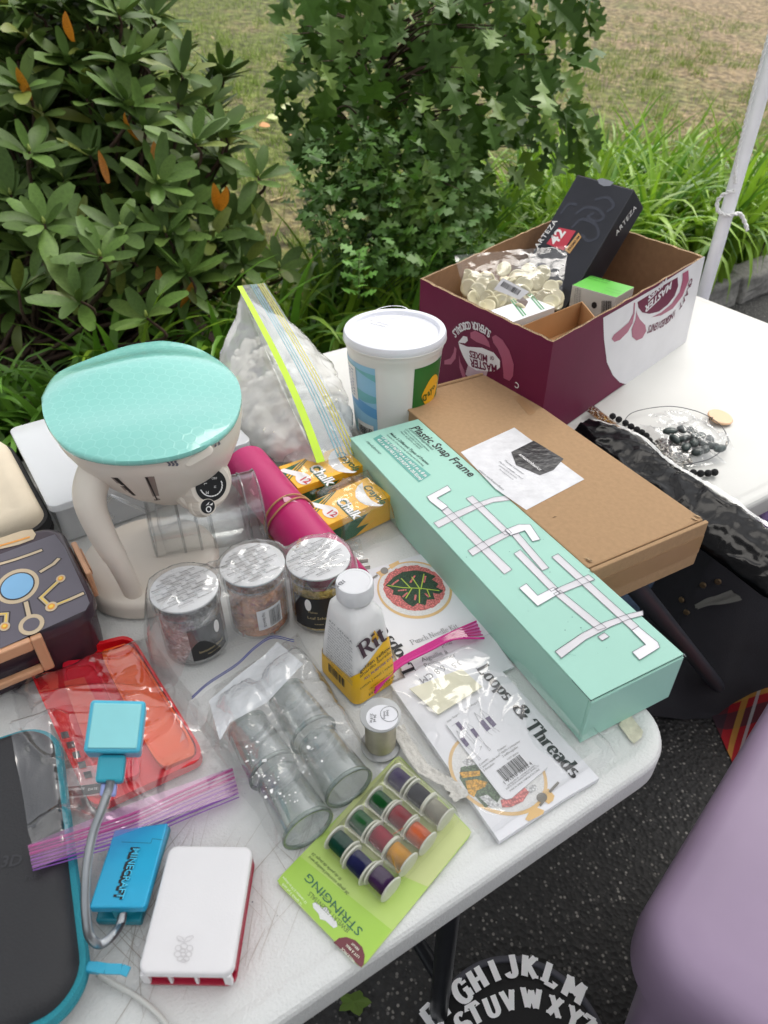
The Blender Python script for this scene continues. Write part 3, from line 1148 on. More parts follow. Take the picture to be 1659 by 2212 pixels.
while a < 237:
    w = rnd.choice([.5, .9, 1.4])
    r = tubr(.02) + .0016
    mb.add([V((r * math.cos(R(q)), r * math.sin(R(q)), zz)) for q, zz in ((a, .012), (a + w, .012), (a + w, .028), (a, .028))], [(0, 1, 2, 3)])
    a += w + rnd.choice([.5, .9])
mb.obj('barcode', M_INKB, t, world=False)
tubpatch('front_label', 293, 345, .05, .137, mat('tub_green', '#1f6a2b', .35))
tubpatch('front_label', 293, 345, .018, .05, mat('tub_sky', '#5b9bd2', .35), .0004)
tubpatch('front_label_line', 293, 345, .048, .052, mat('tub_orange', '#eda21c', .35), .0008)
tubpatch('oval_badge', 306, 340, .062, .108, mat('tub_yellow', '#f0b51c', .35), .0009, wav=(lambda u: .022 * (2 * u - 1) ** 2, lambda u: -.02 * (2 * u - 1) ** 2 + .012 * u))
mb = MB()
for i, ch in enumerate('Crayola'):
    vs, fs = textmesh(ch, .03)
    a = 308 + i * 4.4
    r = tubr(.085) + .0016
    q = V((r * math.cos(R(a)), r * math.sin(R(a)), .076 + i * .003))
    xx = V((-math.sin(R(a)), math.cos(R(a)), .25)).normalized()
    zz = V((math.cos(R(a)), math.sin(R(a)), 0))
    yy = zz.cross(xx)
    mb.add([q + xx * v.x * .011 + yy * v.y * .016 for v in vs], fs)
mb.obj('lettering', mat('tub_green2', '#17511f', .4), t, world=False)
pl = top(HB - .0064)
letters('date_stamp', [('05/20/2020 11:48', zu(690, 500), zu(445, 430)), ('91500152940', zu(660, 525), zu(440, 470))], pl, M_INKG, t, .0005)
strokes('embossed_oval', [[zu(*p) for p in ellipse((705, 330), 230, 80, 32, -.1)]], pl, .002, mat('tub_emboss', '#eeeef2', .3), t, .0006, closed=True)

# ------------------------------------------------------------------ maroon carton, open, with things in it
HM = .176
QT = [at((1195, 740), HM), at((1522, 554), HM), at((1233, 456), HM), at((908, 603), HM)]   # near, right, far, left
t = thing('maroon_carton', 'open maroon and white cardboard carton holding supplies, lettering upside down', 'box', V((sum(p.x for p in QT) / 4, sum(p.y for p in QT) / 4, TZ)))
M_MAR = mat('maroon_print', '#64183a', .6, spec=.25, var=.06, vs=10, bump=.04, bs=80)
cen = sum(QT, V((0, 0, 0))) / 4


def ins(p, d):
    e = cen - p
    e.z = 0
    return p + e.normalized() * d


for i, (nm, side) in enumerate((('side_panel', 'R'), ('side_panel', 'B'), ('side_panel', 'K'), ('side_panel', 'L'))):
    a, b = QT[i], QT[(i + 1) % 4]
    ai, bi = ins(a, .006), ins(b, .006)
    dz = V((0, 0, TZ - a.z + .001))
    n = 26
    mb = MB()
    rnd = random.Random(20 + i)
    ztop = [rnd.uniform(-.0012, .0012) for k in range(n + 1)]
    O = [a.lerp(b, k / n) + V((0, 0, ztop[k])) for k in range(n + 1)]
    I = [ai.lerp(bi, k / n) + V((0, 0, ztop[k])) for k in range(n + 1)]
    Ob = [a.lerp(b, k / n) + dz for k in range(n + 1)]
    Ib = [ai.lerp(bi, k / n) + dz for k in range(n + 1)]
    for k in range(n):
        mb.add([O[k], O[k + 1], Ob[k + 1], Ob[k]], [(3, 2, 1, 0)])
        mb.add([I[k], I[k + 1], Ib[k + 1], Ib[k]], [(0, 1, 2, 3)])
        mb.add([O[k], O[k + 1], I[k + 1], I[k]], [(0, 1, 2, 3)])
    mb.add([O[0], I[0], Ib[0], Ob[0], O[n], I[n], Ib[n], Ob[n]], [(0, 1, 2, 3), (7, 6, 5, 4)])
    me = mb.mesh()
    for mm in (M_MAR, M_CARDIN, M_EDGE):
        me.materials.append(mm)
    for j, p in enumerate(me.polygons):
        p.material_index = (0, 1, 2)[j % 3] if j < 3 * n else 2
    link(nm, me, None, t)
    # zigzag flutes along the cut rim
    mb = MB()
    for k in range(120):
        f0, f1 = k / 120, (k + 1) / 120
        p0 = a.lerp(b, f0).lerp(ai.lerp(bi, f0), .2 if k % 2 else .8)
        p1 = a.lerp(b, f1).lerp(ai.lerp(bi, f1), .8 if k % 2 else .2)
        zk0 = ztop[int(f0 * n)] + .0009
        w = V((0, 0, 0))
        d = (p1 - p0).normalized()
        w = V((-d.y, d.x, 0)) * .00045
        z = V((0, 0, zk0))
        mb.add([p0 - w + z, p1 - w + z, p1 + w + z, p0 + w + z], [(0, 1, 2, 3)])
    mb.obj('flutes', mat('flute_dark', '#5b4632', .95), t, kind='stuff')
mb = MB()
mb.poly([V((p.x, p.y, TZ + .003)) for p in [ins(q, .005) for q in QT]])
mb.obj('bottom_panel', M_CARDIN, t)


def vplane(a, b):
    d = (b - a)
    n = V((d.y, -d.x, 0)).normalized()
    if n.dot(cen - a) > 0:
        n = -n
    return (a, n)


pr = vplane(QT[0], QT[1])
plf = vplane(QT[3], QT[0])
M_MWHITE = mat('carton_white', '#d6d5d9', .4, var=.04, bump=.05, bs=40)
M_ROSE = mat('carton_rose', '#9c4a68', .42)
patch('white_print', [[zc(*p) for p in ((1036, 792), (1040, 900), (1055, 1020), (1085, 1085), (1120, 1122), (1160, 1134), (1200, 1128), (1330, 1045), (1440, 968), (1449, 960), (1556, 482), (1552, 478), (1300, 640), (1150, 727))]], pr, M_MWHITE, t, .0005)
patch('drop_print', [[zc(*p) for p in q] for q in (
    ((1192, 715), (1188, 770), (1165, 815), (1125, 850), (1090, 878), (1078, 900), (1092, 915), (1120, 905), (1160, 865), (1185, 820), (1195, 770), (1198, 715)),
    ((1205, 752), (1200, 800), (1180, 850), (1183, 890), (1205, 908), (1235, 895), (1255, 860), (1250, 830), (1222, 800), (1208, 772)),
    ((1470, 548), (1472, 600), (1440, 680), (1390, 745), (1330, 780), (1280, 790), (1330, 765), (1385, 720), (1425, 660), (1440, 600), (1440, 566)))], pr, M_ROSE, t, .0009)
patch('badge_print', [[zc(*p) for p in ((1210, 712), (1215, 740), (1235, 765), (1270, 772), (1320, 760), (1365, 725), (1400, 680), (1418, 630), (1415, 585), (1350, 622), (1280, 668))]], pr, M_MAR, t, .0008)
letters('lettering', [('MASTER', zc(1385, 605), zc(1247, 735), {'bold': .03, 'h': .021}), ('MIXES', zc(1360, 585), zc(1265, 680), {'bold': .03, 'h': .017})], pr, M_MWHITE, t, .0013)


def arctext(s, pts, pl, size, m, parent, bold=.0, off=.0012):
    """letters set one by one along a curve read off the photograph"""
    P = spline([hit(p, pl) for p in pts], 10)
    L = [0]
    for i in range(1, len(P)):
        L.append(L[-1] + (P[i] - P[i - 1]).length)
    mb = MB()
    n = len(s)
    for i, ch in enumerate(s):
        if ch == ' ':
            continue
        d = L[-1] * (i + .5) / n
        k = next(j for j in range(1, len(L)) if L[j] >= d - 1e-9)
        f = (d - L[k - 1]) / (L[k] - L[k - 1])
        c = P[k - 1].lerp(P[k], f)
        x = (P[min(k + 1, len(P) - 1)] - P[max(k - 2, 0)]).normalized()
        y = pl[1].cross(x)
        vs, fs = textmesh(ch, bold)
        w = max(v.x for v in vs) + min(v.x for v in vs)
        mb.add([c + x * (v.x - w / 2) * size * .8 + y * v.y * size + pl[1] * off for v in vs], fs)
    return mb.obj('lettering', m, parent)


arctext('CRAFT INGREDIENTS', [zc(1474, 600), zc(1455, 668), zc(1408, 745), zc(1345, 800), zc(1268, 832)], pr, .021, M_MAR, t, .02)
patch('rose_print', [[zc(*p) for p in q] for q in (
    ((470, 890), (490, 880), (525, 905), (560, 960), (582, 1030), (578, 1090), (560, 1115), (530, 1100), (528, 1060), (520, 1000), (500, 950), (478, 920)),
    ((360, 868), (385, 858), (430, 880), (455, 915), (462, 945), (430, 930), (390, 915), (362, 895)),
    ((290, 950), (285, 1000), (262, 1030), (228, 1030), (228, 1010), (258, 1000), (275, 970), (280, 940)),
    ((302, 980), (310, 1020), (330, 1060), (340, 1120), (322, 1100), (306, 1050)))], plf, M_ROSE, t, .0006)
patch('leaf_badge', [[zc(*p) for p in ((300, 920), (345, 940), (420, 945), (480, 970), (512, 1010), (512, 1045), (490, 1065), (440, 1065), (390, 1060), (350, 1035), (325, 990), (308, 950))], [zc(*p) for p in ((298, 918), (325, 885), (345, 890), (348, 908), (335, 922))]], plf, M_MWHITE, t, .0008)
patch('badge_swoosh', [[zc(*p) for p in ((335, 1080), (350, 1030), (400, 1060), (450, 1062), (440, 1100), (380, 1120))]], plf, mat('carton_pale', '#b59aa6', .4), t, .0007)
letters('lettering', [('MASTER', zc(496, 1035), zc(358, 1000), {'bold': .03, 'h': .019}), ('OF', zc(482, 990), zc(462, 985), {'bold': .02, 'h': .009}), ('MIXES', zc(448, 985), zc(356, 958), {'bold': .03, 'h': .016})], plf, M_MAR, t, .0013)
arctext('SUPERIOR COCKTAILS', [zc(468, 862), zc(430, 832), zc(370, 812), zc(310, 822), zc(268, 862)], plf, .018, M_MWHITE, t, .02)
letters('lettering', [('C', zc(612, 1130), zc(592, 1118), {'bold': .02})], plf, M_MWHITE, t, .0013)

# black box standing slanted in the carton
zb0 = .27
A = dep(zc(905, 62), 1.40)                 # top back left
D = at(zc(575, 640), .085)                 # down the face, inside the carton
ey = (D - A).normalized()
rb_ = ray(zc(1195, 140))
B = CAM + rb_ * ((A - CAM).dot(ey) / rb_.dot(ey))   # square to the long edge
ex = (B - A)
wX = ex.length
ex.normalize()
en = ex.cross(ey)
flip = en.dot(CAM - A) < 0
if flip:
    en = -en
LB = .30
mB = Matrix((ex, ey, en)).transposed().to_4x4()
mB.translation = A
t = thing('black_box', 'black glossy cardboard box with red square label slanting out of the maroon carton', 'box', A + ey * LB)
M_BLK = mat('black_gloss', '#26272e', .32, var=.25, vs=14)
MB().box((0, 0, -.066), (wX, LB, 0)).obj('body', M_BLK, t, basis=mB, bevel=.0015, fix=True)
MB().box((.002, -.0012, -.064), (wX - .002, .0, -.002)).obj('end_flap', mat('board_dark', '#3d342c', .9), t, basis=mB)
plb = (A, en)
patch('red_label', [[zc(*p) for p in ((812, 332), (898, 350), (835, 450), (748, 415))]], plb, mat('label_red', '#c0394a', .4), t, .0006)
patch('gold_label', [[zc(*p) for p in ((912, 358), (926, 382), (866, 466), (842, 448))]], plb, mat('label_gold', '#c99a5f', .4), t, .0007)
letters('lettering', [('42', zc(795, 425), zc(848, 355), {'bold': .03})], plb, M_INKW, t, .001)
letters('lettering', [('ARTEZA', zc(703, 440), zc(806, 300), {'bold': .01, 'sp': 1.15})], plb, M_INKW, t, .0009)
letters('lettering', [('PREMIUM', zc(866, 452), zc(920, 380), {'bold': .01}), ('SET OF', zc(780, 385), zc(803, 345))], plb, M_INKB, t, .001)
pls = (B, (ex if ex.dot(CAM - B) > 0 else ex))
letters('lettering', [('ARTEZA', zc(1102, 375), zc(1205, 232), {'bold': .01, 'sp': 1.15})], pls, M_INKW, t, .0012)
sc_ = [[zc(*p) for p in q] for q in (((900, 260), (950, 230), (1010, 240), (1040, 280), (1000, 300), (960, 280), (985, 262)), ((880, 330), (930, 290), (1000, 320), (1010, 380), (960, 400), (930, 370)), ((1000, 190), (1060, 180), (1090, 220), (1060, 250)), ((820, 260), (860, 215), (900, 215)))]
strokes('scroll_print', [spline([hit(p, plb) for p in q], 6) for q in sc_], plb, .006, mat('black_sheen', '#3a3c46', .25), t, .0004, pts3=True)
patch('clear_seal', [[zc(*p) for p in ((1008, 88), (1030, 80), (1065, 90), (1092, 102), (1075, 120), (1040, 122), (1016, 108))]], plb, mat('seal', '#8a8c94', .2), t, .0006)

# green and white carton box
def smallbox(name, label, pa, pb, pc, z0, z1, mtop, mside, bevel=.0008):
    """top face corners pa->pb->pc seen at height z1"""
    a, b, c = at(pa, z1), at(pb, z1), at(pc, z1)
    m = frame(a, b)
    m.translation.z = TZ
    lx = (b - a).length
    ly = (m.inverted() @ c).y
    y0, y1 = min(0, ly), max(0, ly)
    t = thing(name, label, 'box', m.translation + V((0, 0, z0)), math.atan2(m[1][0], m[0][0]))
    me = MB().box((0, y0, 0), (lx, y1, z1 - z0)).mesh(bevel=bevel)
    me.materials.append(mside)
    me.materials.append(mtop)
    for p in me.polygons:
        p.material_index = 1 if p.normal.z > .9 else 0
    link('body', me, None, t, world=False)
    return t, m, lx, y0, y1


M_GRN = mat('leaf_green_print', '#5bb53c', .4)
M_GREYW = mat('box_greywhite', '#cfcdca', .45)
t, m, lx, y0, y1 = smallbox('green_box', 'small box with bright green top standing in the maroon carton', zc(880, 625), zc(1105, 688), zc(952, 570), .012, .132, M_GRN, M_GREYW)
pl = faceplane(m, (0, y0 if (m.to_3x3() @ V((0, -1, 0))).dot(CAM - m.translation) > 0 else y1, 0), (0, -1, 0))
rnd = random.Random(4)
bars = []
x = 1030
while x < 1080:
    w = rnd.choice([2, 3, 5])
    bars.append([zc(x, 705), zc(x + w, 706), zc(x + w - 3, 780), zc(x - 3, 779)])
    x += w + rnd.choice([2, 3])
patch('barcode', bars, pl, M_INKB, t, .0006)
letters('small_print', [('MADE IN CHINA www.', zc(893, 745), zc(900, 640)), ('PRODUCTO PARA', zc(905, 745), zc(912, 640)), ('USO ARTISTICO', zc(918, 740), zc(924, 650))], pl, M_INKG, t, .0006)
patch('round_mark', [[zc(*p) for p in ellipse((992, 728), 14, 17)]], pl, M_INKB, t, .0006)
letters('small_print', [('Aquarelle set', zc(965, 582), zc(1070, 610), {'bold': .02}), ('peinture multi', zc(958, 592), zc(1060, 620)), ('Colores de acuarela', zc(1050, 640), zc(1130, 662)), ('surtidos para todo', zc(1042, 652), zc(1120, 674))], top(.132), mat('print_green_dark', '#25681c', .5), t, .0006)

# small white box with green lines, in front of the bag of discs
t, m, lx, y0, y1 = smallbox('white_box', 'small white box with two green stripes lying in the maroon carton', zc(552, 822), zc(792, 738), zc(492, 745), .075, .145, M_PAPER, M_GREYW)
pl = top(.145)
M_GS = mat('stripe_green', '#3f8f5a', .5)
strokes('stripe', [[zc(566, 702), zc(630, 785)], [zc(578, 698), zc(642, 780)], [zc(655, 675), zc(722, 752)], [zc(668, 672), zc(735, 748)]], pl, .0028, M_GS, t, .0005)
patch('dark_mark', [[zc(*p) for p in ((590, 705), (625, 685), (655, 712), (640, 738))]], pl, mat('mark_brown', '#5a4740', .6), t, .0006)
# open brown tray
mq = [at(zc(*p), .135) for p in ((615, 838), (930, 708), (1005, 800), (760, 930))]
t = thing('cardboard_tray', 'small open brown cardboard tray inside the maroon carton, front corner', 'tray', V((mq[0].x, mq[0].y, TZ + .06)))
cm = sum(mq, V((0, 0, 0))) / 4
for i in range(4):
    a, b = mq[i], mq[(i + 1) % 4]
    ai, bi = a.lerp(cm, .03), b.lerp(cm, .03)
    dz = V((0, 0, -.05))
    mb = MB()
    mb.add([a, b, b + dz, a + dz, ai, bi, bi + dz, ai + dz], [(0, 1, 2, 3), (7, 6, 5, 4), (0, 4, 5, 1), (3, 2, 6, 7), (0, 3, 7, 4), (1, 5, 6, 2)])
    mb.obj('side', mat('tray_board', '#b58a5d', .85, var=.06), t, fix=True)
mb = MB()
mb.poly([p + V((0, 0, -.046)) for p in mq])
mb.obj('bottom', MATS['tray_board'], t)

# clear bag of cream rubber discs
M_DISC = mat('cream_rubber', '#d8cfae', .45, var=.08, island=.12)
bagc = at(zc(560, 640), .12)
dm = MB().lathe([(0, .001), (.0085, .001), (.0105, .0022), (.0115, .0005), (.0105, -.0016), (0, -.0016)], 18).mesh(smooth=True)
dm.materials.append(M_DISC)
rnd = random.Random(9)
t = thing('clear_bag', 'clear plastic bag filled with round cream rubber discs in the maroon carton', 'bag', bagc - V((0, 0, .1)), group=None)
spots = [(530, 545, .150), (655, 553, .150), (725, 570, .15), (340, 585, .145), (440, 590, .145), (600, 590, .148), (380, 600, .145), (445, 695, .142), (440, 740, .14), (375, 700, .14), (395, 660, .142), (500, 700, .142), (770, 640, .146), (790, 690, .14), (350, 640, .14), (630, 630, .147), (700, 610, .15), (560, 620, .146), (480, 640, .144), (420, 630, .144), (740, 690, .14)]
discs = []
for i in range(120):
    if i < len(spots):
        x, y, z = spots[i]
        p = at(zc(x, y), z)
        n = (CAM - p).normalized() + V((rnd.gauss(0, .35), rnd.gauss(0, .35), rnd.gauss(0, .3)))
    else:
        z = rnd.uniform(.07, .14)
        p = at(zc(rnd.uniform(345, 800), rnd.uniform(600, 760)), z)
        n = V((rnd.gauss(0, .8), rnd.gauss(-.5, .8), rnd.gauss(.6, .6)))
    tt = link('disc', dm, None, None, basis=axisframe(p, n) @ Matrix.Scale(rnd.uniform(1.25, 1.5), 4))
    tag(tt, 'cream round rubber disc in the clear bag in the maroon carton', 'disc', 'cream discs in a clear bag')
q0, q1, q2, q3 = at(zc(275, 470), .19), at(zc(860, 420), .2), at(zc(815, 740), .135), at(zc(340, 700), .135)


def bagfn(u, v):
    p = q0.lerp(q1, u).lerp(q3.lerp(q2, u), v)
    n = (CAM - p).normalized()
    return p + n * (.016 * math.sin(PI * u) * sstep(.15, .6, v) + .008 * cr(p, 28, 2.0)) + V((0, 0, .006 * noise.noise(p * 20)))


MB().grid(bagfn, 44, 34).obj('film', FILM_R, t, smooth=True)
plx = (at(zc(560, 640), .165), (CAM - at(zc(560, 640), .165)).normalized())
patch('sticker', [[zc(*p) for p in ((525, 588), (660, 660), (610, 700), (478, 648))]], plx, M_PAPER, t, .0)
bars = []
x = 0.0
while x < 1:
    w = rnd.choice([.02, .035, .05])
    a, b = (512 + 90 * x, 630 + 48 * x), (512 + 90 * (x + w), 630 + 48 * (x + w))
    bars.append([zc(*a), zc(*b), zc(b[0] + 18, b[1] - 24), zc(a[0] + 18, a[1] - 24)])
    x += w + rnd.choice([.02, .035])
patch('barcode', bars, plx, M_INKB, t, .0006)

# ------------------------------------------------------------------ translucent storage box at the back
LF, LN, RN = at((30, 922), .065), at((105, 1098), .065), at((545, 952), .065)
m = frame(LN, RN)
m.translation.z = TZ
lx, ly = (RN - LN).length, (m.inverted() @ LF).y
t = thing('storage_box', 'low frosted plastic storage box lying behind the cream appliance', 'storage box', m.translation, math.atan2(m[1][0], m[0][0]))
M_FROST = film('frosted_plastic', tint=(.97, .98, .99), haze=.55, rough=.25, bump=.08, bs=25, hazecol=(.80, .82, .84), gain=1.1)
o = rrect(lx, ly, .012, 5, lx / 2, ly / 2)
i_ = rrect(lx - .012, ly - .012, .008, 5, lx / 2, ly / 2)
MB().prism([p + V((0, 0, .054)) for p in o], (0, 0, .011)).obj('lid', M_FROST, t, world=False, bevel=.0015)
MB().prism([p + V((0, 0, .0012)) for p in i_], (0, 0, .052)).obj('body', M_FROST, t, world=False, bevel=.002)
mb = MB()
for k in range(1, 4):
    x = lx * k / 4
    mb.box((x - .001, .008, .002), (x + .001, ly - .008, .052))
mb.obj('divider', M_FROST, t, world=False)
MB().box((lx * .2, .004, .052), (lx * .3, .01, .064)).obj('latch', M_FROST, t, world=False, bevel=.001)

# ------------------------------------------------------------------ beige zip case
a, b = at(zp(330, 690), .07), at(zp(10, 90), .07)
m = frame(a, b)                            # x runs away along its right side, y to the left
m.translation.z = TZ
lx = (b - a).length + .02
t = thing('zip_case', 'beige hard zip case with black zip along its edge', 'case', m.translation, math.atan2(m[1][0], m[0][0]))
wY = .22
M_BEIGE = mat('beige_fabric', '#c9bda8', .75, var=.05, bump=.1, bs=600)


def loft(name, rings, mm, par, world=False, smooth=True, angle=R(40), caps=True):
    n = len(rings[0])
    vs = [p for r in rings for p in r]
    fs = [(j * n + i, j * n + (i + 1) % n, (j + 1) * n + (i + 1) % n, (j + 1) * n + i) for j in range(len(rings) - 1) for i in range(n)]
    if caps:
        fs += [tuple(range(n))[::-1], tuple(range((len(rings) - 1) * n, len(rings) * n))]
    return MB().add(vs, fs).obj(name, mm, par, world, smooth=smooth, angle=angle)


def rr3(w, h, r, z, ins, cx, cy, n=8):
    return [p + V((0, 0, z)) for p in rrect(w - 2 * ins, h - 2 * ins, max(.004, r - ins), n, cx, cy)]


cx, cy = lx / 2 - .004, wY / 2 - .004
loft('lower_shell', [rr3(lx, wY, .03, z, i, cx, cy) for z, i in ((.0015, .012), (.004, .005), (.012, .001), (.020, 0))], M_BEIGE, t)
loft('upper_shell', [rr3(lx, wY, .03, z, i, cx, cy) for z, i in ((.050, 0), (.058, .002), (.066, .007), (.070, .016), (.0705, .024), (.0685, .03), (.0685, .04))], M_BEIGE, t)
zpband = loft('zip', [rr3(lx, wY, .03, z, i, cx, cy) for z, i in ((.020, .001), (.021, -.004), (.030, -.0065), (.0345, -.005), (.0355, -.0035), (.0365, -.005), (.041, -.0065), (.050, -.004), (.051, .001))], mat('zip_black', '#17171a', .7, bump=.5, bs=500), t)

# ------------------------------------------------------------------ plum lunch box with peach clips
HL = .075
a, b = at(zp(742, 1440), HL), at(zp(440, 800), HL)
m = frame(a, b)
m.translation.z = TZ
lx = (b - a).length + .012
t = thing('lunch_box', 'dark plum lunch box with peach clips and a printed lid', 'lunch box', m.translation, math.atan2(m[1][0], m[0][0]))
wY = .205
M_PLUM = mat('plum_plastic', '#3d2f38', .25, var=.04)
cx, cy = lx / 2 - .006, wY / 2 - .006
loft('base', [rr3(lx, wY, .028, z, i, cx, cy) for z, i in ((.0015, .012), (.004, .006), (.02, .0045), (.055, .003))], M_PLUM, t)
lidl = loft('lid', [rr3(lx, wY, .03, z, i, cx, cy) for z, i in ((.0555, .001), (.056, 0), (.066, 0), (.0715, .0018), (.0742, .0058), (.075, .010), (.0745, .014), (.0745, .02))], M_PLUM, t)
M_PEACH = mat('peach_plastic', '#cf9c78', .35)
# right-hand clip (on the side nearest the appliance) and front clip
yr = cy - wY / 2
for (x0, x1, tilt) in ((.055, .12, .3),):
    mb = MB()
    mb.box((x0, yr - .0075, .034), (x1, yr - .001, .072))
    cl = mb.obj('clip', M_PEACH, t, world=False, bevel=.002)
    MB().box((x0 + .012, yr - .0095, .058), (x1 - .012, yr - .0078, .068)).obj('ridge', M_PEACH, cl, world=False, bevel=.0008)
xf = cx - lx / 2
mb = MB()
y0, y1 = .055, .125
for bx in (((xf - .011, y0, .026), (xf - .003, y0 + .011, .074)), ((xf - .011, y1 - .011, .026), (xf - .003, y1, .074)), ((xf - .011, y0 + .011, .060), (xf - .003, y1 - .011, .074)), ((xf - .011, y0 + .011, .026), (xf - .003, y1 - .011, .034))):
    mb.box(*bx)
mb.obj('clip', M_PEACH, t, world=False, bevel=.0018)
# lid print: plain panel, ring, lines with dots
pl = top(.0748)
M_LP = mat('lid_print_grey', '#5f5a64', .3)
M_LB = mat('lid_print_beige', '#c9b596', .35)
M_LO = mat('lid_print_orange', '#e59a3a', .35)
M_LY = mat('lid_print_yellow', '#eccb4a', .35)
M_LD = mat('lid_print_dark', '#2a2228', .3)
ins_ = rr3(lx, wY, .03, 0, .017, cx, cy)
patch('lid_panel', [[zp(*p) for p in ((0, 1040), (440, 880), (520, 985), (690, 1350), (720, 1430), (690, 1490), (470, 1590), (0, 1800))]], pl, M_LP, t, .0003)
patch('lid_band', [[zp(*p) for p in ((0, 910), (180, 850), (260, 840), (290, 880), (270, 920), (150, 965), (0, 1000))]], pl, M_LB, t, .0004)
strokes('lid_band_line', [[zp(0, 975), zp(120, 940), zp(235, 905)]], pl, .0032, M_LO, t, .0008)
ring = lambda c, rx, ry: [zp(*p) for p in ellipse(c, rx, ry, 30, -.45)]
patch('lid_ring', [ring((140, 1300), 185, 130)], pl, M_LB, t, .0006)
patch('lid_ring', [ring((140, 1300), 150, 103)], pl, M_LD, t, .0008)
patch('lid_disc', [ring((140, 1300), 138, 94)], pl, mat('lid_blue', '#7fb4dc', .3), t, .0010)
strokes('lid_line_edge', [[zp(*p) for p in q] for q in (((490, 1240), (330, 1390), (410, 1465), (560, 1405), (665, 1358)), ((45, 1625), (55, 1520), (0, 1525)), ((210, 1430), (235, 1540), (250, 1600)), ((0, 1120), (120, 1085), (250, 1040), (330, 1010)), ((330, 1180), (430, 1120), (470, 1080)))], pl, .0075, M_LD, t, .0004)
strokes('lid_line', [[zp(*p) for p in q] for q in (((0, 1120), (120, 1085), (250, 1040), (330, 1010)), ((330, 1180), (430, 1120), (470, 1080)), ((490, 1240), (330, 1390), (410, 1465), (560, 1405), (665, 1358)), ((45, 1625), (55, 1520), (0, 1525)), ((210, 1430), (235, 1540), (250, 1600)))], pl, .0042, M_LB, t, .0005)
strokes('lid_line_core', [[zp(*p) for p in q] for q in (((490, 1240), (330, 1390), (410, 1465), (560, 1405)), ((45, 1625), (55, 1520), (0, 1525)))], pl, .0014, M_LY, t, .0009)
patch('lid_dot', [ring((490, 1240), 40, 28), ring((415, 1465), 52, 36), ring((40, 1625), 46, 34), ring((255, 1610), 110, 78)], pl, M_LB, t, .0010)
patch('lid_dot_core', [ring((490, 1240), 25, 17), ring((415, 1465), 32, 22), ring((40, 1625), 28, 21)], pl, M_LO, t, .0013)
patch('lid_dot_core', [ring((490, 1240), 13, 9), ring((415, 1465), 18, 12), ring((40, 1625), 15, 11)], pl, M_LY, t, .0016)
patch('lid_dot_hole', [ring((255, 1610), 72, 50)], pl, M_LP, t, .0013)

# ------------------------------------------------------------------ cream appliance with mint lid
OUT = [(88, 859), (107, 823), (136, 798), (215, 766), (276, 746), (322, 738), (358, 736), (412, 746), (462, 770), (501, 802), (519, 834), (521, 870), (505, 913), (466, 949), (394, 981), (304, 996), (222, 994), (154, 975), (115, 942), (93, 899)]
ZL = .215
P0 = [at(p, ZL) for p in OUT]
c0 = sum(P0, V((0, 0, 0))) / len(P0)
cx_ = [p - c0 for p in P0]
sm = []
for i in range(len(OUT)):
    sm.append(i)
cl_ = spline(P0 + [P0[0]], 4)[:-1]
n = len(cl_)
base_c = at((330, 1235), 0)
t = thing('tabletop_appliance', 'cream appliance with mint lid, black dial and curved arm on round base', 'appliance', V((base_c.x, base_c.y, TZ)))


def hexmat():
    m, N, L, p = nodemat('mint_lid')
    tc = N.new('ShaderNodeTexCoord')
    sx = N.new('ShaderNodeSeparateXYZ')
    L.new(tc.outputs['Object'], sx.inputs[0])

    def M(op, a, b=None, c=None):
        q = N.new('ShaderNodeMath')
        q.operation = op
        for i, v in enumerate((a, b, c)):
            if v is None:
                continue
            if isinstance(v, (int, float)):
                q.inputs[i].default_value = v
            else:
                L.new(v, q.inputs[i])
        return q.outputs[0]
    k = 1 / .0135
    X, Y = M('MULTIPLY', sx.outputs[0], k), M('MULTIPLY', sx.outputs[1], k)

    def cell(ox, oy):
        a = M('SUBTRACT', M('FLOORED_MODULO', M('ADD', X, ox), 1.0), .5)
        b = M('SUBTRACT', M('FLOORED_MODULO', M('ADD', Y, oy), 1.7320508), .8660254)
        ax, ay = M('ABSOLUTE', a), M('ABSOLUTE', b)
        return M('MAXIMUM', ax, M('ADD', M('MULTIPLY', ax, .5), M('MULTIPLY', ay, .8660254)))
    d = M('MINIMUM', cell(0, 0), cell(.5, .8660254))
    mr = N.new('ShaderNodeMapRange')
    mr.interpolation_type = 'SMOOTHSTEP'
    mr.inputs['From Min'].default_value = .40
    mr.inputs['From Max'].default_value = .49
    L.new(d, mr.inputs['Value'])
    bp = N.new('ShaderNodeBump')
    bp.inputs['Strength'].default_value = .16
    bp.inputs['Distance'].default_value = .0005
    L.new(mr.outputs[0], bp.inputs['Height'])
    mx = N.new('ShaderNodeMix')
    mx.data_type = 'RGBA'
    mx.inputs['A'].default_value = (*C('#86cdc2'), 1)
    mx.inputs['B'].default_value = (*C('#8fd3c9'), 1)
    L.new(mr.outputs[0], mx.inputs['Factor'])
    L.new(mx.outputs['Result'], p.inputs['Base Color'])
    L.new(bp.outputs[0], p.inputs['Normal'])
    p.inputs['Roughness'].default_value = .08
    p.inputs['Coat Weight'].default_value = .4
    p.inputs['Coat Roughness'].default_value = .05
    p.inputs['Subsurface Weight'].default_value = .15
    p.inputs['Subsurface Radius'].default_value = (.01, .01, .01)
    return m


M_LID = hexmat()


def ringof(s, z, c=None, shift=V((0, 0, 0))):
    q = c0 if c is None else c
    return [V((q.x + (p.x - c0.x) * s, q.y + (p.y - c0.y) * s, TZ + z)) + shift for p in cl_]


def lidz(s):
    return ZL + .012 * (1 - s ** 2.2)


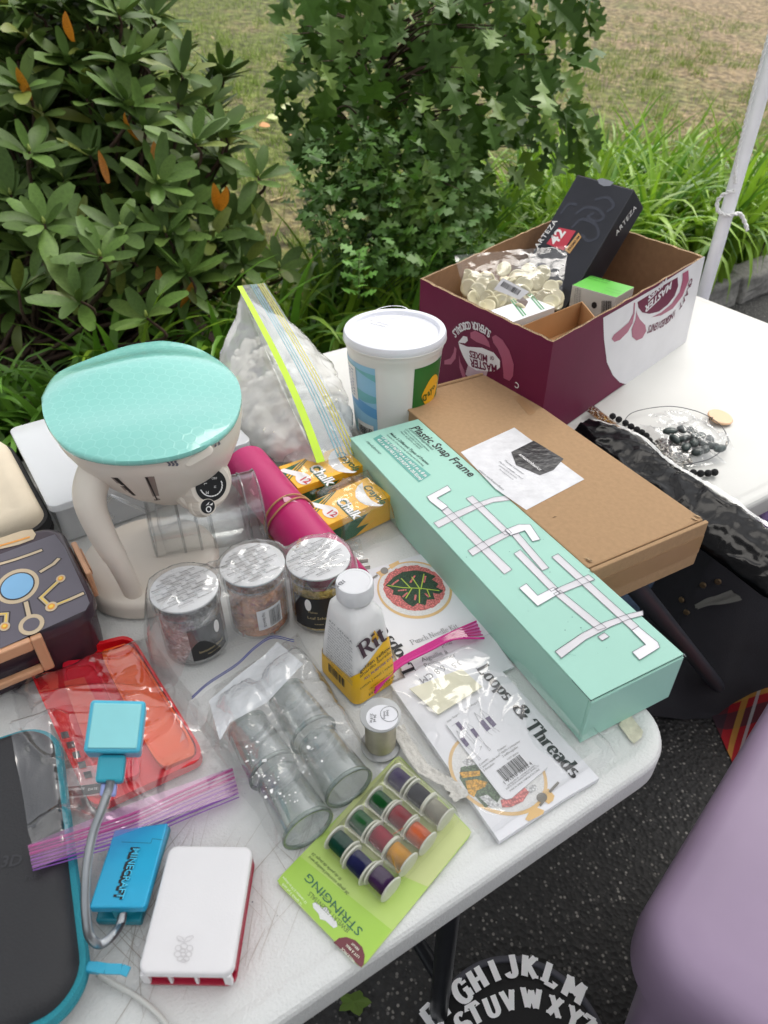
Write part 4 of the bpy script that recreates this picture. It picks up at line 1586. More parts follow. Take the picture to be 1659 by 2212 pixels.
rings = [ringof(.965, ZL - .007), ringof(.992, ZL - .006), ringof(1.0, ZL - .003), ringof(.995, ZL)]
for s in (.97, .93, .88, .8, .7, .58, .45, .3, .15, .02):
    rr = ringof(s, lidz(s))
    for p in rr:                           # shallow folds across the moulded lid
        d = p - c0
        d.z = 0
        along = d.dot(V((.86, .5, 0)))
        acr = d.dot(V((-.5, .86, 0)))
        p.z += .010 * sstep(.0, .07, acr + .3 * along) * (1 - s) + .004 * math.sin(acr * 42 + along * 9) * (1 - s ** 4)
    rings.append(rr)
loft('lid', rings, M_LID, t, world=True, angle=R(60))
# funnel-shaped head under the lid
bot = at((385, 1048), .105)
rings = []
for f, s, z in ((0, .965, ZL - .0075), (.1, .955, ZL - .02), (.3, .86, ZL - .042), (.55, .70, ZL - .068), (.8, .53, ZL - .09), (1, .40, .115), (1, .36, .108)):
    c = c0.lerp(bot, f * .9)
    rg = ringof(s, z, c)
    k = f * .8
    rr_ = sum(((p - V((c.x, c.y, p.z))).length for p in rg)) / len(rg)
    for p in rg:                           # towards round at the bottom
        d = p - V((c.x, c.y, p.z))
        d = d * (1 - k) + d.normalized() * rr_ * k
        p.x, p.y = c.x + d.x, c.y + d.y
    rings.append(rg)
head = loft('head', rings, M_CREAM, t, world=True, angle=R(60))
from mathutils.bvhtree import BVHTree
bvh = BVHTree.FromPolygons([v.co.copy() for v in head.data.vertices], [tuple(p.vertices) for p in head.data.polygons])


def onsurf(px, off=0.0, z=.15):
    d = ray(px).normalized()
    loc, nr, i_, d_ = bvh.ray_cast(CAM, d)
    return (loc if loc is not None else at(px, z)) - d * off


# base disc
loft('base', [[V((base_c.x + r * math.cos(a), base_c.y + r * math.sin(a), TZ + z)) for a in (2 * PI * k / 56 for k in range(56))] for r, z in ((.078, .0015), (.084, .003), (.085, .018), (.083, .023), (.079, .026), (.05, .0262))], M_CREAM, t, world=True, angle=R(45))
# curved arm from the base up to the head
ab = at((272, 1285), .02)
pts = [ab + V((.012, -.004, 0)), ab + V((.004, 0, .045)), ab + V((-.008, .006, .085)), ab + V((-.016, .016, .125)), ab + V((-.010, .032, .15)), ab + V((.006, .05, .170))]
sp_ = spline(pts, 8)
rings = []
for i, p in enumerate(sp_):
    f = i / (len(sp_) - 1)
    d = (sp_[min(i + 1, len(sp_) - 1)] - sp_[max(i - 1, 0)]).normalized()
    xh = V((.83, -.55, 0))
    x = (xh - d * xh.dot(d)).normalized()
    y = d.cross(x)
    wa = .0115 + .003 * math.sin(f * PI) + .009 * f
    wb = .0100 + .007 * f
    if f < .27:
        wa *= .93
        wb *= .93
    rings.append([p + x * wa * math.cos(a) * (abs(math.cos(a)) ** -.25 if abs(math.cos(a)) > .02 else 1) + y * wb * math.sin(a) for a in (2 * PI * k / 24 for k in range(24))])
loft('arm', rings, M_CREAM, t, world=True, angle=R(40))


def onhead(px, z, out=.0):
    return at(px, z)


toC = lambda p: (CAM - p).normalized()


def knob(name, px, z, r, length, par):
    f = onsurf(px, length * 1.25, z)
    ax = (toC(f) + V((.5, 0, 0)) - UP * .22).normalized()
    mm = axisframe(f, ax, (1, 0, 0))
    prof = [(r * 1.28, -length), (r * 1.2, -length * .8), (r * 1.16, -length * .72)]
    mb = MB()
    nn = 72
    vs = []
    rows = ((1.85, -length * 1.5), (1.72, -length), (1.6, -length * .95), (1.26, -.0015), (1.18, 0), (.93, 0.0002))
    for j, (q, zz) in enumerate(rows):
        for k in range(nn):
            a = 2 * PI * k / nn
            rr2 = r * q * (1 - (.035 if (k // 2) % 2 and 1 < j < 4 else 0))
            vs.append(mm @ V((rr2 * math.cos(a), rr2 * math.sin(a), zz)))
    fs = [(j * nn + k, j * nn + (k + 1) % nn, (j + 1) * nn + (k + 1) % nn, (j + 1) * nn + k) for j in range(len(rows) - 1) for k in range(nn)]
    fs.append(tuple(range((len(rows) - 1) * nn, len(rows) * nn)))
    mb.add(vs, fs)
    ko = mb.obj(name, M_CREAM, par, smooth=True, angle=R(35))
    MB().lathe([(r * .93, 0), (r * .93, .0012), (0, .0012)], 40, mm).obj('dial_face', mat('dial_black', '#131416', .28), ko)
    return ko, mm


dial, dm = knob('dial', za(1272, 1118), .155, .0195, .019, t)
pl = (dm @ V((0, 0, .0012)), (dm.to_3x3() @ V((0, 0, 1))))
ticks = []
for k in range(13):
    a = R(205 + k * 14)
    ticks.append([(za(1272, 1118)[0] + 24.5 * math.cos(-a), za(1272, 1118)[1] + 23.5 * math.sin(-a)), (za(1272, 1118)[0] + 23.5 * math.cos(-a - .17), za(1272, 1118)[1] + 23.5 * math.sin(-a - .17))])
strokes('dial_marks', ticks, pl, .0013, M_INKW, dial, .0004)
letters('dial_letters', [('OFF', za(1276, 1082), za(1308, 1082)), ('H', za(1303, 1132), za(1303, 1120)), ('L', za(1230, 1105), za(1230, 1116)), ('M', za(1258, 1152), za(1242, 1152))], pl, M_INKW, dial, .0004)
kb2, dm2 = knob('small_knob', za(1252, 1245), .118, .0088, .012, t)
pl = (dm2 @ V((0, 0, .0012)), (dm2.to_3x3() @ V((0, 0, 1))))
strokes('knob_mark', [[za(*p) for p in ellipse((1258, 1262), 14, 16, 14)]], pl, .0012, M_INKW, kb2, .0004, closed=True)
patch('knob_drops', [[za(*p) for p in q] for q in (((1262, 1236), (1284, 1222), (1280, 1238)), ((1240, 1240), (1262, 1216), (1258, 1232)))], pl, M_INKW, kb2, .0004)
# collar swelling behind the dial
cc = dm @ V((-.004, .0, -.022))
MB().lathe([(.030, -.02), (.0275, -.006), (.0235, .001), (.0195, .004)], 40, axisframe(cc, dm.to_3x3() @ V((0, 0, 1)))).obj('dial_collar', M_CREAM, t, smooth=True, angle=R(50))
# slider button under the rim
f = onsurf(za(1196, 940), .003, .19)
mm = axisframe(f, toC(f), ray(za(1290, 880)) - ray(za(1120, 975)))
MB().prism([mm @ p for p in rrect(.034, .012, .0058, 6)], mm.to_3x3() @ V((0, 0, -.008))).obj('slider', M_CREAM, t, bevel=.0015)
MB().box((-.013, .001, 0), (.013, .0022, .0008), mm).box((-.013, -.0022, 0), (.013, -.001, .0008), mm).obj('slider_ridges', M_CREAM, t)
# vent slots and printed signs on the head
bm_slots = [[za(*p) for p in ((668, 1070), (705, 1072), (875, 1235), (845, 1235))], [za(*p) for p in ((872, 1068), (930, 1064), (975, 1235), (945, 1240))]]
dg = bpy.context.evaluated_depsgraph_get()


def drape(name, polys, mm, par, off=.0006, bv=None, sub=6):
    """printed or recessed outline laid on a curved body"""
    mb = MB()
    for q in polys:
        for i in range(sub):
            a0, a1 = i / sub, (i + 1) / sub
            e = [V(q[0]).lerp(V(q[3]), a0), V(q[1]).lerp(V(q[2]), a0), V(q[1]).lerp(V(q[2]), a1), V(q[0]).lerp(V(q[3]), a1)]
            vs = []
            for p in e:
                loc, nr, idx, d = (bv or bvh).ray_cast(CAM, ray(p).normalized())
                if loc is None:
                    break
                vs.append(loc - ray(p).normalized() * off)
            if len(vs) == 4:
                mb.add(vs, [(0, 1, 2, 3)])
    if mb.v:
        mb.obj(name, mm, par)


drape('vent', bm_slots, mat('vent_shadow', '#8f8078', .6), t)
drape('vent_slot', [[za(*p) for p in ((682, 1072), (710, 1073), (875, 1232), (862, 1235))], [za(*p) for p in ((876, 1070), (890, 1070), (965, 1235), (958, 1236))]], mat('vent_black', '#1a1414', .7), t, .001)
bvh_arm = None
M_SIGN = mat('sign_grey', '#5d5c68', .5)
drape('heat_sign', [[za(1003 + k * 23 + dx, y0), za(1018 + k * 23 + dx, y0), za(1018 + k * 23 + dx2, y1), za(1003 + k * 23 + dx2, y1)] for k in range(3) for dx, y0, dx2, y1 in ((4, 970, 0, 978), (0, 978, 14, 990), (14, 990, 10, 1002))], M_SIGN, t, .001, sub=1)
drape('drop_sign', [[za(*p) for p in q] for q in (((1303, 840), (1308, 828), (1322, 858), (1302, 862)), ((1316, 868), (1322, 852), (1331, 868), (1318, 880)), ((1294, 880), (1303, 865), (1308, 880), (1296, 890)))], M_SIGN, t, .001, sub=1)
# power lead
cd = [at(za(640, 1318), .01), at(za(700, 1330), .006), at(za(770, 1300), .006), at(za(815, 1245), .006), at(za(820, 1190), .006), at(za(760, 1150), .006)]
MB().tube(spline(cd, 8), .0024, 8).obj('cord', mat('cable_white', '#dcdce0', .35), t, smooth=True)

# ------------------------------------------------------------------ clear measuring cup lying behind the jars
a, b = at(zw(330, 1230), .05), at(zw(1490, 990), .05)
ax = (b - a).normalized()
L = (b - a).length
mm = axisframe(a, ax, (0, 0, 1))
t = thing('measuring_cup', 'clear plastic measuring cup lying on its side behind the jars', 'cup', V((a.x, a.y, TZ)))
r0, r1 = .039, .047
prof = [(.0, .003), (r0 - .004, .002), (r0, .0), (r0 + .001, .01), (r0 + .001, .03), (r0 + .0022, .032), (r1, L - .004), (r1 + .002, L), (r1 - .0005, L), (r1 - .0022, L - .004), (r0 - .001, .034), (r0 - .0015, .012), (0, .008)]
cup = MB().lathe(prof, 48, mm, cap=False).obj('shell', HARD, t, smooth=True, angle=R(40))
mb = MB()
for z in (.035, .055, .072, L - .02):
    r = r0 + (r1 - r0) * z / L + .0012
    mb.lathe([(r, z - .0016), (r + .0008, z), (r, z + .0016)], 48, mm, cap=False)
mb.lathe([(r1 + .0004, L - .0022), (r1 + .0022, L - .0005), (r1 + .0004, L + .0012)], 48, mm, cap=False)
mb.lathe([(r0 - .001, -.0012), (r0 + .0008, .0), (r0 - .001, .0018)], 48, mm, cap=False)
mb.obj('grooves', GROOVE, t, smooth=True)
pl = (mm @ V((r1 + .0012, 0, L * .7)), V((0, -.45, .9)).normalized())
letters('lettering', [('MAX', zw(1452, 868), zw(1404, 812))], pl, mat('mark_rose', '#d79aa8', .5), t)
MB().tube([mm @ V((r0 + .002, .02, .0)), mm @ V((r0 + .012, .02, -.01)), mm @ V((r0 + .012, -.01, -.035)), mm @ V((r0 - .004, -.012, -.05)), mm @ V((r0 - .02, -.01, -.04))], .0022, 8).obj('handle', HARD, t, smooth=True)

# ------------------------------------------------------------------ pink roll with rubber band
a, b = at((522, 992), .0335), at((672, 1178), .0335)
ax = (b - a).normalized()
a = a + ax * .02
b = a + ax * .30
RR = .0325
t = thing('paper_roll', 'deep pink vinyl roll held by a rubber band', 'roll', V((a.x, a.y, TZ)))
mm = axisframe(a, ax, (0, 0, 1))
M_PINK = mat('pink_vinyl', '#b81d66', .38, var=.03)
MB().lathe([(RR - .0012, 0), (RR, .0), (RR, .30), (RR - .0012, .30), (RR - .0012, 0)], 56, mm, cap=False).obj('sheet', M_PINK, t, smooth=True, angle=R(40))
MB().lathe([(RR - .0035, .002), (RR - .0013, -.0012), (RR - .0013, .3), (RR - .004, .3)], 48, mm, cap=False).obj('backing', M_PAPER, t, smooth=True, angle=R(40))
# loose edge of the sheet
u0 = mm.to_3x3() @ V((1, 0, 0))
v0 = mm.to_3x3() @ V((0, 1, 0))
rt_ = v0 if v0.x > 0 else -v0
pb_ = at((598, 1090), .065)
sb = (pb_ - a).dot(ax)
mb = MB()
for k, (tw, ex_) in enumerate(((.006, .0008), (-.008, .0012))):
    P = []
    for i in range(49):
        an = 2 * PI * i / 48
        P.append(mm @ V(((RR + ex_ + .0012) * math.cos(an), (RR + ex_ + .0012) * math.sin(an), sb + tw * math.sin(an + 1) + .003 * math.sin(2 * an))))
    mb.tube(P, .0013, 6)
o = mb.obj('rubber_band', mat('rubber_tan', '#b98a5e', .5), None, smooth=True)
tag(o, 'tan rubber band stretched round the pink roll', 'rubber band')
patch('price_tag', [[zt(*p) for p in ((150, 712), (215, 705), (330, 770), (325, 782), (170, 768))]], (at(zt(240, 745), .066), V((.15, -.2, .95)).normalized()), mat('tag_pale', '#d99fb4', .6), t, .0008)

# ------------------------------------------------------------------ two boxes of chalk in a shrink wrap
M_OR = mat('chalk_orange', '#f5b92c', .4, var=.04)
M_CG = mat('chalk_green', '#1d5b35', .4)
M_CY = mat('chalk_yellow', '#f2c63c', .4)
M_CR = mat('chalk_red', '#c22a3c', .45)
HC = .042
boxes = [
    (((415, 790), (1150, 468), (640, 1062)), (0, 0), 'front yellow chalk box, nearer the jars, with Chalk lettering'),
    (((97, 345), (855, 95), (300, 610)), (-318, -395), 'rear yellow chalk box, partly under the zip bag'),
]
for bi, (cn, sh, lb) in enumerate(boxes):
    m, lx, ly = qbox(zt(*cn[0]), zt(*cn[1]), zt(*cn[2]), HC)
    y0, y1 = min(0, ly), max(0, ly)
    t = thing('chalk_box', lb, 'box', m.translation, math.atan2(m[1][0], m[0][0]), group='chalk boxes')
    MB().box((0, y0, .0015), (lx, y1, HC)).obj('body', M_OR, t, world=False, bevel=.0008)
    MB().box((-.0006, y0 + .001, .002), (-.0002, y1 - .001, HC - .001)).obj('dark_end', M_CG, t, world=False)
    pl = top(HC)
    Z = (lambda s: (lambda x, y: zt(x + s[0], y + s[1])))(sh)
    # the print is read off the front box; the rear box carries the same print
    patch('green_corner', [[Z(*p) for p in ((440, 792), (690, 680), (480, 870))]], pl, M_CG, t, .0003)
    strokes('stripes', [[Z(*p) for p in q] for q in (((500, 890), (740, 655)), ((530, 910), (775, 640)))], pl, .0018, M_CG, t, .0004)
    patch('white_moon', [[Z(*p) for p in ((1095, 535), (1040, 575), (1010, 640), (1015, 710), (1060, 760), (1130, 800), (1220, 815), (1310, 818), (1350, 800), (1280, 790), (1200, 745), (1150, 690), (1110, 620))]], pl, M_INKW, t, .0004)
    cs = {'bold': .085}
    letters('lettering_edge', [('Chalk', Z(770, 755), Z(1010, 990), cs)], pl, M_CG, t, .0005)
    letters('lettering', [('Chalk', Z(778, 750), Z(1004, 980), {'bold': .03})], pl, M_INKW, t, .0009)
    letters('lettering', [('Crayola', Z(1098, 590), Z(1325, 800), {'bold': .02, 'shear': .15})], pl, M_CG, t, .0006)
    patch('chalk_stick', [[Z(*p) for p in ((415, 792), (480, 765), (720, 815), (690, 855), (640, 862))]], pl, M_INKW, t, .0005)
    patch('round_badge', [[Z(*p) for p in ellipse((715, 888), 95, 68, 28, .2)]], pl, M_INKW, t, .0007)
    letters('lettering', [('12', Z(672, 905), Z(752, 950), {'bold': .03})], pl, M_CR, t, .001)
    letters('lettering', [('Nontoxic', Z(550, 925), Z(610, 992), {'shear': .2})], pl, M_INKB, t, .0006)
    ys = y0 if abs(ly) == -ly else y1
    yf = ly
    pf = faceplane(m, (0, yf, 0), (0, 1 if ly > 0 else -1, 0))
    k0 = (m @ V((0, yf, 0)), m.to_3x3() @ V((1, 0, 0)))
    def fp(f, z):
        return m @ V((lx * f, yf + (.0004 if ly > 0 else -.0004), z))
    mb = MB()
    mb.poly([fp(.05, HC - .012), fp(.62, HC - .010), fp(.42, HC - .026), fp(.62, HC - .028), fp(.4, .003), fp(.05, .003)])
    mb.obj('front_green', M_CG, t)
    mb = MB()
    for dz in (.0, .003):
        for (f0, z0, f1, z1) in ((.0, HC - .009 + dz * .5, .68 + dz * 8, HC - .008 + dz * .5), (.68 + dz * 8, HC - .008 + dz * .5, .47 + dz * 8, HC - .025), (.47 + dz * 8, HC - .025, .68 + dz * 8, HC - .026), (.68 + dz * 8, HC - .026, .46 + dz * 8, .003)):
            p, q = fp(f0, z0), fp(f1, z1)
            d = (q - p).normalized()
            s_ = d.cross(pf[1]) * .0007
            mb.add([p + pf[1] * .0004 - s_, q + pf[1] * .0004 - s_, q + pf[1] * .0004 + s_, p + pf[1] * .0004 + s_], [(0, 1, 2, 3)])
    mb.obj('front_stripes', M_CY, t)
# shrink wrap skin over both boxes
qs = [at(zt(*p), .02) for p in ((60, 330), (880, 60), (1540, 1000), (900, 1330))]


def wraph(u, v):
    e = min(u, 1 - u, v, 1 - v)
    gap = math.exp(-((v - .47) / .05) ** 2)
    return (HC + .003) * sstep(0, .10, e) - .022 * gap


o = sheet('shrink_wrap', (qs[0], qs[1], qs[2], qs[3]), wraph, FILM_S, None, 60, 60, .0035, 40, 3.0)
tag(o, 'crinkled clear shrink wrap over the two yellow chalk boxes', 'wrapping')

# ------------------------------------------------------------------ zip bag of white wax chunks
z0_, z1_ = at((512, 618), .215), at((684, 1000), .05)
bcen = [at((560, 935), 0), at((640, 960), 0)]
t = thing('zip_bag', 'clear zip bag of white chunks with lime green zip strip', 'bag', V((bcen[0].x, bcen[0].y, TZ)))


def bagsec(s):
    """zip point, floor centre and half width of the bag at s along its zip"""
    f = V(z0_).lerp(z1_, s) + V((0, 0, -.012 * math.sin(PI * s)))
    c = at((592, 868), 0).lerp(at((682, 972), 0), s)
    w = .066 + .064 * math.sin(PI * min(1, .22 + s * .68))
    return f, c, w


cross = V((.80, .60, 0))                   # across the bag, towards the back right


def bagf(u, v):
    f, c, w = bagsec(v)
    a = 2 * PI * u
    hx = math.cos(a)
    hz = .5 - .5 * math.sin(a + PI)          # 0 bottom .. 1 top
    hz = .5 + .5 * math.sin(a)
    belly = max(0, math.sin(PI * (.12 + .88 * (1 - hz)))) ** .55
    k = hz ** 1.9
    body = c + cross * hx * w * (belly * .9 + .1) + V((0, 0, .002))
    endp = 1.0 if .02 < v < .98 else .85
    p = body.lerp(V((f.x, f.y, 0)) + V((0, 0, TZ)), k * .95)
    z = TZ + .002 + (f.z - TZ) * (hz ** 1.1) * endp
    p = V((p.x, p.y, z))
    n = cr(p, 26, 1.5)
    return p + cross * hx * n * .010 + V((0, 0, .004 * n * k))


MB().grid(bagf, 64, 60, cu=True).obj('film', FILM_M, t, smooth=True)
for (dd, ww, mm_, nm) in ((0, .0072, mat('zip_lime', '#b9dc1e', .4), 'zip_strip'),):
    pass
zdir = (z1_ - z0_).normalized()
side = at((556, 606), .215) - z0_
side = side - zdir * side.dot(zdir)
side.normalize()


def zrow(s, d):
    f, c, w = bagsec(s)
    e = 1.0 + .55 * s
    bend = V((.012 * math.sin(PI * s), .0, 0))
    return f + side * d * e + bend + (CAM - f).normalized() * .004


def zband(name, d0, d1, mm_, off=0.0):
    MB().grid(lambda u, v: zrow(v, d0 + (d1 - d0) * u) + (CAM - z0_).normalized() * off, 1, 40).obj(name, mm_, t, smooth=True)


zband('zip_flap', 0, .046, film('zip_film', tint=(.93, .96, .98), haze=.22, bump=.1, gain=1.2))
zband('zip_strip', .0, .0085, MATS['zip_lime'], .0012)
for d in (.022, .0255, .029):
    zband('zip_line', d, d + .0009, mat('zip_blue', '#6fa9b8', .4), .0012)
for d in (.034, .0375, .041):
    zband('zip_line', d, d + .0011, mat('zip_yellow', '#cfc53c', .4), .0012)
# the chunks
rnd = random.Random(31)
M_WAX = mat('white_wax', '#f3f0e4', .6, var=.06, island=.06)
mb = MB()
for i in range(650):
    v = rnd.uniform(.05, .95)
    f, c, w = bagsec(v)
    hz = rnd.random() ** 1.2 * .72
    x = rnd.uniform(-1, 1)
    hw = w * max(0, math.sin(PI * (.12 + .88 * (1 - hz)))) ** .55 * .86
    p = c + cross * x * hw
    p = p.lerp(V((f.x, f.y, TZ)), hz ** 1.9 * .9)
    p.z = TZ + .008 + (f.z - TZ) * hz * .85
    rr_ = rnd.uniform(.006, .012)
    rot = Matrix.Rotation(rnd.uniform(0, 6), 3, V((rnd.gauss(0, 1), rnd.gauss(0, 1), rnd.gauss(0, 1))).normalized())
    vs = [p + rot @ (V(q) * rr_ * rnd.uniform(.6, 1.2)) for q in ((-1, -.7, -.5), (1, -.6, -.5), (.9, .7, -.5), (-.8, .8, -.5), (-.9, -.6, .5), (.8, -.8, .5), (1, .6, .5), (-.7, .7, .5))]
    mb.add(vs, [(0, 3, 2, 1), (4, 5, 6, 7), (0, 1, 5, 4), (1, 2, 6, 5), (2, 3, 7, 6), (3, 0, 4, 7)])
o = mb.obj('wax_chunks', M_WAX, None, kind='stuff', bevel=.0028, seg=2, smooth=True)
tag(o, 'heap of broken white wax chunks inside the lime zip bag', 'wax chunks')

# ------------------------------------------------------------------ three jars of foil flakes in a clear bag
M_SEAL = mat('seal_white', '#d9d9da', .4, var=.05)
HJ = .088
jarspec = [
    ((398, 1270), 'silver', '#d6d3d2', 'clear jar of silver foil flakes with black label', 1),
    ((545, 1217), 'copper', '#d0714f', 'clear jar of copper foil flakes with barcode sticker', 0),
    ((687, 1205), 'gold', '#d0aa66', 'clear jar of gold foil flakes behind the dye bottle', 1),
]
jc = []
for ji, (px, nm, hexc, lb, blk) in enumerate(jarspec):
    c = at(px, HJ)
    c.z = TZ
    jc.append(c)
    t = thing('flake_jar', lb, 'jar', c, group='jars of foil flakes')
    RJ = .0345
    loft('jar_wall', [[V((r * math.cos(2 * PI * k / 48), r * math.sin(2 * PI * k / 48), z)) for k in range(48)] for r, z in ((RJ - .004, .0015), (RJ, .004), (RJ, HJ - .018), (RJ - .001, HJ - .017), (RJ - .001, HJ - .014), (RJ + .0022, HJ - .0135), (RJ + .0025, HJ - .003), (RJ + .001, HJ))], HARD, t, caps=False)
    loft('lid', [[V((r * math.cos(2 * PI * k / 48), r * math.sin(2 * PI * k / 48), z)) for k in range(48)] for r, z in ((RJ + .001, HJ - .0025), (RJ + .0012, HJ - .0006), (RJ, HJ - .0002))], M_SEAL, t)
    # printed words on the seal
    pl = top(HJ)
    mb = MB()
    words = ('SEALED for YOUR', 'PROTECTION')
    rot = .62
    xd, yd = V((math.cos(rot), math.sin(rot), 0)), V((-math.sin(rot), math.cos(rot), 0))
    row = 0
    for ry in range(-13, 14):
        y = ry * .0026
        for cx2 in range(-3, 4):
            x = cx2 * .0215 + (ry // 2 % 3) * .007
            if (x + .008) ** 2 + y * y > (RJ - .006) ** 2:
                continue
            vs, fs = textmesh(words[ry % 2], .03 if ry % 2 else 0)
            w = max(v.x for v in vs)
            k = .0165 / w
            mb.add([V((c.x, c.y, TZ + HJ + .0003)) + xd * (x - .002 + v.x * k) + yd * (y + v.y * k * (.85 if ry % 2 else .85)) for v in vs], fs)
    mb.obj('seal_lettering', mat('seal_grey', '#6d6b6d', .6), t, kind='stuff')
    # crumpled foil flakes
    M_FL = mat('flakes_' + nm, hexc, .26, metal=.3, var=.3, vs=120, island=.45, bump=.6, bs=260)
    rnd = random.Random(50 + ji)
    mb = MB()
    mb.grid(lambda u, v: (lambda a, z: V((((RJ - .0022) - .0035 * cr((math.cos(a) * 2, math.sin(a) * 2, z * 60), 2.6, ji)) * math.cos(a), ((RJ - .0022) - .0035 * cr((math.cos(a) * 2, math.sin(a) * 2, z * 60), 2.6, ji)) * math.sin(a), z)))(2 * PI * u, .004 + (HJ - .026) * v), 70, 34, cu=True)
    mb.obj('flakes', M_FL, t, world=False)
    mb = MB()
    for i in range(260):
        a = rnd.uniform(0, 2 * PI)
        z = rnd.uniform(.005, HJ - .024)
        r = RJ - .0022
        p = V((r * math.cos(a), r * math.sin(a), z))
        s_ = rnd.uniform(.001, .0045)
        ta = V((-math.sin(a), math.cos(a), 0))
        q = [p + ta * rnd.gauss(0, s_) + V((0, 0, rnd.gauss(0, s_))) + p * rnd.uniform(-.05, .0) for _ in range(4)]
        mb.add(q, [(0, 1, 2), (0, 2, 3)])
    mb.obj('loose_flakes', M_FL, t, world=False, kind='stuff')
    if blk:
        a0, a1 = (-82, -10) if ji == 0 else (-140, -40)
        lab = MB().grid(lambda u, v: (lambda a, z: V(((RJ + .0006) * math.cos(a), (RJ + .0006) * math.sin(a), z)))(R(a0 + (a1 - a0) * u), .011 + .047 * v), 20, 2).obj('label', mat('label_jar', '#16161a', .4), t, world=False, smooth=True)
        mb = MB()

        def wrap(s, ac, z, size, bold=0):
            vs, fs = serifmesh(s) if all(ch in GL for ch in s) else textmesh(s, bold)
            w = max(v.x for v in vs)
            r = RJ + .0011
            mb.add([V((r * math.cos(R(ac) + (v.x - w / 2) * size / r), r * math.sin(R(ac) + (v.x - w / 2) * size / r), z + v.y * size)) for v in vs], fs)
        am = (a0 + a1) / 2
        if ji == 0:
            wrap('Imitation Silver', am + 2, .022, .0052)
            wrap('Flakes for crafts', am + 4, .0165, .0026)
        else:
            wrap('Flakes', am - 10, .036, .0044)
            wrap('Leaf Schabin', am + 2, .0265, .006)
            wrap('Imitation', am, .018, .003)
        mb.obj('lettering', mat('label_goldprint', '#c9b98c', .4, metal=.3), lab, world=False)
        mb = MB()
        r = RJ + .0011
        for k in range(1):
            ac = R(am + (18 if ji == 0 else -18))
            mb.add([V((r * math.cos(ac + .1 * x), r * math.sin(ac + .1 * x), .048 + .009 * y)) for x, y in ellipse((0, 0), 1.1, 1, 18)], [tuple(range(18))])
        mb.obj('label_badge', M_INKW, lab, world=False)
    else:
        lab = MB().grid(lambda u, v: (lambda a, z: V(((RJ + .001) * math.cos(a), (RJ + .001) * math.sin(a), z)))(R(-82 + 48 * u), .018 + .03 * v + .004 * u), 12, 2).obj('sticker', M_PAPER, t, world=False, smooth=True)
        mb = MB()
        z = .02
        rnd = random.Random(77)
        a = -60.0
        while a < -38:
            w = rnd.choice([.5, .8, 1.3])
            r = RJ + .0015
            zz = .020 + .004 * (a + 82) / 48
            mb.add([V((r * math.cos(R(q)), r * math.sin(R(q)), h)) for q, h in ((a, zz), (a + w, zz), (a + w, zz + .025), (a, zz + .025))], [(0, 1, 2, 3)])
            a += w + rnd.choice([.6, .9])
        mb.obj('barcode', M_INKB, lab, world=False)
        mb = MB()
        vs, fs = textmesh('10g-3pcs-US', .01)
        r = RJ + .0015
        mb.add([V((r * math.cos(R(-72) + v.y * .0045 / r), r * math.sin(R(-72) + v.y * .0045 / r), .046 - v.x * .0045)) for v in vs], fs)
        mb.obj('lettering', M_INKB, lab, world=False)
    if ji == 2:
        mb = MB()
        for k in range(9):
            p = at((648 - k * .8, 1166 + k * 2.4), HJ + .0012)
            q = [p + V((rnd.gauss(0, .0022), rnd.gauss(0, .002), .0005 + .0006 * k / 9 + abs(rnd.gauss(0, .0006)))) for _ in range(4)]
            mb.add(q, [(0, 1, 2), (0, 2, 3)])
        o = mb.obj('foil_scrap', MATS['flakes_copper'], None)
        tag(o, 'scrap of copper foil lying on the gold jar seal', 'foil scrap')
# their bag: a skin falling over the three jars
A, B, Cc, D = at(zo(-60, 640), .02), at(zo(1390, 350), .02), at((800, 1330), .0), at((330, 1500), .0)


def jarh(u, v):
    p = A.lerp(B, u).lerp(D.lerp(Cc, u), v)
    h = 0
    for c in jc:
        d = math.hypot(p.x - c.x, p.y - c.y)
        h = max(h, (HJ + .003) * (1 - sstep(.036, .062, d)))
    for i in range(2):
        ab = jc[i + 1] - jc[i]
        tt = max(0, min(1, ((p - jc[i]).x * ab.x + (p - jc[i]).y * ab.y) / (ab.x ** 2 + ab.y ** 2)))
        q = jc[i] + ab * tt
        d = math.hypot(p.x - q.x, p.y - q.y)
        h = max(h, (HJ - .006) * (1 - sstep(.03, .062, d)))
    return h


t = thing('jar_bag', 'clear crinkled bag round the three foil flake jars', 'bag', jc[1])
sheet('film', (A, B, Cc, D), jarh, FILM, t, 96, 70, .0055, 22, 6.0)

# ------------------------------------------------------------------ dye bottle
near, leftc, rightc = at((769, 1532), 0), at((690, 1447), 0), at((845, 1470), 0)
ex = (leftc - near).normalized()
m = frame(near, leftc)                     # x along the text side, y to ...
wx = .066
wy = .055
sgn = 1 if (m.inverted() @ rightc).y > 0 else -1
t = thing('dye_bottle', 'white dye bottle with yellow lower half and round white cap', 'bottle', V((near.x, near.y, TZ)), math.atan2(m[1][0], m[0][0]))
M_BOT = mat('bottle_white', '#e4e3e2', .3)
M_BY = mat('bottle_yellow', '#efbb12', .32)
cx, cy = wx / 2, sgn * wy / 2
HBt = .122
prof = [(.0012, .002, .008), (.004, 0, .009), (.03, .0008, .009), (.065, .004, .0085), (.096, .0075, .008), (.107, .009, .0085), (.113, .0125, .0105), (HBt - .003, .0165, .0085)]
me_r = [[p + V((0, 0, z)) for p in rrect(wx - 2 * i, wy - 2 * i, r, 6, cx, cy)] for z, i, r in prof]
body = loft('body', me_r, M_BOT, t, angle=R(50))
capm = Matrix.Translation((cx, cy, 0))
loft('neck', [[capm @ V((r * math.cos(2 * PI * k / 40), r * math.sin(2 * PI * k / 40), z)) for k in range(40)] for r, z in ((.0145, HBt - .004), (.0145, HBt + .002))], M_BOT, t, caps=False)
nn = 96
mb = MB()
vs = []
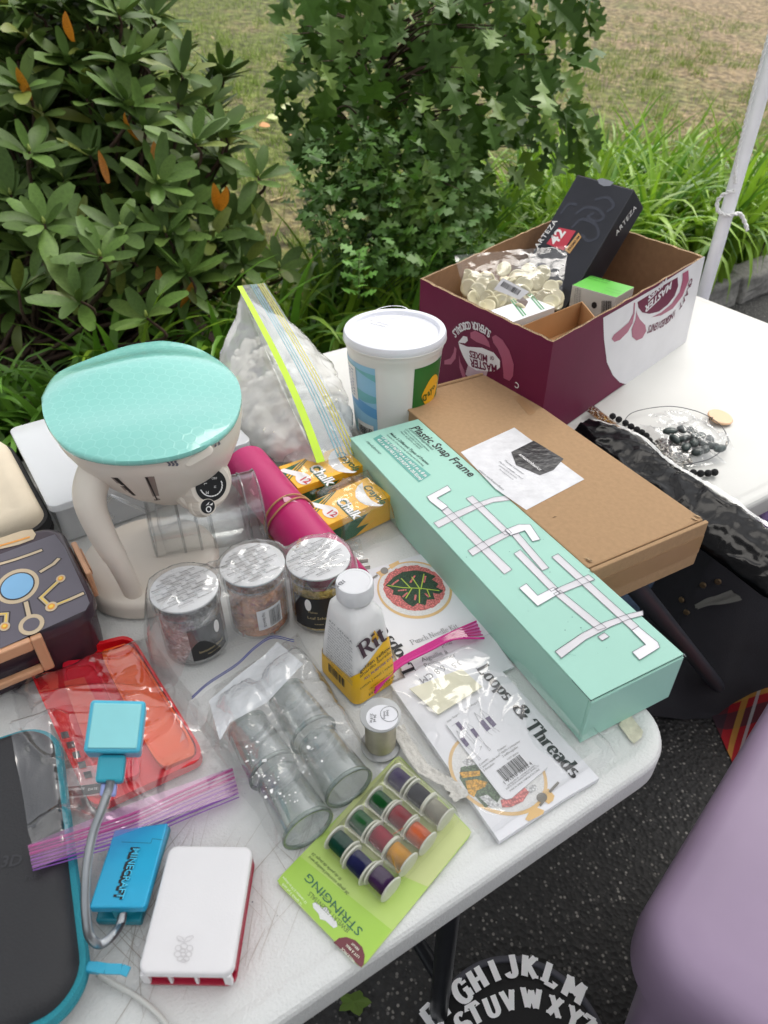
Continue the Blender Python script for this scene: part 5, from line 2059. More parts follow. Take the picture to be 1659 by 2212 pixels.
rows = ((.0182, HBt + .001), (.0186, HBt + .0015), (.0186, HBt + .0172), (.0176, HBt + .0195), (.0152, HBt + .0198), (.0147, HBt + .0194), (.001, HBt + .0194))
for j, (r, z) in enumerate(rows):
    for k in range(nn):
        rr_ = r * (1 - (.018 if k % 2 and 0 < j < 3 else 0))
        vs.append(capm @ V((rr_ * math.cos(2 * PI * k / nn), rr_ * math.sin(2 * PI * k / nn), z)))
fs = [(j * nn + k, j * nn + (k + 1) % nn, (j + 1) * nn + (k + 1) % nn, (j + 1) * nn + k) for j in range(len(rows) - 1) for k in range(nn)] + [tuple(range((len(rows) - 1) * nn, len(rows) * nn))]
mb.add(vs, fs)
capo = mb.obj('cap', mat('cap_white', '#dedee0', .35), t, world=False, smooth=True, angle=R(30))
letters('date_stamp', [('12421', zg2(735, 425), zg2(800, 380), {'bold': .03})], top(HBt + .0194), M_INKG, capo, .0005)
# yellow lower sleeve: follows the body, upper edge dips
pr_ = lambda z: next(((prof[i][1] + (prof[i + 1][1] - prof[i][1]) * (z - prof[i][0]) / (prof[i + 1][0] - prof[i][0])) for i in range(len(prof) - 1) if prof[i][0] <= z <= prof[i + 1][0]), 0)


def sleeve(name, zlo, zhi, mm_, off, par):
    n_ = 28
    mb = MB()
    rows = 8
    base = rrect(wx, wy, .009, 6, cx, cy)
    n_ = len(base)
    for j in range(rows + 1):
        for k, p in enumerate(base):
            z = zlo(p) + (zhi(p) - zlo(p)) * j / rows
            i_ = pr_(z) - off
            d = V((p.x - cx, p.y - cy, 0))
            q = V((cx + d.x * (1 - i_ / (wx / 2)), cy + d.y * (1 - i_ / (wy / 2)), z))
            mb.v.append(q)
    mb.f = [(j * n_ + k, j * n_ + (k + 1) % n_, (j + 1) * n_ + (k + 1) % n_, (j + 1) * n_ + k) for j in range(rows) for k in range(n_)]
    return mb.obj(name, mm_, par, world=False, smooth=True)


def yup(p):                                # higher on the front label side
    f = (p.x) / wx                         # 0 at the near corner edge of the text side
    return .034 + .040 * (1 - sstep(0, .25, f)) * (.35 + .65 * sstep(0, .9, abs(p.y) / wy))


sl = sleeve('yellow_label', lambda p: .0035, yup, M_BY, .0005, t)
pf = faceplane(m, (-.0002, 0, 0), (-1, 0, 0))


def onside(s, f0, z0, f1, z1, mm_, nm='lettering', bold=0, hh=None, side='F', serif=None):
    """text on the bottle: F front label face (x=0), T text face (y=0)"""
    def P(f, z):
        i_ = pr_(z)
        if side == 'F':
            return V((i_ - .0011, sgn * (i_ + (wy - 2 * i_) * f), z))
        return V((wx - i_ - (wx - 2 * i_) * f, sgn * (i_ - .0011), z))
    a, b = m @ (P(f0, z0)), m @ (P(f1, z1))
    off = V((0, 0, TZ)) - V((0, 0, m.translation.z))
    a, b = a + off, b + off
    hz = .5 * (z0 + z1)
    i1, i2 = pr_(hz + .008), pr_(hz)
    tilt = (i1 - i2) / .008
    nl = V((-1, 0, tilt)) if side == 'F' else V((0, -sgn, tilt))
    nw = (m.to_3x3() @ nl).normalized()
    vs, fs = placetext(serifmesh(s, **serif) if serif else textmesh(s, bold), a, b, nw, hh, .0003)
    MB().add(vs, fs).obj(nm, mm_, t)


m.translation.z = TZ
fr = (0, 1)
onside('Rit', .16, .066, .88, .074, mat('print_plum', '#3a2030', .5), serif={'thick': .2, 'thin': .08})
onside('golden yellow', .10, .050, .92, .058, M_INKB, bold=.01)
onside('amarillo dorado', .10, .044, .92, .0515, M_INKB)
onside('ALL PURPOSE DYE', .2, .037, .95, .0435, mat('print_violet', '#5c4a86', .5), bold=.02)
onside('cotton | wool | nylon', .1, .0275, .9, .033, M_INKB)
onside('CAUTION PRECAUCION', .3, .018, .95, .0235, M_INKB)
onside('8.0 FL.OZ. | 236 mL', .3, .0095, .95, .0135, M_INKB, bold=.01)
mb = MB()
tx = ['RIT TENIRA', 'la mayoria de las fibras naturales', 'algodon lino seda lana y rayon', 'ademas de nylon y otras mezclas', 'instrucciones completas en la web', 'para lavadora use dos botellas', 'agite bien antes de usar el tinte', 'disuelva en agua muy caliente', 'remoje la tela de diez a treinta', 'minutos moviendo sin parar hasta', 'lograr el color deseado enjuague', 'primero con agua tibia y luego', 'con agua fria hasta que salga', 'clara lave aparte y seque bien', 'OF DYE AND TREATED MATERIALS', 'Safe for septic systems']
for i, s_ in enumerate(tx):
    z = .088 - i * .0036
    onside(s_, .22, z, .95 - .25 * (i % 3 == 1) * .3, z, M_INKG, 'small_print', side='T', hh=.0032 if i else .004)
mb = MB()
a = .30
rnd = random.Random(6)
while a < .72:
    w = rnd.choice([.012, .02, .03])
    i_ = pr_(.024)
    P = lambda f, z: m @ V((wx - i_ - (wx - 2 * i_) * f, sgn * (pr_(z) - .0014), z))
    mb.add([P(a, .018), P(a + w, .018), P(a + w, .0305), P(a, .0305)], [(0, 1, 2, 3)])
    a += w + rnd.choice([.012, .02])
mb.obj('barcode', M_INKB, t)
i_ = pr_(.088)
mb = MB()
mb.add([m @ V((pr_(.083 + y * .006) - .0008, sgn * (wy * .55 + x * .0048), .083 + y * .006)) for x, y in [(0, 1.7), (.6, .6), (.95, 0), (.7, -.7), (0, -1), (-.7, -.7), (-.95, 0), (-.6, .6)]], [tuple(range(8))])
mb.obj('drop_badge', mat('badge_gold', '#d6a21f', .4), t)

# ------------------------------------------------------------------ wire spool standing on its end
c = at((822, 1612), 0)
t = thing('wire_spool', 'clear spool of silver beading wire standing upright', 'spool', c)
loft('core', [[V((r * math.cos(2 * PI * k / 40), r * math.sin(2 * PI * k / 40), z)) for k in range(40)] for r, z in ((.0125, .0035), (.0145, .006), (.0145, .046), (.0125, .0485))], mat('silver_wire', '#c9c3ae', .3, metal=.8, var=.12, vs=60), t)
mb = MB()
for k in range(26):
    z = .006 + k * .00155
    mb.lathe([(.0146, z), (.0151, z + .0007), (.0146, z + .0014)], 40, cap=False)
mb.obj('wire', MATS['silver_wire'], t, world=False, smooth=True, kind='stuff')
for z in (.0012, .049):
    loft('flange', [[V((r * math.cos(2 * PI * k / 44), r * math.sin(2 * PI * k / 44), z + q)) for k in range(44)] for r, q in ((.0185, 0), (.0195, .0008), (.0195, .0022), (.0185, .003))], mat('flange_clear', '#cfd0d0', .2, trans=.3), t)
pl = top(.0522)
patch('paper_disc', [[zg2(*p) for p in ellipse((1042, 1280), 106, 84, 36)]], pl, M_PAPER, t, .0006)
strokes('ring_print', [[zg2(*p) for p in ellipse((1090, 1258), 58, 50, 30)]], pl, .0004, M_INKB, t, .001, closed=True)
letters('lettering', [('bead', zg2(1072, 1232), zg2(1072, 1270)), ('landing', zg2(1052, 1240), zg2(1052, 1290)), ('24 yd', zg2(985, 1262), zg2(985, 1310), {'bold': .01}), ('21.9 m', zg2(962, 1255), zg2(962, 1315), {'bold': .01})], pl, M_INKB, t, .001)

# ------------------------------------------------------------------ punch needle kits
def tuft(name, h1, h2=None):
    if name in MATS:
        return MATS[name]
    m, N, L, p = nodemat(name)
    tc = N.new('ShaderNodeTexCoord')
    vo = N.new('ShaderNodeTexVoronoi')
    vo.inputs['Scale'].default_value = 480
    L.new(tc.outputs['Object'], vo.inputs['Vector'])
    rp = N.new('ShaderNodeValToRGB')
    e = rp.color_ramp.elements
    c1 = C(h1)
    e[0].position, e[0].color = 0.0, (*[min(1, x * 1.25) for x in c1], 1)
    e[1].position, e[1].color = .75, (*[x * .45 for x in c1], 1)
    L.new(vo.outputs['Distance'], rp.inputs[0])
    L.new(rp.outputs[0], p.inputs['Base Color'])
    p.inputs['Roughness'].default_value = .7
    MATS[name] = m
    return m


M_WOODP = mat('hoop_print', '#d8b47c', .5, var=.06)
M_CLOTH = mat('cloth_print', '#d6d5d3', .6, var=.1, vs=600)
M_PINKT, M_GRNT, M_YELT, M_WHT, M_LIME = tuft('tuft_pink', '#e0807c'), tuft('tuft_green', '#33523c'), tuft('tuft_yellow', '#e0a83a'), tuft('tuft_white', '#dcdcdc'), mat('tuft_lime', '#a9c24a', .7)
HK = .004
# rear kit: white card partly under the mint box
t = thing('craft_kit', 'white punch needle kit sleeve with green leaf on pink, behind the dye bottle', 'craft kit', at((900, 1300), 0))
q = [at(zg2(*p), HK) for p in ((840, 330), (1250, 195), (1400, 300), (1750, 720), (1700, 900), (1330, 1010), (1130, 930), (1000, 560))]
q = [at((765, 1240), HK), at((925, 1192), HK), at((1010, 1300), HK), at((1110, 1440), HK), at((905, 1530), HK), at((820, 1340), HK)]
MB().prism([p - V((0, 0, HK - .0012)) for p in q], (0, 0, HK - .0012)).obj('sleeve', M_PAPER, t, fix=True)
pl = top(HK)
patch('hoop_print', [[zg2(*p) for p in ellipse((1258, 432), 250, 190, 40, .12)]], pl, M_WOODP, t, .0003)
patch('hoop_cloth', [[zg2(*p) for p in ellipse((1256, 428), 236, 176, 40, .12)]], pl, M_CLOTH, t, .0005)
rnd = random.Random(1)
wob = lambda pts, a: [(x + rnd.uniform(-a, a), y + rnd.uniform(-a, a)) for x, y in pts]
patch('pink_tuft', [[zg2(*p) for p in wob(ellipse((1256, 422), 205, 150, 60, .12), 5)]], pl, M_PINKT, t, .0007)
leaf = [(1065, 402), (1120, 350), (1180, 318), (1260, 305), (1330, 312), (1400, 345), (1375, 365), (1420, 395), (1400, 415), (1450, 440), (1425, 462), (1380, 455), (1395, 495), (1340, 500), (1330, 535), (1280, 525), (1250, 545), (1215, 525), (1180, 500), (1165, 470), (1110, 465), (1120, 435)]
patch('leaf_tuft', [[zg2(*p) for p in wob(leaf, 3)]], pl, M_GRNT, t, .0009)
strokes('leaf_vein', [[zg2(*p) for p in s_] for s_ in (((1420, 440), (1300, 425), (1180, 420), (1080, 405)), ((1290, 425), (1240, 350)), ((1230, 422), (1170, 360)), ((1300, 430), (1320, 330)), ((1290, 430), (1290, 520)), ((1240, 425), (1200, 490)), ((1340, 432), (1360, 480)))], pl, .0014, M_LIME, t, .0012)
strokes('leaf_gap', [[zg2(*p) for p in s_] for s_ in (((1150, 370), (1110, 400)), ((1260, 340), (1230, 385)), ((1330, 345), (1320, 385)), ((1150, 440), (1200, 435)), ((1180, 480), (1210, 455)), ((1260, 500), (1265, 470)), ((1350, 480), (1330, 460)))], pl, .0024, M_PINKT, t, .0011)
patch('hoop_clasp', [[zg2(*p) for p in s_] for s_ in (((1000, 318), (1060, 290), (1085, 318), (1040, 345)), ((1085, 268), (1150, 238), (1160, 258), (1105, 295)))], pl, M_WOODP, t, .0006)
patch('clasp_screw', [[zg2(*p) for p in ((955, 362), (1010, 330), (1015, 340), (965, 370))], [zg2(*p) for p in ellipse((1058, 306), 26, 22)]], pl, mat('screw_print', '#7c776f', .4), t, .0009)
BS = {'serif': {'thick': .22, 'thin': .055}, 'h': .0150}
letters('lettering', [('Loops & Th', zg2(1268, 968), zg2(965, 540), BS)], pl, M_INKB, t, .0006)
letters('lettering', [('Punch Needle Kit', zg2(1240, 798), zg2(1552, 684), {'serif': {'thick': .07, 'thin': .03}}), ('Trousse pour', zg2(1290, 860), zg2(1515, 785), {'serif': {'thick': .07, 'thin': .03}})], pl, M_INKB, t, .0006)
letters('lettering', [('Aiguille à', zg2(1310, 912), zg2(1480, 850)), ('Poinçonner', zg2(1332, 948), zg2(1535, 870))], pl, M_INKG, t, .0006)

# front kit inside a clear bag with a pink zip
t = thing('craft_kit', 'white punch needle kit sleeve lettered Loops & Threads, near the table edge', 'craft kit', at((1050, 1600), 0))
HK2 = .007
q = [at(zh(*p), HK2) for p in ((85, 465), (590, 268), (1240, 985), (1060, 1090), (688, 1335))]
MB().prism([p - V((0, 0, .0055)) for p in q], (0, 0, .0055)).obj('sleeve', M_PAPER, t, fix=True)
pl = top(HK2)
letters('lettering', [('Loops', zh(555, 378), zh(722, 562), BS), ('&', zh(752, 592), zh(812, 668), BS), ('Threads', zh(820, 690), zh(1096, 992), BS)], pl, M_INKB, t, .0006)
letters('lettering', [('6.8 CM', zh(372, 360), zh(242, 438)), ('3.5', zh(462, 335), zh(418, 358))], pl, M_INKG, t, .0006)
patch('hoop_print', [[zh(*p) for p in ellipse((680, 960), 292, 212, 44, .52)]], pl, M_WOODP, t, .0003)
patch('hoop_cloth', [[zh(*p) for p in ellipse((680, 957), 272, 196, 44, .52)]], pl, M_CLOTH, t, .0005)
patch('yellow_tuft', [[zh(*p) for p in wob(s_, 4)] for s_ in (((465, 955), (580, 945), (585, 975), (480, 985)), ((500, 1000), (560, 990), (620, 1010), (610, 1040), (560, 1060), (545, 1090), (515, 1075)))], pl, M_YELT, t, .0009)
patch('green_tuft', [[zh(*p) for p in wob(s_, 4)] for s_ in (((470, 925), (540, 905), (590, 930), (640, 1010), (700, 1080), (680, 1120), (610, 1150), (560, 1090), (500, 1050), (470, 990)),)], pl, tuft('tuft_sage', '#5f7458'), t, .0007)
patch('white_tuft', [[zh(*p) for p in wob(s_, 4)] for s_ in (((475, 890), (540, 870), (580, 905), (500, 925)), ((570, 1090), (620, 1075), (700, 1140), (640, 1150)), ((830, 1040), (880, 1020), (900, 1050), (850, 1080)))], pl, M_WHT, t, .0008)
patch('pink_tuft', [[zh(*p) for p in wob(((690, 1110), (760, 1080), (830, 1040), (855, 1070), (820, 1115), (750, 1145), (705, 1150)), 4)]], pl, M_PINKT, t, .0010)
patch('hoop_clasp', [[zh(*p) for p in s_] for s_ in (((830, 1215), (870, 1140), (935, 1165), (930, 1185), (850, 1225)), ((925, 1060), (960, 1045), (992, 1085), (985, 1110), (960, 1130), (930, 1110)))], pl, M_WOODP, t, .0006)
patch('clasp_screw', [[zh(*p) for p in s_] for s_ in (((958, 1060), (1010, 1005), (1020, 1015), (970, 1070)), ((905, 1135), (925, 1115), (935, 1122), (915, 1145)))] + [[zh(*p) for p in ellipse((922, 1095), 30, 27)]], pl, MATS['screw_print'], t, .0009)
# instruction card slipped over it
HC2 = .0095
o = thing('instruction_card', 'white instruction card with barcode and needle drawings over the front craft kit', 'card', at((960, 1580), 0))
q = [at(zh(*p), HC2) for p in ((395, 690), (420, 665), (640, 560), (700, 655), (948, 900), (953, 925), (920, 955), (755, 1095), (725, 1102), (700, 1090))]
MB().prism([p - V((0, 0, .0012)) for p in q], (0, 0, .0012)).obj('card', M_PAPER, o, fix=True)
pl = top(HC2)
M_NEED = mat('needle_print', '#55486a', .5)
patch('needle_handle', [[zh(*p) for p in s_] for s_ in (((443, 685), (462, 672), (495, 712), (478, 726)), ((470, 770), (490, 758), (522, 800), (505, 816)), ((525, 720), (545, 708), (577, 752), (560, 766)), ((575, 675), (598, 662), (640, 712), (618, 728)), ((608, 655), (632, 643), (672, 690), (652, 706)))], pl, M_NEED, o, .0005)
strokes('needle_lines', [[zh(*p) for p in s_] for s_ in (((495, 718), (552, 785), (545, 795), (482, 728)), ((510, 815), (585, 880), (575, 888), (520, 805)), ((565, 765), (640, 828), (632, 836), (575, 752)), ((620, 728), (650, 752)), ((640, 712), (668, 735)), ((652, 706), (690, 730)), ((445, 685), (425, 700)), ((470, 770), (450, 725), (490, 758)), ((525, 720), (500, 680), (545, 708)), ((575, 675), (548, 625), (598, 662)), ((608, 655), (580, 605), (632, 643)), ((575, 815), (590, 812), (580, 830)))], pl, .0003, M_INKG, o, .0006)
letters('lettering', [('Contents:', zh(580, 920), zh(628, 882)), ('1 punch needle tool', zh(590, 935), zh(692, 862)), ('2 threaders', zh(603, 950), zh(662, 908)), ('Contenu :', zh(682, 840), zh(732, 808)), ('1 aiguille à poinçonner', zh(693, 855), zh(805, 785)), ('2 enfile-aiguilles', zh(708, 872), zh(792, 818)), ('1 91518 18532 4', zh(722, 1022), zh(872, 910)), ('DISTRIBUTED BY / DISTRIBUÉ PAR MSPCI,', zh(735, 1032), zh(890, 918)), ('3939 W JOHN CARPENTER FWY, IRVING, TX', zh(728, 1052), zh(908, 920)), ('MADE IN CHINA / FABRIQUÉ EN CHINE', zh(748, 1062), zh(912, 940)), ('Step / Étape 1', zh(402, 680), zh(468, 632)), ('Step / Étape 2', zh(500, 612), zh(575, 565)), ('21207-2024-01', zh(732, 888), zh(795, 848))], pl, M_INKB, o, .0006)
rnd = random.Random(12)
bars = []
x = 0.0
while x < 1:
    w = rnd.choice([.012, .02, .032])
    a, b = (672 + 125 * x, 945 - 88 * x), (672 + 125 * (x + w), 945 - 88 * (x + w))
    bars.append([zh(*a), zh(*b), zh(b[0] + 52, b[1] + 60), zh(a[0] + 52, a[1] + 60)])
    x += w + rnd.choice([.012, .02, .03])
patch('barcode', bars, pl, M_INKB, o, .0006)
# folded cream slip under the bag
o = MB().prism([at(zh(*p), .0102) for p in ((190, 492), (480, 382), (592, 482), (350, 635))], (0, 0, .0006)).obj('paper_slip', mat('cream_paper', '#dcd8bd', .6), None, fix=True)
tag(o, 'cream paper slip tucked in the clear bag above the instruction card', 'paper slip')
# bag
t = thing('kit_bag', 'clear bag with pink zip holding the front craft kit', 'bag', at((1050, 1600), 0))
A, B, Cc, D = at(zh(-20, 500), 0), at(zh(640, 180), 0), at(zh(1330, 880), 0), at(zh(620, 1370), 0)


def kith(u, v):
    e = min(u, 1 - u, v, 1 - v)
    ridge = .012 * math.exp(-((u - .97) / .05) ** 2) * sstep(.2, .5, v)
    return .0115 * sstep(0, .05, e) + ridge


sheet('film', (A, B, Cc, D), kith, FILM_S, t, 60, 60, .0022, 14, 9.0)
M_ZP = mat('zip_pink', '#c81f86', .4)
zc_ = [[(5, 470), (60, 395), (140, 325), (280, 250), (420, 180), (560, 118)], [(0, 500), (70, 415), (150, 345), (290, 272), (430, 205), (590, 180)]]
M_ZPF = film('zip_pink_film', tint=(.85, .25, .58), haze=.25, bump=.1, hazecol=(.75, .1, .42))
for k in range(6):
    f = k / 5
    P = spline([at(zh(zc_[0][i][0] + (zc_[1][i][0] - zc_[0][i][0]) * f * 1.5, zc_[0][i][1] + (zc_[1][i][1] - zc_[0][i][1]) * f * 1.5), .016 + .002 * math.sin(i)) for i in range(6)], 6)
    MB().tube(P, .0009 if k % 5 else .0013, 6).obj('zip_line', M_ZP, t, smooth=True)
P0_ = spline([at(zh(*p), .0155) for p in zc_[0]], 6)
P1_ = spline([at(zh(p[0], p[1] + 14), .0155) for p in zc_[1]], 6)
MB().grid(lambda u, v: P0_[min(int(round(u * 30)), len(P0_) - 1)].lerp(P1_[min(int(round(u * 30)), len(P1_) - 1)], v), 30, 3).obj('zip_band', M_ZPF, t, smooth=True)
# folded cotton cloth down the left of the kit
cl_p = [at(zh(*p), .012) for p in ((130, 690), (160, 760), (250, 900), (330, 960), (420, 1010), (480, 1090))]
sp_ = spline(cl_p, 8)
MB().grid(lambda u, v: sp_[int(round(v * (len(sp_) - 1)))] + V(((.006 + .004 * noise.noise(V((v * 60, 0, 2)))) * (u * 2 - 1), .003 * (u * 2 - 1), -.003 + .0012 * noise.noise(V((u * 3, v * 14, 4))) + .0015 * noise.noise(V((u * 4, v * 20, 0))))), 12, 40).obj('muslin_cloth', mat('muslin', '#d2cfc8', .9, var=.1, vs=400, bump=.4, bs=900), None, smooth=True)
tag(bpy.data.objects['muslin_cloth'], 'strip of folded white muslin cloth beside the front craft kit', 'cloth')

# ------------------------------------------------------------------ charger plug
f = at(zo(1345, 605), .012)
d = (at(zo(1470, 585), .012) - f).normalized()
t = thing('plug', 'white charger plug with two steel prongs beside the jars', 'plug', V((f.x, f.y, TZ)))
mm = axisframe(f, d, (0, 0, 1))
MB().box((-.0105, -.013, -.03), (.0105, .013, .004), mm).obj('body', mat('plug_white', '#dcdcdf', .35), t, bevel=.002)
for s in (-1, 1):
    MB().box((-.0032, s * .0064 - .0008, .004), (.0032, s * .0064 + .0008, .021), mm).obj('prong', mat('steel', '#b8b4ac', .25, metal=1.0), t, bevel=.0004)

# ------------------------------------------------------------------ zip bag of clear tumblers
t = thing('tumbler_bag', 'clear zip bag of small clear tumblers with blue zip', 'bag', at((620, 1620), 0))
GLS = film('clear_tumbler', tint=(.93, .945, .94), haze=.06, bump=.03, gain=1.5, rough=.05, hazecol=(.6, .64, .62))
dirv = (at(zr(1050, 1700), .025) - at(zr(740, 1180), .025)).normalized()
perp = V((-dirv.y, dirv.x, 0))
front = at(zr(1040, 1690), .0245)
RT = .0235
rnd = random.Random(8)
spots = []
f2 = at(zr(1360, 1370), .0245)
gap = (f2 - front)
for col in range(2):
    for row in range(2):
        spots.append(front + gap * col - dirv * (row * .066))
for i, p in enumerate(spots):
    g = thing('tumbler', ('%s clear plastic tumbler lying in the zip bag, %s' % (('nearer', 'farther')[i % 2], ('beside the red case bag', 'beside the dye bottle')[i // 2])), 'tumbler', V((p.x, p.y, TZ)), group='clear tumblers in a bag')
    mm = axisframe(p - dirv * .058, dirv, (0, 0, 1))
    MB().lathe([(0, .0), (RT * .8, 0), (RT * .86, .003), (RT, .058), (RT + .0008, .0585), (RT - .0008, .0588), (RT * .83, .006), (0, .005)], 40, mm, cap=False).obj('wall', GLS, g, smooth=True, angle=R(35))
    MB().lathe([(RT - .0002, .0545), (RT + .0009, .0565), (RT + .0009, .0588), (RT - .0012, .0592), (RT - .0022, .056)], 40, mm, cap=False).obj('rim', film('tumbler_rim', tint=(.62, .68, .65), haze=.1, bump=.0, gain=1.6, hazecol=(.4, .46, .43)), g, smooth=True)
    MB().lathe([(RT * .86 + .0004, .0), (RT * .88, .004), (RT * .84, .0062)], 40, mm, cap=False).obj('foot_ring', MATS['tumbler_rim'], g, smooth=True)
A, B, Cc, D = at(zr(95, 720), .0), at(zr(960, 160), .0), at(zr(1640, 1250), .0), at(zr(800, 1880), .0)


def tumh(u, v):
    e = min(u, 1 - u, v * 1.0, 1 - v)
    mid = .012 * math.exp(-((u - .47) / .06) ** 2)
    return (.052 - mid) * sstep(0.0, .2, min(u, 1 - u)) * sstep(.05, .36, v) * sstep(0, .12, 1 - v) + .004 * sstep(0, .04, e)


sheet('film', (A, B, Cc, D), tumh, film('bag_film_grey', haze=.06, bump=.4, bs=30, gain=1.25, rough=.08), t, 72, 72, .0055, 26, 12.0)
# frosted writing panel
sp0 = [(290, 690), (560, 480), (760, 300), (800, 250)]
sp1 = [(400, 1040), (470, 880), (700, 700), (900, 470), (1000, 400)]


def panel(u, v):
    a = [zr(*p) for p in ((265, 690), (480, 500), (700, 330), (800, 228))]
    b = [zr(*p) for p in ((350, 1000), (430, 860), (720, 700), (1000, 400))]
    def cv(P, s):
        x = s * (len(P) - 1)
        i = min(int(x), len(P) - 2)
        return V((*P[i], 0)).lerp(V((*P[i + 1], 0)), x - i)
    q = cv(a, u).lerp(cv(b, u), v)
    return at((q.x, q.y), .030 + .018 * sstep(0, .8, v) + .0025 * cr((u * 3, v * 2, 0), 3, 5))


MB().grid(panel, 30, 14).obj('write_panel', film('panel_white', haze=.62, bump=.5, bs=50, hazecol=(.74, .77, .81), gain=1.2, rough=.15), t, smooth=True)
M_ZB = mat('zip_navy', '#3a4390', .4)
for off in (0, 14):
    P = spline([at(zr(*p), z) for p, z in (((130, 660 + off), .018), ((260, 545 + off), .024), ((480, 400 + off), .03), ((620, 270 + off), .032), ((760, 185 + off), .03), ((930, 215 + off), .02))], 8)
    MB().tube(P, .0005, 6).obj('zip_line', M_ZB, t, smooth=True)
P = spline([at(zr(*p), z) for p, z in (((10, 1120), .006), ((70, 880), .012), ((130, 660), .018), ((260, 545), .024))], 8)
MB().grid(lambda u, v: P[int(round(v * (len(P) - 1)))] + V((.02, .004, -.004)) * u * sstep(0, .4, v), 4, 24).obj('zip_flap', FILM, t, smooth=True)
rnd = random.Random(17)
mb = MB()
for i in range(70):
    x, y = rnd.choice([(830, 1420), (700, 1380), (1130, 1060), (880, 1480), (750, 1280), (960, 1230), (600, 1100)])
    p = at(zr(x + rnd.gauss(0, 60), y + rnd.gauss(0, 50)), .047 + .0002 * rnd.random())
    s_ = abs(rnd.gauss(.0006, .0008))
    mb.poly([p + V((s_ * math.cos(k * 1.26) * rnd.uniform(.4, 1.3), s_ * math.sin(k * 1.26) * rnd.uniform(.4, 1.3), .006)) for k in range(5)])
mb.obj('wax_crumbs', M_INKW, t, kind='stuff')

_a, _b = at((186, 2150), .042), at((112, 1538), .042)
CASE_M, CASE_L = frame(_a, _b), (_b - _a).length
# ------------------------------------------------------------------ zip bag with red and orange phone-case shells
t = thing('case_shell', 'translucent red shell tray with orange insert inside a clear zip bag', 'case shell', at((230, 1600), 0))
M_RED = mat('red_plastic', '#dc1420', .25, trans=.0, var=.05)
M_ORG = mat('orange_plastic', '#f05a14', .25, trans=.0, var=.05)
Q = [zd(*p) for p in ((180, 440), (880, 262), (1385, 1080), (625, 1430))]
qa = [at(p, .004) for p in Q]
m = frame(qa[3], qa[2])
lx_, = ((qa[2] - qa[3]).length,)
cm = sum(qa, V((0, 0, 0))) / 4


def tray(name, quad, h, th, mm_, par, zb=.003, r=.12):
    """shallow tray on a quad: floor and walls, rounded corners"""
    def ring(s, z):
        out = []
        for i in range(4):
            p, a, b = quad[i], quad[i - 1], quad[(i + 1) % 4]
            c = sum(quad, V((0, 0, 0))) / 4
            for k in range(6):
                f_ = k / 5
                w0 = p.lerp(a, r * (1 - f_) ** 2)
                w1 = p.lerp(b, r * f_ ** 2)
                q = w0 + w1 - p
                q = c + (q - c) * s
                out.append(V((q.x, q.y, TZ + z)))
        return out
    L_ = (quad[1] - quad[0]).length
    k = 1 - th / L_ * 2
    return loft(name, [ring(.985, zb), ring(1, zb + .001), ring(1, zb + h), ring(k + (1 - k) * .3, zb + h + .0004), ring(k, zb + h), ring(k, zb + .0025)], mm_, par, world=True, angle=R(40))


tray('tray', qa, .011, .0028, M_RED, t)
tray('orange_insert', [at(zd(*p), .012) for p in ((655, 350), (870, 285), (1330, 1020), (1060, 1130))], .008, .002, M_ORG, t, .006, .2)
tray('red_insert', [at(zd(*p), .012) for p in ((392, 410), (620, 385), (960, 1150), (640, 1230))], .006, .002, mat('red_plastic2', '#dd2036', .22, trans=.0), t, .0062, .2)
MB().prism([at(zd(*p), .013) for p in ((425, 545), (560, 515), (800, 1000), (600, 1050))], (0, 0, .0012)).obj('ramp', mat('coral_plastic', '#d84a3a', .3), t, fix=True)
mb = MB()
for k in range(5):
    a0 = V((400 + k * 38, 880 + k * 66))
    mb.prism([at(zd(*p), .0165) for p in ((a0.x, a0.y), (a0.x + 50, a0.y - 10), (a0.x + 62, a0.y + 32), (a0.x + 14, a0.y + 42))], (0, 0, .0004))
mb.obj('slots', mat('slot_dark', '#3a3436', .6), t)
t = thing('shell_bag', 'clear zip bag with pink and purple zip holding the red shell', 'bag', at((230, 1600), 0))
A, B, Cc, D = at(zd(5, 455), .03), at(zd(985, 195), .012), at(zd(1640, 1170), .004), at(ze(228, 585), .047)


def redh(u, v):
    e = min(u, 1 - u, v, 1 - v)
    p = A.lerp(B, u).lerp(D.lerp(Cc, u), v)
    h_ = .021 * sstep(0, .16, min(u, 1 - u)) * sstep(0, .12, v) * sstep(.05, .32, 1 - v) + .003 * sstep(0, .03, e)
    ln = CASE_M.inverted() @ p             # over the edge of the black case
    return max(h_, .047 * sstep(-.03, .004, ln.y) * sstep(.03, -.004, ln.x - CASE_L))


sheet('film', (A, B, Cc, D), redh, film('bag_film_red', haze=.012, bump=.3, bs=26, gain=1.9, rough=.05), t, 100, 100, .008, 15, 4.0)
M_Z1, M_Z2 = mat('zip_magenta', '#b5237f', .4), mat('zip_violet', '#8a55b0', .4)
for k in range(8):
    a, b = zd(190 + k * 4, 1640 + k * 22), zd(1545 + k * 6, 1125 + k * 26)
    mid = ((a[0] + b[0]) / 2 + 4, (a[1] + b[1]) / 2 + 12)
    P = spline([at(a, .050), at(((a[0] * 3 + b[0]) / 4, (a[1] * 3 + b[1]) / 4 + 8), .036), at(mid, .012), at(((a[0] + b[0] * 3) / 4, (a[1] + b[1] * 3) / 4 + 6), .010), at(b, .008)], 7)
    MB().tube(P, (.0013, .0006, .0013, .0005, .0009, .0005, .0009, .0005)[k], 6).obj('zip_line', M_Z1 if k < 3 else M_Z2, t, smooth=True)
ZA = [at(zd(190, 1640), .049), at(zd(1545, 1125), .007)]
ZB = [at(zd(225, 1800), .049), at(zd(1590, 1300), .007)]
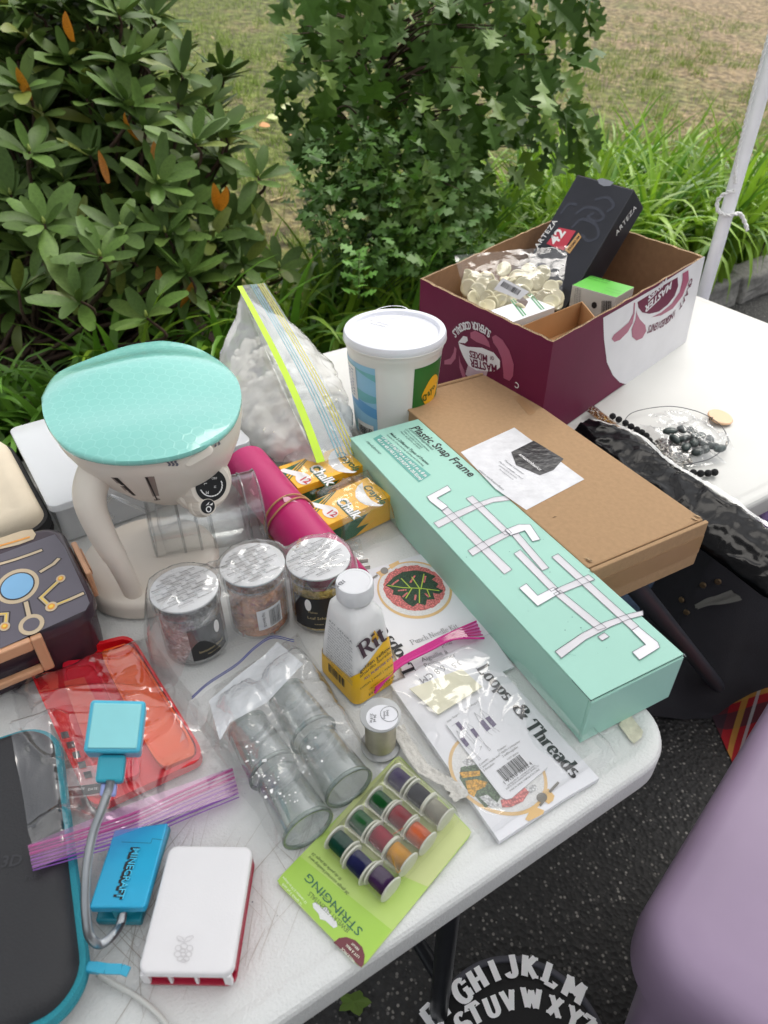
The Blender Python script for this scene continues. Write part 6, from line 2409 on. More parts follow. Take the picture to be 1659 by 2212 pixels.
MB().grid(lambda u, v: ZA[0].lerp(ZA[1], u).lerp(ZB[0].lerp(ZB[1], u), v) + V((0, 0, .0035 + .003 * math.sin(PI * u))), 24, 4).obj('zip_band', film('zip_purple_film', tint=(.88, .66, .86), haze=.16, bump=.0, hazecol=(.7, .35, .62), gain=.45), t, smooth=True)
pl = top(.0155)
patch('contents_panel', [[zd(*p) for p in ((385, 1130), (700, 1085), (690, 1290), (450, 1318), (435, 1300))]], pl, film('panel_clear', haze=.3, bump=.1, hazecol=(.8, .8, .82)), t, .0)
patch('contents_band', [[zd(*p) for p in ((430, 1245), (690, 1215), (695, 1280), (450, 1308))]], pl, M_INKB, t, .0005)
letters('lettering', [('CONTENTS', zd(442, 1270), zd(560, 1262)), ('DATE:', zd(585, 1268), zd(652, 1262))], pl, M_INKW, t, .0009)

# ------------------------------------------------------------------ black zip case with teal zip
HZ = .042
a, b = at((186, 2150), HZ), at((112, 1538), HZ)
m = frame(a, b)
m.translation.z = TZ
lx = (b - a).length
wY = .26
t = thing('black_case', 'black hard carrying case with teal zip in the front corner', 'case', m.translation, math.atan2(m[1][0], m[0][0]))
M_BC = mat('case_black', '#232326', .55, var=.06, bump=.15, bs=500)
M_TEAL = mat('teal_tape', '#2b93a3', .75, bump=.6, bs=900)
cx, cy = lx / 2, wY / 2
loft('lower_shell', [rr3(lx, wY, .034, z, i, cx, cy, 10) for z, i in ((.0015, .012), (.004, .006), (.016, .003))], M_BC, t)
loft('zip', [rr3(lx, wY, .036, z, i, cx, cy, 10) for z, i in ((.0165, .003), (.017, -.001), (.0225, -.002), (.0235, .0), (.0245, -.002), (.030, -.001), (.0305, .003))], M_TEAL, t)
loft('upper_shell', [rr3(lx, wY, .034, z, i, cx, cy, 10) for z, i in ((.031, .0035), (.036, .006), (.040, .010), (.042, .016), (.0425, .03))], M_BC, t)
pl = top(HZ + .0005)
letters('logo', [('3D', ze(0, 560), ze(125, 545), {'bold': .02}), ('PRESS', ze(150, 640), ze(272, 610))], pl, mat('case_logo', '#2f2f33', .35), t, .0004)
# zip pull
f = at(ze(560, 1165), .024)
MB().box((-.004, -.0035, -.002), (.006, .0035, .004), frame(f, at(ze(770, 1190), .024))).obj('slider', mat('teal_metal', '#2a9fc0', .35), t, bevel=.001)
P = [at(ze(570, 1160), .026), at(ze(640, 1172), .026), at(ze(735, 1175), .024), at(ze(778, 1192), .022)]
mb = MB()
for i in range(3):
    d = (P[i + 1] - P[i]).normalized()
    w = V((-d.y, d.x, 0)) * .0035
    mb.add([P[i] - w, P[i + 1] - w, P[i + 1] + w, P[i] + w, P[i] - w + V((0, 0, .0018)), P[i + 1] - w + V((0, 0, .0018)), P[i + 1] + w + V((0, 0, .0018)), P[i] + w + V((0, 0, .0018))], [(3, 2, 1, 0), (4, 5, 6, 7), (0, 1, 5, 4), (2, 3, 7, 6), (1, 2, 6, 5), (3, 0, 4, 7)])
mb.obj('pull_tab', MATS['teal_metal'], t, fix=True)

# white cable along the table edge
P = spline([at(p, .003) for p in (ze(590, 1200), ze(700, 1265), ze(830, 1340), ze(930, 1420), ze(1000, 1500), ze(1060, 1600), ze(1120, 1720))], 8)
o = MB().tube(P, .0021, 10).obj('cable', mat('cable_grey', '#c9c9c4', .45), None, smooth=True)
tag(o, 'thin white cable running from the black case along the table front', 'cable')

# ------------------------------------------------------------------ clip lamp
M_CY_ = mat('cyan_plastic', '#25a5cf', .32, var=.03)
M_CY2 = mat('cyan_dark', '#1c8ea2', .38)
t = thing('clip_lamp', 'turquoise clip lamp with chrome gooseneck and block head', 'lamp', at((270, 1900), 0))
q = [at(ze(535, 800), .030), at(ze(862, 800), .030), at(ze(880, 770), .030), at(ze(1012, 287), .023), at(ze(690, 330), .023)]
MB().prism(q, (0, 0, -.009)).obj('clip_top', M_CY_, t, bevel=.0015, fix=True)
q = [at(ze(588, 905), .001), at(ze(860, 910), .001), at(ze(1035, 330), .001), at(ze(720, 420), .001)]
MB().prism(q, (0, 0, .008)).obj('clip_bottom', M_CY2, t, bevel=.0015, fix=True)
MB().box((-.008, -.009, 0), (.008, .009, .018), Matrix.Translation(at(ze(760, 800), .006)) @ Matrix.Rotation(.4, 4, 'Z')).obj('hinge', M_CY2, t, bevel=.001)
c0_ = at(ze(860, 540), .021)
strokes('seam', [[ze(735, 405), ze(910, 412), ze(920, 385), ze(980, 392)]], top(.0305), .0006, mat('seam_blue', '#146a8a', .5), t, .0003)
plc = (at(ze(535, 800), .030), (at(ze(862, 800), .030) - at(ze(535, 800), .030)).cross(at(ze(1012, 287), .023) - at(ze(535, 800), .030)).normalized())
letters('lettering_edge', [('MINECRAFT', ze(795, 438), ze(683, 752), {'bold': .075, 'h': .0095})], plc, M_INKB, t, .0006)
letters('lettering', [('MINECRAFT', ze(805, 447), ze(700, 750), {'bold': .01, 'h': .0085})], plc, mat('letter_cyan', '#4cc2e6', .35), t, .001)
neck = [(at(ze(745, 815), .014)), at(ze(725, 900), .018), at(ze(670, 980), .026), at(ze(600, 1020), .036), at(ze(540, 970), .050), at(ze(520, 860), .062), at(ze(515, 720), .074), at(ze(525, 540), .088), at(ze(560, 360), .100), at(ze(610, 220), .110), at(ze(655, 90), .118), at(zd(735, 1200), .120)]
NP = spline(neck, 22)
rad_ = [.0031 + (.0004 if i % 2 else 0) for i in range(len(NP))]
MB().tube(NP, rad_, 12).obj('gooseneck', mat('chrome', '#a9adb0', .28, metal=.95, var=.1), t, smooth=True, angle=R(60))
hc = at(zd(765, 835), .125)
hm = axisframe(hc, (CAM - hc).normalized() * .75 + V((0, 0, .25)), (1, 0.03, 0))
hd = MB().box((-.0215, -.0205, -.036), (.0215, .0205, .0), hm).obj('lamp_head', mat('aqua_plastic', '#4db9d6', .35), t, bevel=.003, seg=3)
MB().box((-.0185, -.0175, .0002), (.0185, .0175, .0018), hm).obj('diffuser', mat('diffuser_aqua', '#8fd8dd', .4), hd, bevel=.0008)
MB().box((-.0105, -.042, -.026), (.0105, -.021, -.008), hm).obj('socket', mat('aqua_deep', '#2fa3b8', .38), t, bevel=.0025)
MB().box((-.006, -.052, -.022), (.006, -.0425, -.012), hm).obj('collar', mat('lilac_plastic', '#9aa6dc', .4), t, bevel=.0015)

# ------------------------------------------------------------------ white and red single-board-computer case
m = frame(at(ze(825, 1195), .026), at(ze(1395, 1205), .026))
a = at(ze(825, 1195), .026)
m.translation.z = TZ
iv = m.inverted()
lx = (at(ze(1400, 1205), .026) - a).length
ly = (iv @ at(ze(955, 440), .026)).y
ly = .0955
t = thing('computer_case', 'small white and red plastic case with embossed berry emblem', 'case', m.translation, math.atan2(m[1][0], m[0][0]))
M_PIW = mat('matte_white', '#e2e0e1', .5, var=.015, bump=.06, bs=900)
M_PIR = mat('raspberry_plastic', '#a31535', .4)
cx, cy = lx / 2, ly / 2
loft('base', [rr3(lx, ly, .007, z, i, cx, cy) for z, i in ((.0012, .0015), (.002, .0005), (.006, 0), (.0062, .0012))], M_PIR, t)
loft('inner', [rr3(lx, ly, .005, z, i, cx, cy) for z, i in ((.006, .003), (.0225, .003))], M_PIR, t)
mb = MB()
mb.box((lx - .0035, .008, .006), (lx - .0006, ly - .004, .019))
mb.obj('side_wall', M_PIR, t, world=False, bevel=.0006)
loft('lid', [rr3(lx, ly, .0075, z, i, cx, cy) for z, i in ((.0195, .0004), (.0195, 0), (.0245, 0), (.0258, .0008), (.0262, .002), (.0263, .006))], M_PIW, t)
for x in (.0005, lx * .30, lx * .58, lx - .008):
    w = .0022 if .01 < x < lx - .02 else .006
    MB().box((x, .0002, .0045), (x + w, .004, .0198)).obj('pillar', M_PIW, t, world=False, bevel=.0005)
pl = top(.0263)
lg = []
for q in (((1110, 1035), 22, 18), ((1078, 1045), 20, 17), ((1145, 1045), 18, 17), ((1072, 1082), 20, 17), ((1103, 1060), 16, 13), ((1140, 1082), 17, 15), ((1107, 1083), 15, 12), ((1088, 1110), 18, 14), ((1125, 1110), 17, 14), ((1107, 1122), 16, 9)):
    lg.append([ze(*p) for p in ellipse(q[0], q[1], q[2], 16)])
lg.append([ze(*p) for p in ((1110, 1008), (1080, 1000), (1066, 980), (1075, 972), (1100, 980), (1112, 1000))])
lg.append([ze(*p) for p in ((1112, 1008), (1145, 1000), (1168, 980), (1160, 970), (1130, 978), (1114, 1000))])
strokes('emblem', lg, pl, .0006, mat('emboss_white', '#cfcccd', .6), t, .0003, closed=True)

# ------------------------------------------------------------------ card of twelve wire spools
zx = zf(1200, 3000, 700)
t = thing('wire_card', 'lime green blister card of twelve coloured wire spools', 'wire set', at((800, 1860), 0))
cq = [at(zg(*p), .0025) for p in ((170, 1035), (740, 1618), (1478, 712), (985, 195))]
cc = sum(cq, V((0, 0, 0))) / 4


def cardpt(u, v):                          # u across (left to right corner), v from hanging end up
    return cq[0].lerp(cq[1], u).lerp(cq[3].lerp(cq[2], u), v)


def roundq(quad, r=.06, n=5):
    out = []
    for i in range(4):
        p, a, b = quad[i], quad[i - 1], quad[(i + 1) % 4]
        for k in range(n + 1):
            f_ = k / n
            out.append(p + (a - p) * r * (1 - f_) ** 2 + (b - p) * r * f_ ** 2)
    return out


def limemat():
    m, N, L, p = nodemat('lime_card')
    tc = N.new('ShaderNodeTexCoord')
    nz = N.new('ShaderNodeTexNoise')
    nz.inputs['Scale'].default_value = 30
    L.new(tc.outputs['Object'], nz.inputs['Vector'])
    rp = N.new('ShaderNodeValToRGB')
    e = rp.color_ramp.elements
    e[0].position, e[0].color = .3, (*C('#afcc66'), 1)
    e[1].position, e[1].color = .7, (*C('#b8d272'), 1)
    L.new(nz.outputs['Fac'], rp.inputs[0])
    L.new(rp.outputs[0], p.inputs['Base Color'])
    p.inputs['Roughness'].default_value = .35
    return m


M_LIMEC = limemat()
slot_c = at(zg(495, 1265), .0025)
sd_ = (at(zg(560, 1330), .0025) - at(zg(430, 1200), .0025)).normalized()
mb = MB()
rq = [p - V((0, 0, .0012)) for p in roundq(cq, .05)]
mb.prism(rq, (0, 0, .0012))
mb.obj('card', M_LIMEC, t, fix=True)
pl = top(.0025)
patch('pale_print', [[zg(*p) for p in ((985, 205), (1470, 712), (1180, 1075), (960, 980), (520, 700), (700, 480))]], pl, mat('lime_pale', '#c3cc8c', .4), t, .0002)
patch('dark_lime_print', [[zg(*p) for p in ((180, 1035), (330, 870), (940, 1360), (740, 1612))]], pl, mat('lime_deep', '#a2c94e', .35), t, .0002)
patch('hang_slot', [[zg(*p) for p in ((415, 1185), (440, 1178), (480, 1215), (510, 1210), (530, 1255), (575, 1310), (580, 1340), (555, 1350), (500, 1300), (465, 1290), (455, 1255), (420, 1215))]], pl, MATS['table_plastic'], t, .0005)
patch('value_badge', [[zg(*p) for p in ((555, 1445), (590, 1415), (640, 1408), (700, 1430), (745, 1475), (762, 1530), (755, 1590), (738, 1612))]], pl, mat('badge_maroon', '#6d3038', .4), t, .0004)
M_LW = mat('card_white', '#eef2dd', .4)
letters('lettering', [('STRINGING', zg(752, 1362), zg(395, 985), {'bold': .004, 'h': .0095})], pl, mat('print_forest', '#2f6a4c', .45), t, .0005)
letters('lettering', [('JEWELRY ESSENTIALS', zg(668, 1360), zg(402, 1105), {'h': .0055})], pl, mat('print_olive', '#5c7040', .45), t, .0005)
strokes('rule', [[zg(685, 1330), zg(432, 1082)]], pl, .0005, MATS['print_olive'], t, .0006)
letters('lettering', [('26 gauge assorted beading wire', zg(660, 1118), zg(398, 868), {'shear': .3}), ('fil de perle de jauge 26', zg(610, 1020), zg(418, 845), {'shear': .3})], pl, MATS['print_olive'], t, .0005)
letters('lettering', [('VALUE PACK', zg(700, 1572), zg(612, 1478), {'bold': .01}), ('LOT À PRIX', zg(728, 1540), zg(645, 1455), {'bold': .01}), ('RÉDUIT', zg(725, 1490), zg(680, 1445), {'bold': .01})], pl, M_LW, t, .0008)
letters('lettering', [('12 spools 3 yd each', zg(345, 1190), zg(222, 1050)), ('12 canettes 2.74 m chaque', zg(378, 1178), zg(222, 1005))], pl, M_LW, t, .0005)
SPC = [((950, 290), '#3d2a60'), ((1135, 440), '#2c2c38'), ((1300, 590), '#a5a196'), ((775, 510), '#0f5a26'), ((960, 650), '#97142a'), ((1130, 815), '#cf7043'), ((590, 700), '#12602a'), ((780, 850), '#9c1536'), ((945, 1010), '#cf9c2c'), ((400, 900), '#0e4a3a'), ((570, 1090), '#262a5c'), ((780, 1240), '#4e2f5c')]
axd = (at(zx(1300, 590), .012) - at(zx(950, 290), .012))
sl_ = axd.length / 2
axd.normalize()
M_SPW = mat('spool_white', '#cfcfc2', .35)
fl_me = MB().lathe([(.003, -.0008), (.0112, -.0008), (.012, 0), (.0112, .0008), (.003, .0008)], 30).mesh(smooth=True, angle=R(40))
fl_me.materials.append(M_SPW)
for i, (p, hx) in enumerate(SPC):
    c = at(zx(*p), .013)
    mm = axisframe(c, axd, (0, 0, 1))
    wm = mat('wire_%d' % i, hx, .3, metal=.35, var=.15, vs=90, spec=.6)
    mb = MB()
    pr_w = []
    L_ = sl_ * .88
    nn = 26
    for k in range(nn * 2 + 1):
        x = -L_ / 2 + .0012 + (L_ - .0024) * k / (nn * 2)
        pr_w.append((.0084 + (.0004 if k % 2 else 0) - .0006 * (abs(k / (nn * 2) - .5) * 2) ** 4, x))
    mb.lathe(pr_w, 28, mm)
    sp_o = mb.obj('spool', wm, t, smooth=True, angle=R(80))
    for s in (-1, 1):
        link('flange', fl_me, None, sp_o, basis=mm @ Matrix.Translation((0, 0, s * L_ / 2)))
for i, p in enumerate(((1405, 660), (1240, 900), (1070, 1080))):
    c = at(zx(*p), .012)
# blister
bq = [at(zx(*p), .0) for p in ((215, 930), (790, 1480), (1545, 660), (930, 120))]


def blis(u, v):
    p = bq[0].lerp(bq[1], u).lerp(bq[3].lerp(bq[2], u), v)
    e = min(u, 1 - u)
    row = .0035 * abs(math.sin(PI * v * 4)) ** .6
    h = .0215 * sstep(0, .05, u) * sstep(0, .05, 1 - u) * sstep(0, .05, v) * sstep(0, .06, 1 - v) + row * sstep(.02, .1, e) - .003
    return V((p.x, p.y, TZ + max(.0032, h)))


MB().grid(blis, 48, 56).obj('blister', film('blister_clear', tint=(.985, .99, .965), haze=.015, bump=.06, bs=20, gain=.8, rough=.07), t, smooth=True)
MB().tube(spline([at(zx(880, 800), .02), at(zx(980, 740), .021), at(zx(1080, 715), .020)], 6), .0003, 5).obj('loose_wire', MATS['wire_5'], t)
MB().tube(spline([at(zx(870, 990), .02), at(zx(900, 1100), .02), at(zx(935, 1160), .019), at(zx(1000, 1040), .02)], 6), .0003, 5).obj('loose_wire', MATS['wire_8'], t)

# ------------------------------------------------------------------ beads on the far table
a, b = at(zv(222, 172), .0095), at(zv(505, 390), .0095)
ax = (b - a).normalized()
L = (b - a).length
t = thing('bead_tube', 'clear tube of gold bugle beads with black cap', 'bead tube', V((a.x, a.y, TZ)))
mm = axisframe(a, ax, (0, 0, 1))
MB().lathe([(0, 0), (.007, .0005), (.0082, .002), (.0082, L), (.0076, L)], 28, mm, cap=False).obj('tube', HARD, t, smooth=True, angle=R(40))
MB().lathe([(.0084, L - .002), (.0088, L), (.0088, L + .012), (.006, L + .014), (0, L + .014)], 24, mm).obj('cap', M_BLACKP, t, smooth=True, angle=R(40))
MB().tube([mm @ V((.006 * math.cos(q), .006 * math.sin(q), L + .017)) for q in [k * 2 * PI / 14 for k in range(15)]], .0012, 6).obj('hang_loop', M_BLACKP, t, smooth=True)
rnd = random.Random(3)
mb = MB()
for i in range(330):
    an, z, r = rnd.uniform(0, 2 * PI), rnd.uniform(.004, L - .004), .0066 * rnd.uniform(.75, 1)
    p = V((r * math.cos(an), r * math.sin(an), z))
    d = V((rnd.gauss(0, .5), rnd.gauss(0, .5), rnd.gauss(0, 1))).normalized() * .0022
    d -= V((math.cos(an), math.sin(an), 0)) * d.dot(V((math.cos(an), math.sin(an), 0)))
    mb.tube([mm @ (p - d), mm @ (p + d)], .0008, 5)
mb.obj('bugle_beads', mat('gold_bead', '#b87a22', .22, metal=.7, island=.4), t, kind='stuff')
BP = [(405, 232), (455, 258), (508, 287), (553, 315), (600, 340), (640, 363), (675, 390), (700, 428), (722, 465), (745, 502), (765, 540), (790, 570), (822, 596), (870, 630), (925, 665), (988, 682), (1055, 688), (1115, 694), (1175, 692), (1228, 685)]
t = thing('bead_strand', 'curved strand of round matte black lava beads', 'bead strand', at(zv(745, 502), 0))
bme = MB().lathe([(.0055 * math.sin(PI * k / 10) * (1 + .02 * (k % 2)), -.0055 * math.cos(PI * k / 10)) for k in range(11)], 16, cap=False).mesh(smooth=True)
bme.materials.append(mat('lava_black', '#17171a', .8, var=.3, vs=400, bump=1.0, bs=700))
for p in BP:
    link('bead', bme, None, t, basis=Matrix.Translation(at(zv(*p), .0058)) @ Matrix.Rotation(rnd.uniform(0, 6), 4, V((rnd.random(), rnd.random(), rnd.random() + .1)).normalized()))
# wire choker with a wooden disc
P = spline([at(zv(*p), z) for p, z in (((540, 560), .002), ((480, 400), .003), ((505, 262), .006), ((600, 190), .008), ((850, 152), .008), ((1050, 182), .008), ((1190, 240), .010), ((1290, 320), .009), ((1335, 420), .008), ((1320, 478), .010), ((1200, 570), .016), ((1060, 610), .016), ((950, 625), .014), ((800, 610), .012), ((640, 600), .004))], 8)
t = thing('wire_choker', 'thin grey wire choker ring with a pale wooden disc', 'choker', at(zv(900, 380), 0))
MB().tube(P, .0007, 6).obj('wire', mat('wire_grey', '#4c4f52', .35, metal=.6), t, smooth=True)
dc = at(zv(1272, 240), .006)
MB().lathe([(0, -.0022), (.0195, -.0022), (.0208, -.0008), (.0208, .0008), (.0195, .0022), (0, .0022)], 36, axisframe(dc, V((.12, -.1, 1)), (1, 0, 0))).obj('wooden_disc', mat('pale_wood', '#dcb58f', .5, var=.05, vs=30), t, smooth=True, angle=R(40))
MB().tube([at(zv(1185, 262), .007), at(zv(1190, 240), .012), at(zv(1215, 240), .012), at(zv(1200, 262), .008)], .0007, 6).obj('jump_ring', M_BLACKP, t, smooth=True)
f = at(zv(1328, 440), .009)
MB().tube([f, at(zv(1322, 470), .010)], .0017, 8).obj('clasp', MATS['steel'], t, smooth=True)
# bag of silver tube beads
t = thing('bead_bag', 'small clear bag of silver tube beads under the stone bag', 'bag', at(zv(900, 540), 0))
mb = MB()
for i in range(190):
    p = at(zv(rnd.uniform(750, 1040), rnd.uniform(420, 640)), rnd.uniform(.003, .008))
    d = V((rnd.gauss(0, 1), rnd.gauss(0, 1), rnd.gauss(0, .3))).normalized() * .0034
    mb.tube([p - d, p + d], .0017, 6)
o = mb.obj('tube_beads', mat('silver_bead', '#b9b4ad', .25, metal=.8, island=.25), None, kind='stuff')
tag(o, 'heap of silver tube beads inside a small clear bag', 'beads')
q = [at(zv(*p), 0) for p in ((620, 300), (900, 380), (1330, 610), (860, 670))]
sheet('film', q, lambda u, v: .011 * sstep(0, .2, min(u, 1 - u, v, 1 - v)), FILM, t, 34, 34, .004, 60, 2.0)
# bag of dark green stones
t = thing('stone_bag', 'small clear bag of polished dark green stones', 'bag', at(zv(1050, 420), 0))
M_STN = mat('dark_stone', '#2b3834', .3, var=.4, vs=90, island=.3)
for i, p in enumerate(((870, 352), (965, 338), (1045, 350), (1062, 398), (1120, 388), (1190, 420), (1125, 445), (1215, 470), (985, 412), (1060, 446), (1270, 492), (905, 415), (1150, 500), (1000, 480), (1090, 520))):
    c = at(zv(*p), .015)
    R_ = Matrix.Rotation(rnd.uniform(0, 3), 3, 'Z')
    s_ = V((rnd.uniform(.009, .013), rnd.uniform(.006, .008), rnd.uniform(.005, .006)))
    mb = MB()
    mb.grid(lambda u, v: c + R_ @ V((s_.x * math.cos(2 * PI * u) * math.sin(PI * v), s_.y * math.sin(2 * PI * u) * math.sin(PI * v), s_.z * math.cos(PI * v))) * (1 + .1 * noise.noise(V((u * 3 + i, v * 3, i)))), 14, 8, cu=True)
    o = mb.obj('stone', M_STN, None, smooth=True)
    tag(o, 'polished dark green stone in the small clear bag', 'stone', 'dark green stones in a bag')
q = [at(zv(*p), .008) for p in ((690, 230), (980, 180), (1400, 510), (1120, 610))]
sheet('film', q, lambda u, v: .010 + .014 * sstep(0, .2, min(u, 1 - u)) * sstep(.25, .5, v) * sstep(0, .1, 1 - v), FILM_R, t, 40, 40, .007, 45, 8.0)

# ------------------------------------------------------------------ long black shrink-wrapped package
fe = spline([at(zj(*p), z) for p, z in (((300, 350), .012), ((640, 470), .012), ((900, 690), .012), ((1230, 880), .012), ((1480, 1060), .010), ((1800, 1280), .006))], 20)
ne = spline([at(zj(*p), z) for p, z in (((150, 470), .012), ((430, 700), .012), ((720, 960), .012), ((980, 1180), .012), ((1330, 1440), .006), ((1640, 1680), -.006))], 20)
t = thing('black_package', 'long black shrink-wrapped package overhanging the far table beside the brown box', 'package', fe[0])
M_PVC = mat('black_wrap', '#08080a', .16, var=.1, bump=.1, bs=30, spec=.07)
ncl = len(fe) - 1


def pkg(u, v):
    a, b = fe[int(round(v * ncl))], ne[int(round(v * ncl))]
    an = 2 * PI * u
    p = a.lerp(b, .5 + .5 * math.cos(an) * (abs(math.cos(an)) ** -.3 if abs(math.cos(an)) > .05 else 1) * .98)
    h = .013 * math.sin(an) * (1 if v < .97 else .3)
    n_ = crease(p, 17, 7) + .35 * crease(p, 44, 3)
    return p + V((0, 0, h + (.004 * n_ if math.sin(an) > 0 else 0)))


MB().grid(pkg, 72, ncl, cu=True).obj('package_body', M_PVC, t, smooth=True)
MB().grid(lambda u, v: (lambda a, b: a + (a - b).normalized() * .012 * u + V((0, 0, .004 - .003 * u + .004 * cr(a + (a - b) * u, 40, 3))))(fe[int(round(v * ncl))], ne[int(round(v * ncl))]), 6, ncl).obj('clear_margin', FILM_M, t, smooth=True)

# ================================================================== BELOW THE TABLES
# round black cushion with letters
CZ = -.66
cc = at(zk(545, 1500), CZ)
RC = (at(zk(970, 1500), CZ) - cc).length * 1.0
t = thing('round_cushion', 'round black cushion printed with white alphabet arcs on the asphalt', 'cushion', V((cc.x, cc.y, 0)))
M_CUS = mat('cushion_black', '#08080b', .7, var=.1, bump=.2, bs=300)
loft('cushion', [[V((cc.x + r * RC * math.cos(a), cc.y + r * RC * math.sin(a), z)) for a in (2 * PI * k / 72 for k in range(72))] for r, z in ((.75, .002), (.92, .015), (1.0, .045), (1.0, .05), (.975, .066), (.94, .074), (.9, .078), (.5, .0795), (.02, .08))], M_CUS, t, world=True, angle=R(60))
MB().tube([V((cc.x + RC * .955 * math.cos(a), cc.y + RC * .955 * math.sin(a), .075)) for a in (2 * PI * k / 72 for k in range(73))], .006, 6).obj('piping', mat('piping_grey', '#4a4a53', .6), t, smooth=True)
lt = [('E', 140, 1318), ('F', 205, 1255), ('G', 280, 1200), ('H', 350, 1145), ('I', 425, 1108), ('J', 500, 1085), ('K', 585, 1090), ('L', 680, 1125), ('M', 785, 1195)]
lt2 = [('S', 285, 1345), ('T', 340, 1302), ('U', 415, 1268), ('V', 490, 1242), ('W', 592, 1232), ('X', 700, 1270), ('Y', 785, 1318), ('Z', 850, 1360)]
pl = (V((0, 0, .0805)), V((0, 0, 1)))
mb = MB()
for row, hh in ((lt, 1.0), (lt2, .86)):
    cs = [hit(zk(x, y), pl) for _, x, y in row]
    for i, (ch, x, y) in enumerate(row):
        d = (cs[min(i + 1, len(cs) - 1)] - cs[max(i - 1, 0)]).normalized()
        up = V((-d.y, d.x, 0))
        vs, fs = serifmesh(ch, thick=.31, thin=.2, sh=.14, ss=.09)
        adv = GL[ch][2]
        k = .033 * hh
        mb.add([cs[i] + d * (v.x - adv / 2) * k * 1.02 + up * (v.y - .5) * k * .92 + V((0, 0, .001 + v.z * .05)) for v in vs], fs)
mb.obj('lettering', mat('letter_white', '#fbfbfd', .6), t)

# lavender lidded bin, close on the right
LZ = -.07
a, b, c = at(zq(800, 762), LZ), at(zq(1250, 0), LZ), at(zq(1659, 1120), LZ)
m = frame(a, b)
m.translation.z = 0
t = thing('lavender_bin', 'lavender plastic bin with rounded lid standing by the table', 'bin', m.translation, math.atan2(m[1][0], m[0][0]))
M_LAV = mat('lavender_plastic', '#937f99', .45, var=.09, vs=7, det=6)
L1, W1 = .62, .42
sg = 1 if (m.inverted() @ c).y > 0 else -1
cx, cy = L1 / 2 - .012, sg * (W1 / 2 - .012)
ZT = TZ + LZ
loft('lid', [rr3(L1, W1, .06, z, i, cx, cy, 12) for z, i in ((ZT - .085, .01), (ZT - .083, .002), (ZT - .055, 0), (ZT - .030, .001), (ZT - .015, .005), (ZT - .005, .013), (ZT, .026), (ZT + .001, .05))], M_LAV, t, angle=R(70))
loft('body', [rr3(L1, W1, .05, z, i, cx, cy, 12) for z, i in ((.001, .07), (.01, .062), (ZT - .0855, .022))], M_LAV, t, angle=R(70))

# heap of black clothes on a chair seat, red tartan below, denim behind
M_CHB = mat('black_cotton', '#25252b', .85, var=.2, vs=12, bump=.3, bs=500, sheen=.2)


def heap(name, label, cat, x0, x1, y0, y1, zt, mm_, seed, fold=.03, nu=60, nv=60, fl=3.0):
    def fn(u, v):
        x, y = x0 + (x1 - x0) * u, y0 + (y1 - y0) * v
        e = min(u, 1 - u, v, 1 - v) + .09 * noise.noise(V((x * 5, y * 5, seed + 3))) * (1 if nu > 90 else 0)
        w = noise.noise(V((x * 2.2 + seed, y * 2.2, 0))) * .5
        n_ = abs(noise.noise(V((x * fl + w, y * fl * 1.7 - w, seed)))) + .5 * abs(noise.noise(V((x * fl * 2.6 + w, y * fl * 2, seed))))
        z = zt * sstep(0, .16, e) + fold * n_ * sstep(0, .2, e)
        r = 1 - .12 * (1 - sstep(0, .2, min(u, 1 - u))) * 0
        k_ = .09 if nu > 90 else .03
        return V((x + k_ * noise.noise(V((x * 4, y * 4, seed))), y + k_ * noise.noise(V((y * 4, x * 4, seed))), max(.004, z)))
    o = MB().grid(fn, nu, nv).obj(name, mm_, None, smooth=True)
    tag(o, label, cat)
    return o


black = heap('black_jacket', 'heap of black denim clothing with metal buttons under the tables', 'jacket', .52, 1.6, .95, 1.8, .42, M_CHB, 2.0, .13, 110, 110, 7)
dgv = BVHTree.FromPolygons([v.co.copy() for v in black.data.vertices], [tuple(p.vertices) for p in black.data.polygons])


def oncloth(p, off=.004):
    loc, nr, i_, d_ = dgv.ray_cast(CAM, ray(p).normalized())
    if loc is None:
        return at(p, -.5), V((0, 0, 1))
    if nr.dot(CAM - loc) < 0:
        nr = -nr
    return loc + nr * off, nr


for p in (zs(1165, 305), zs(1022, 340), zs(815, 488), zs(858, 608)):
    loc, nr = oncloth(p)
    MB().lathe([(0, .0008), (.003, .001), (.0055, .0014), (.0064, .0006), (.0064, -.003)], 18, axisframe(loc, nr)).obj('button', mat('brass', '#8f7a5e', .35, metal=.8), black, smooth=True)
zt_ = [oncloth(zs(*p), .006)[0] for p in ((950, 550), (1060, 500), (1150, 470), (1240, 430), (1320, 395))]
zsp = spline(zt_, 8)
MB().grid(lambda u, v: zsp[int(round(v * (len(zsp) - 1)))] + V((-.3, .95, 0)) * (u - .5) * (.012 + .035 * sstep(0, 1, v)) + V((0, 0, .003 * math.sin(u * 9))), 6, 32).obj('silver_lining', mat('silver_cloth', '#8d8b86', .45, metal=.3, bump=.4, bs=200), black, smooth=True)

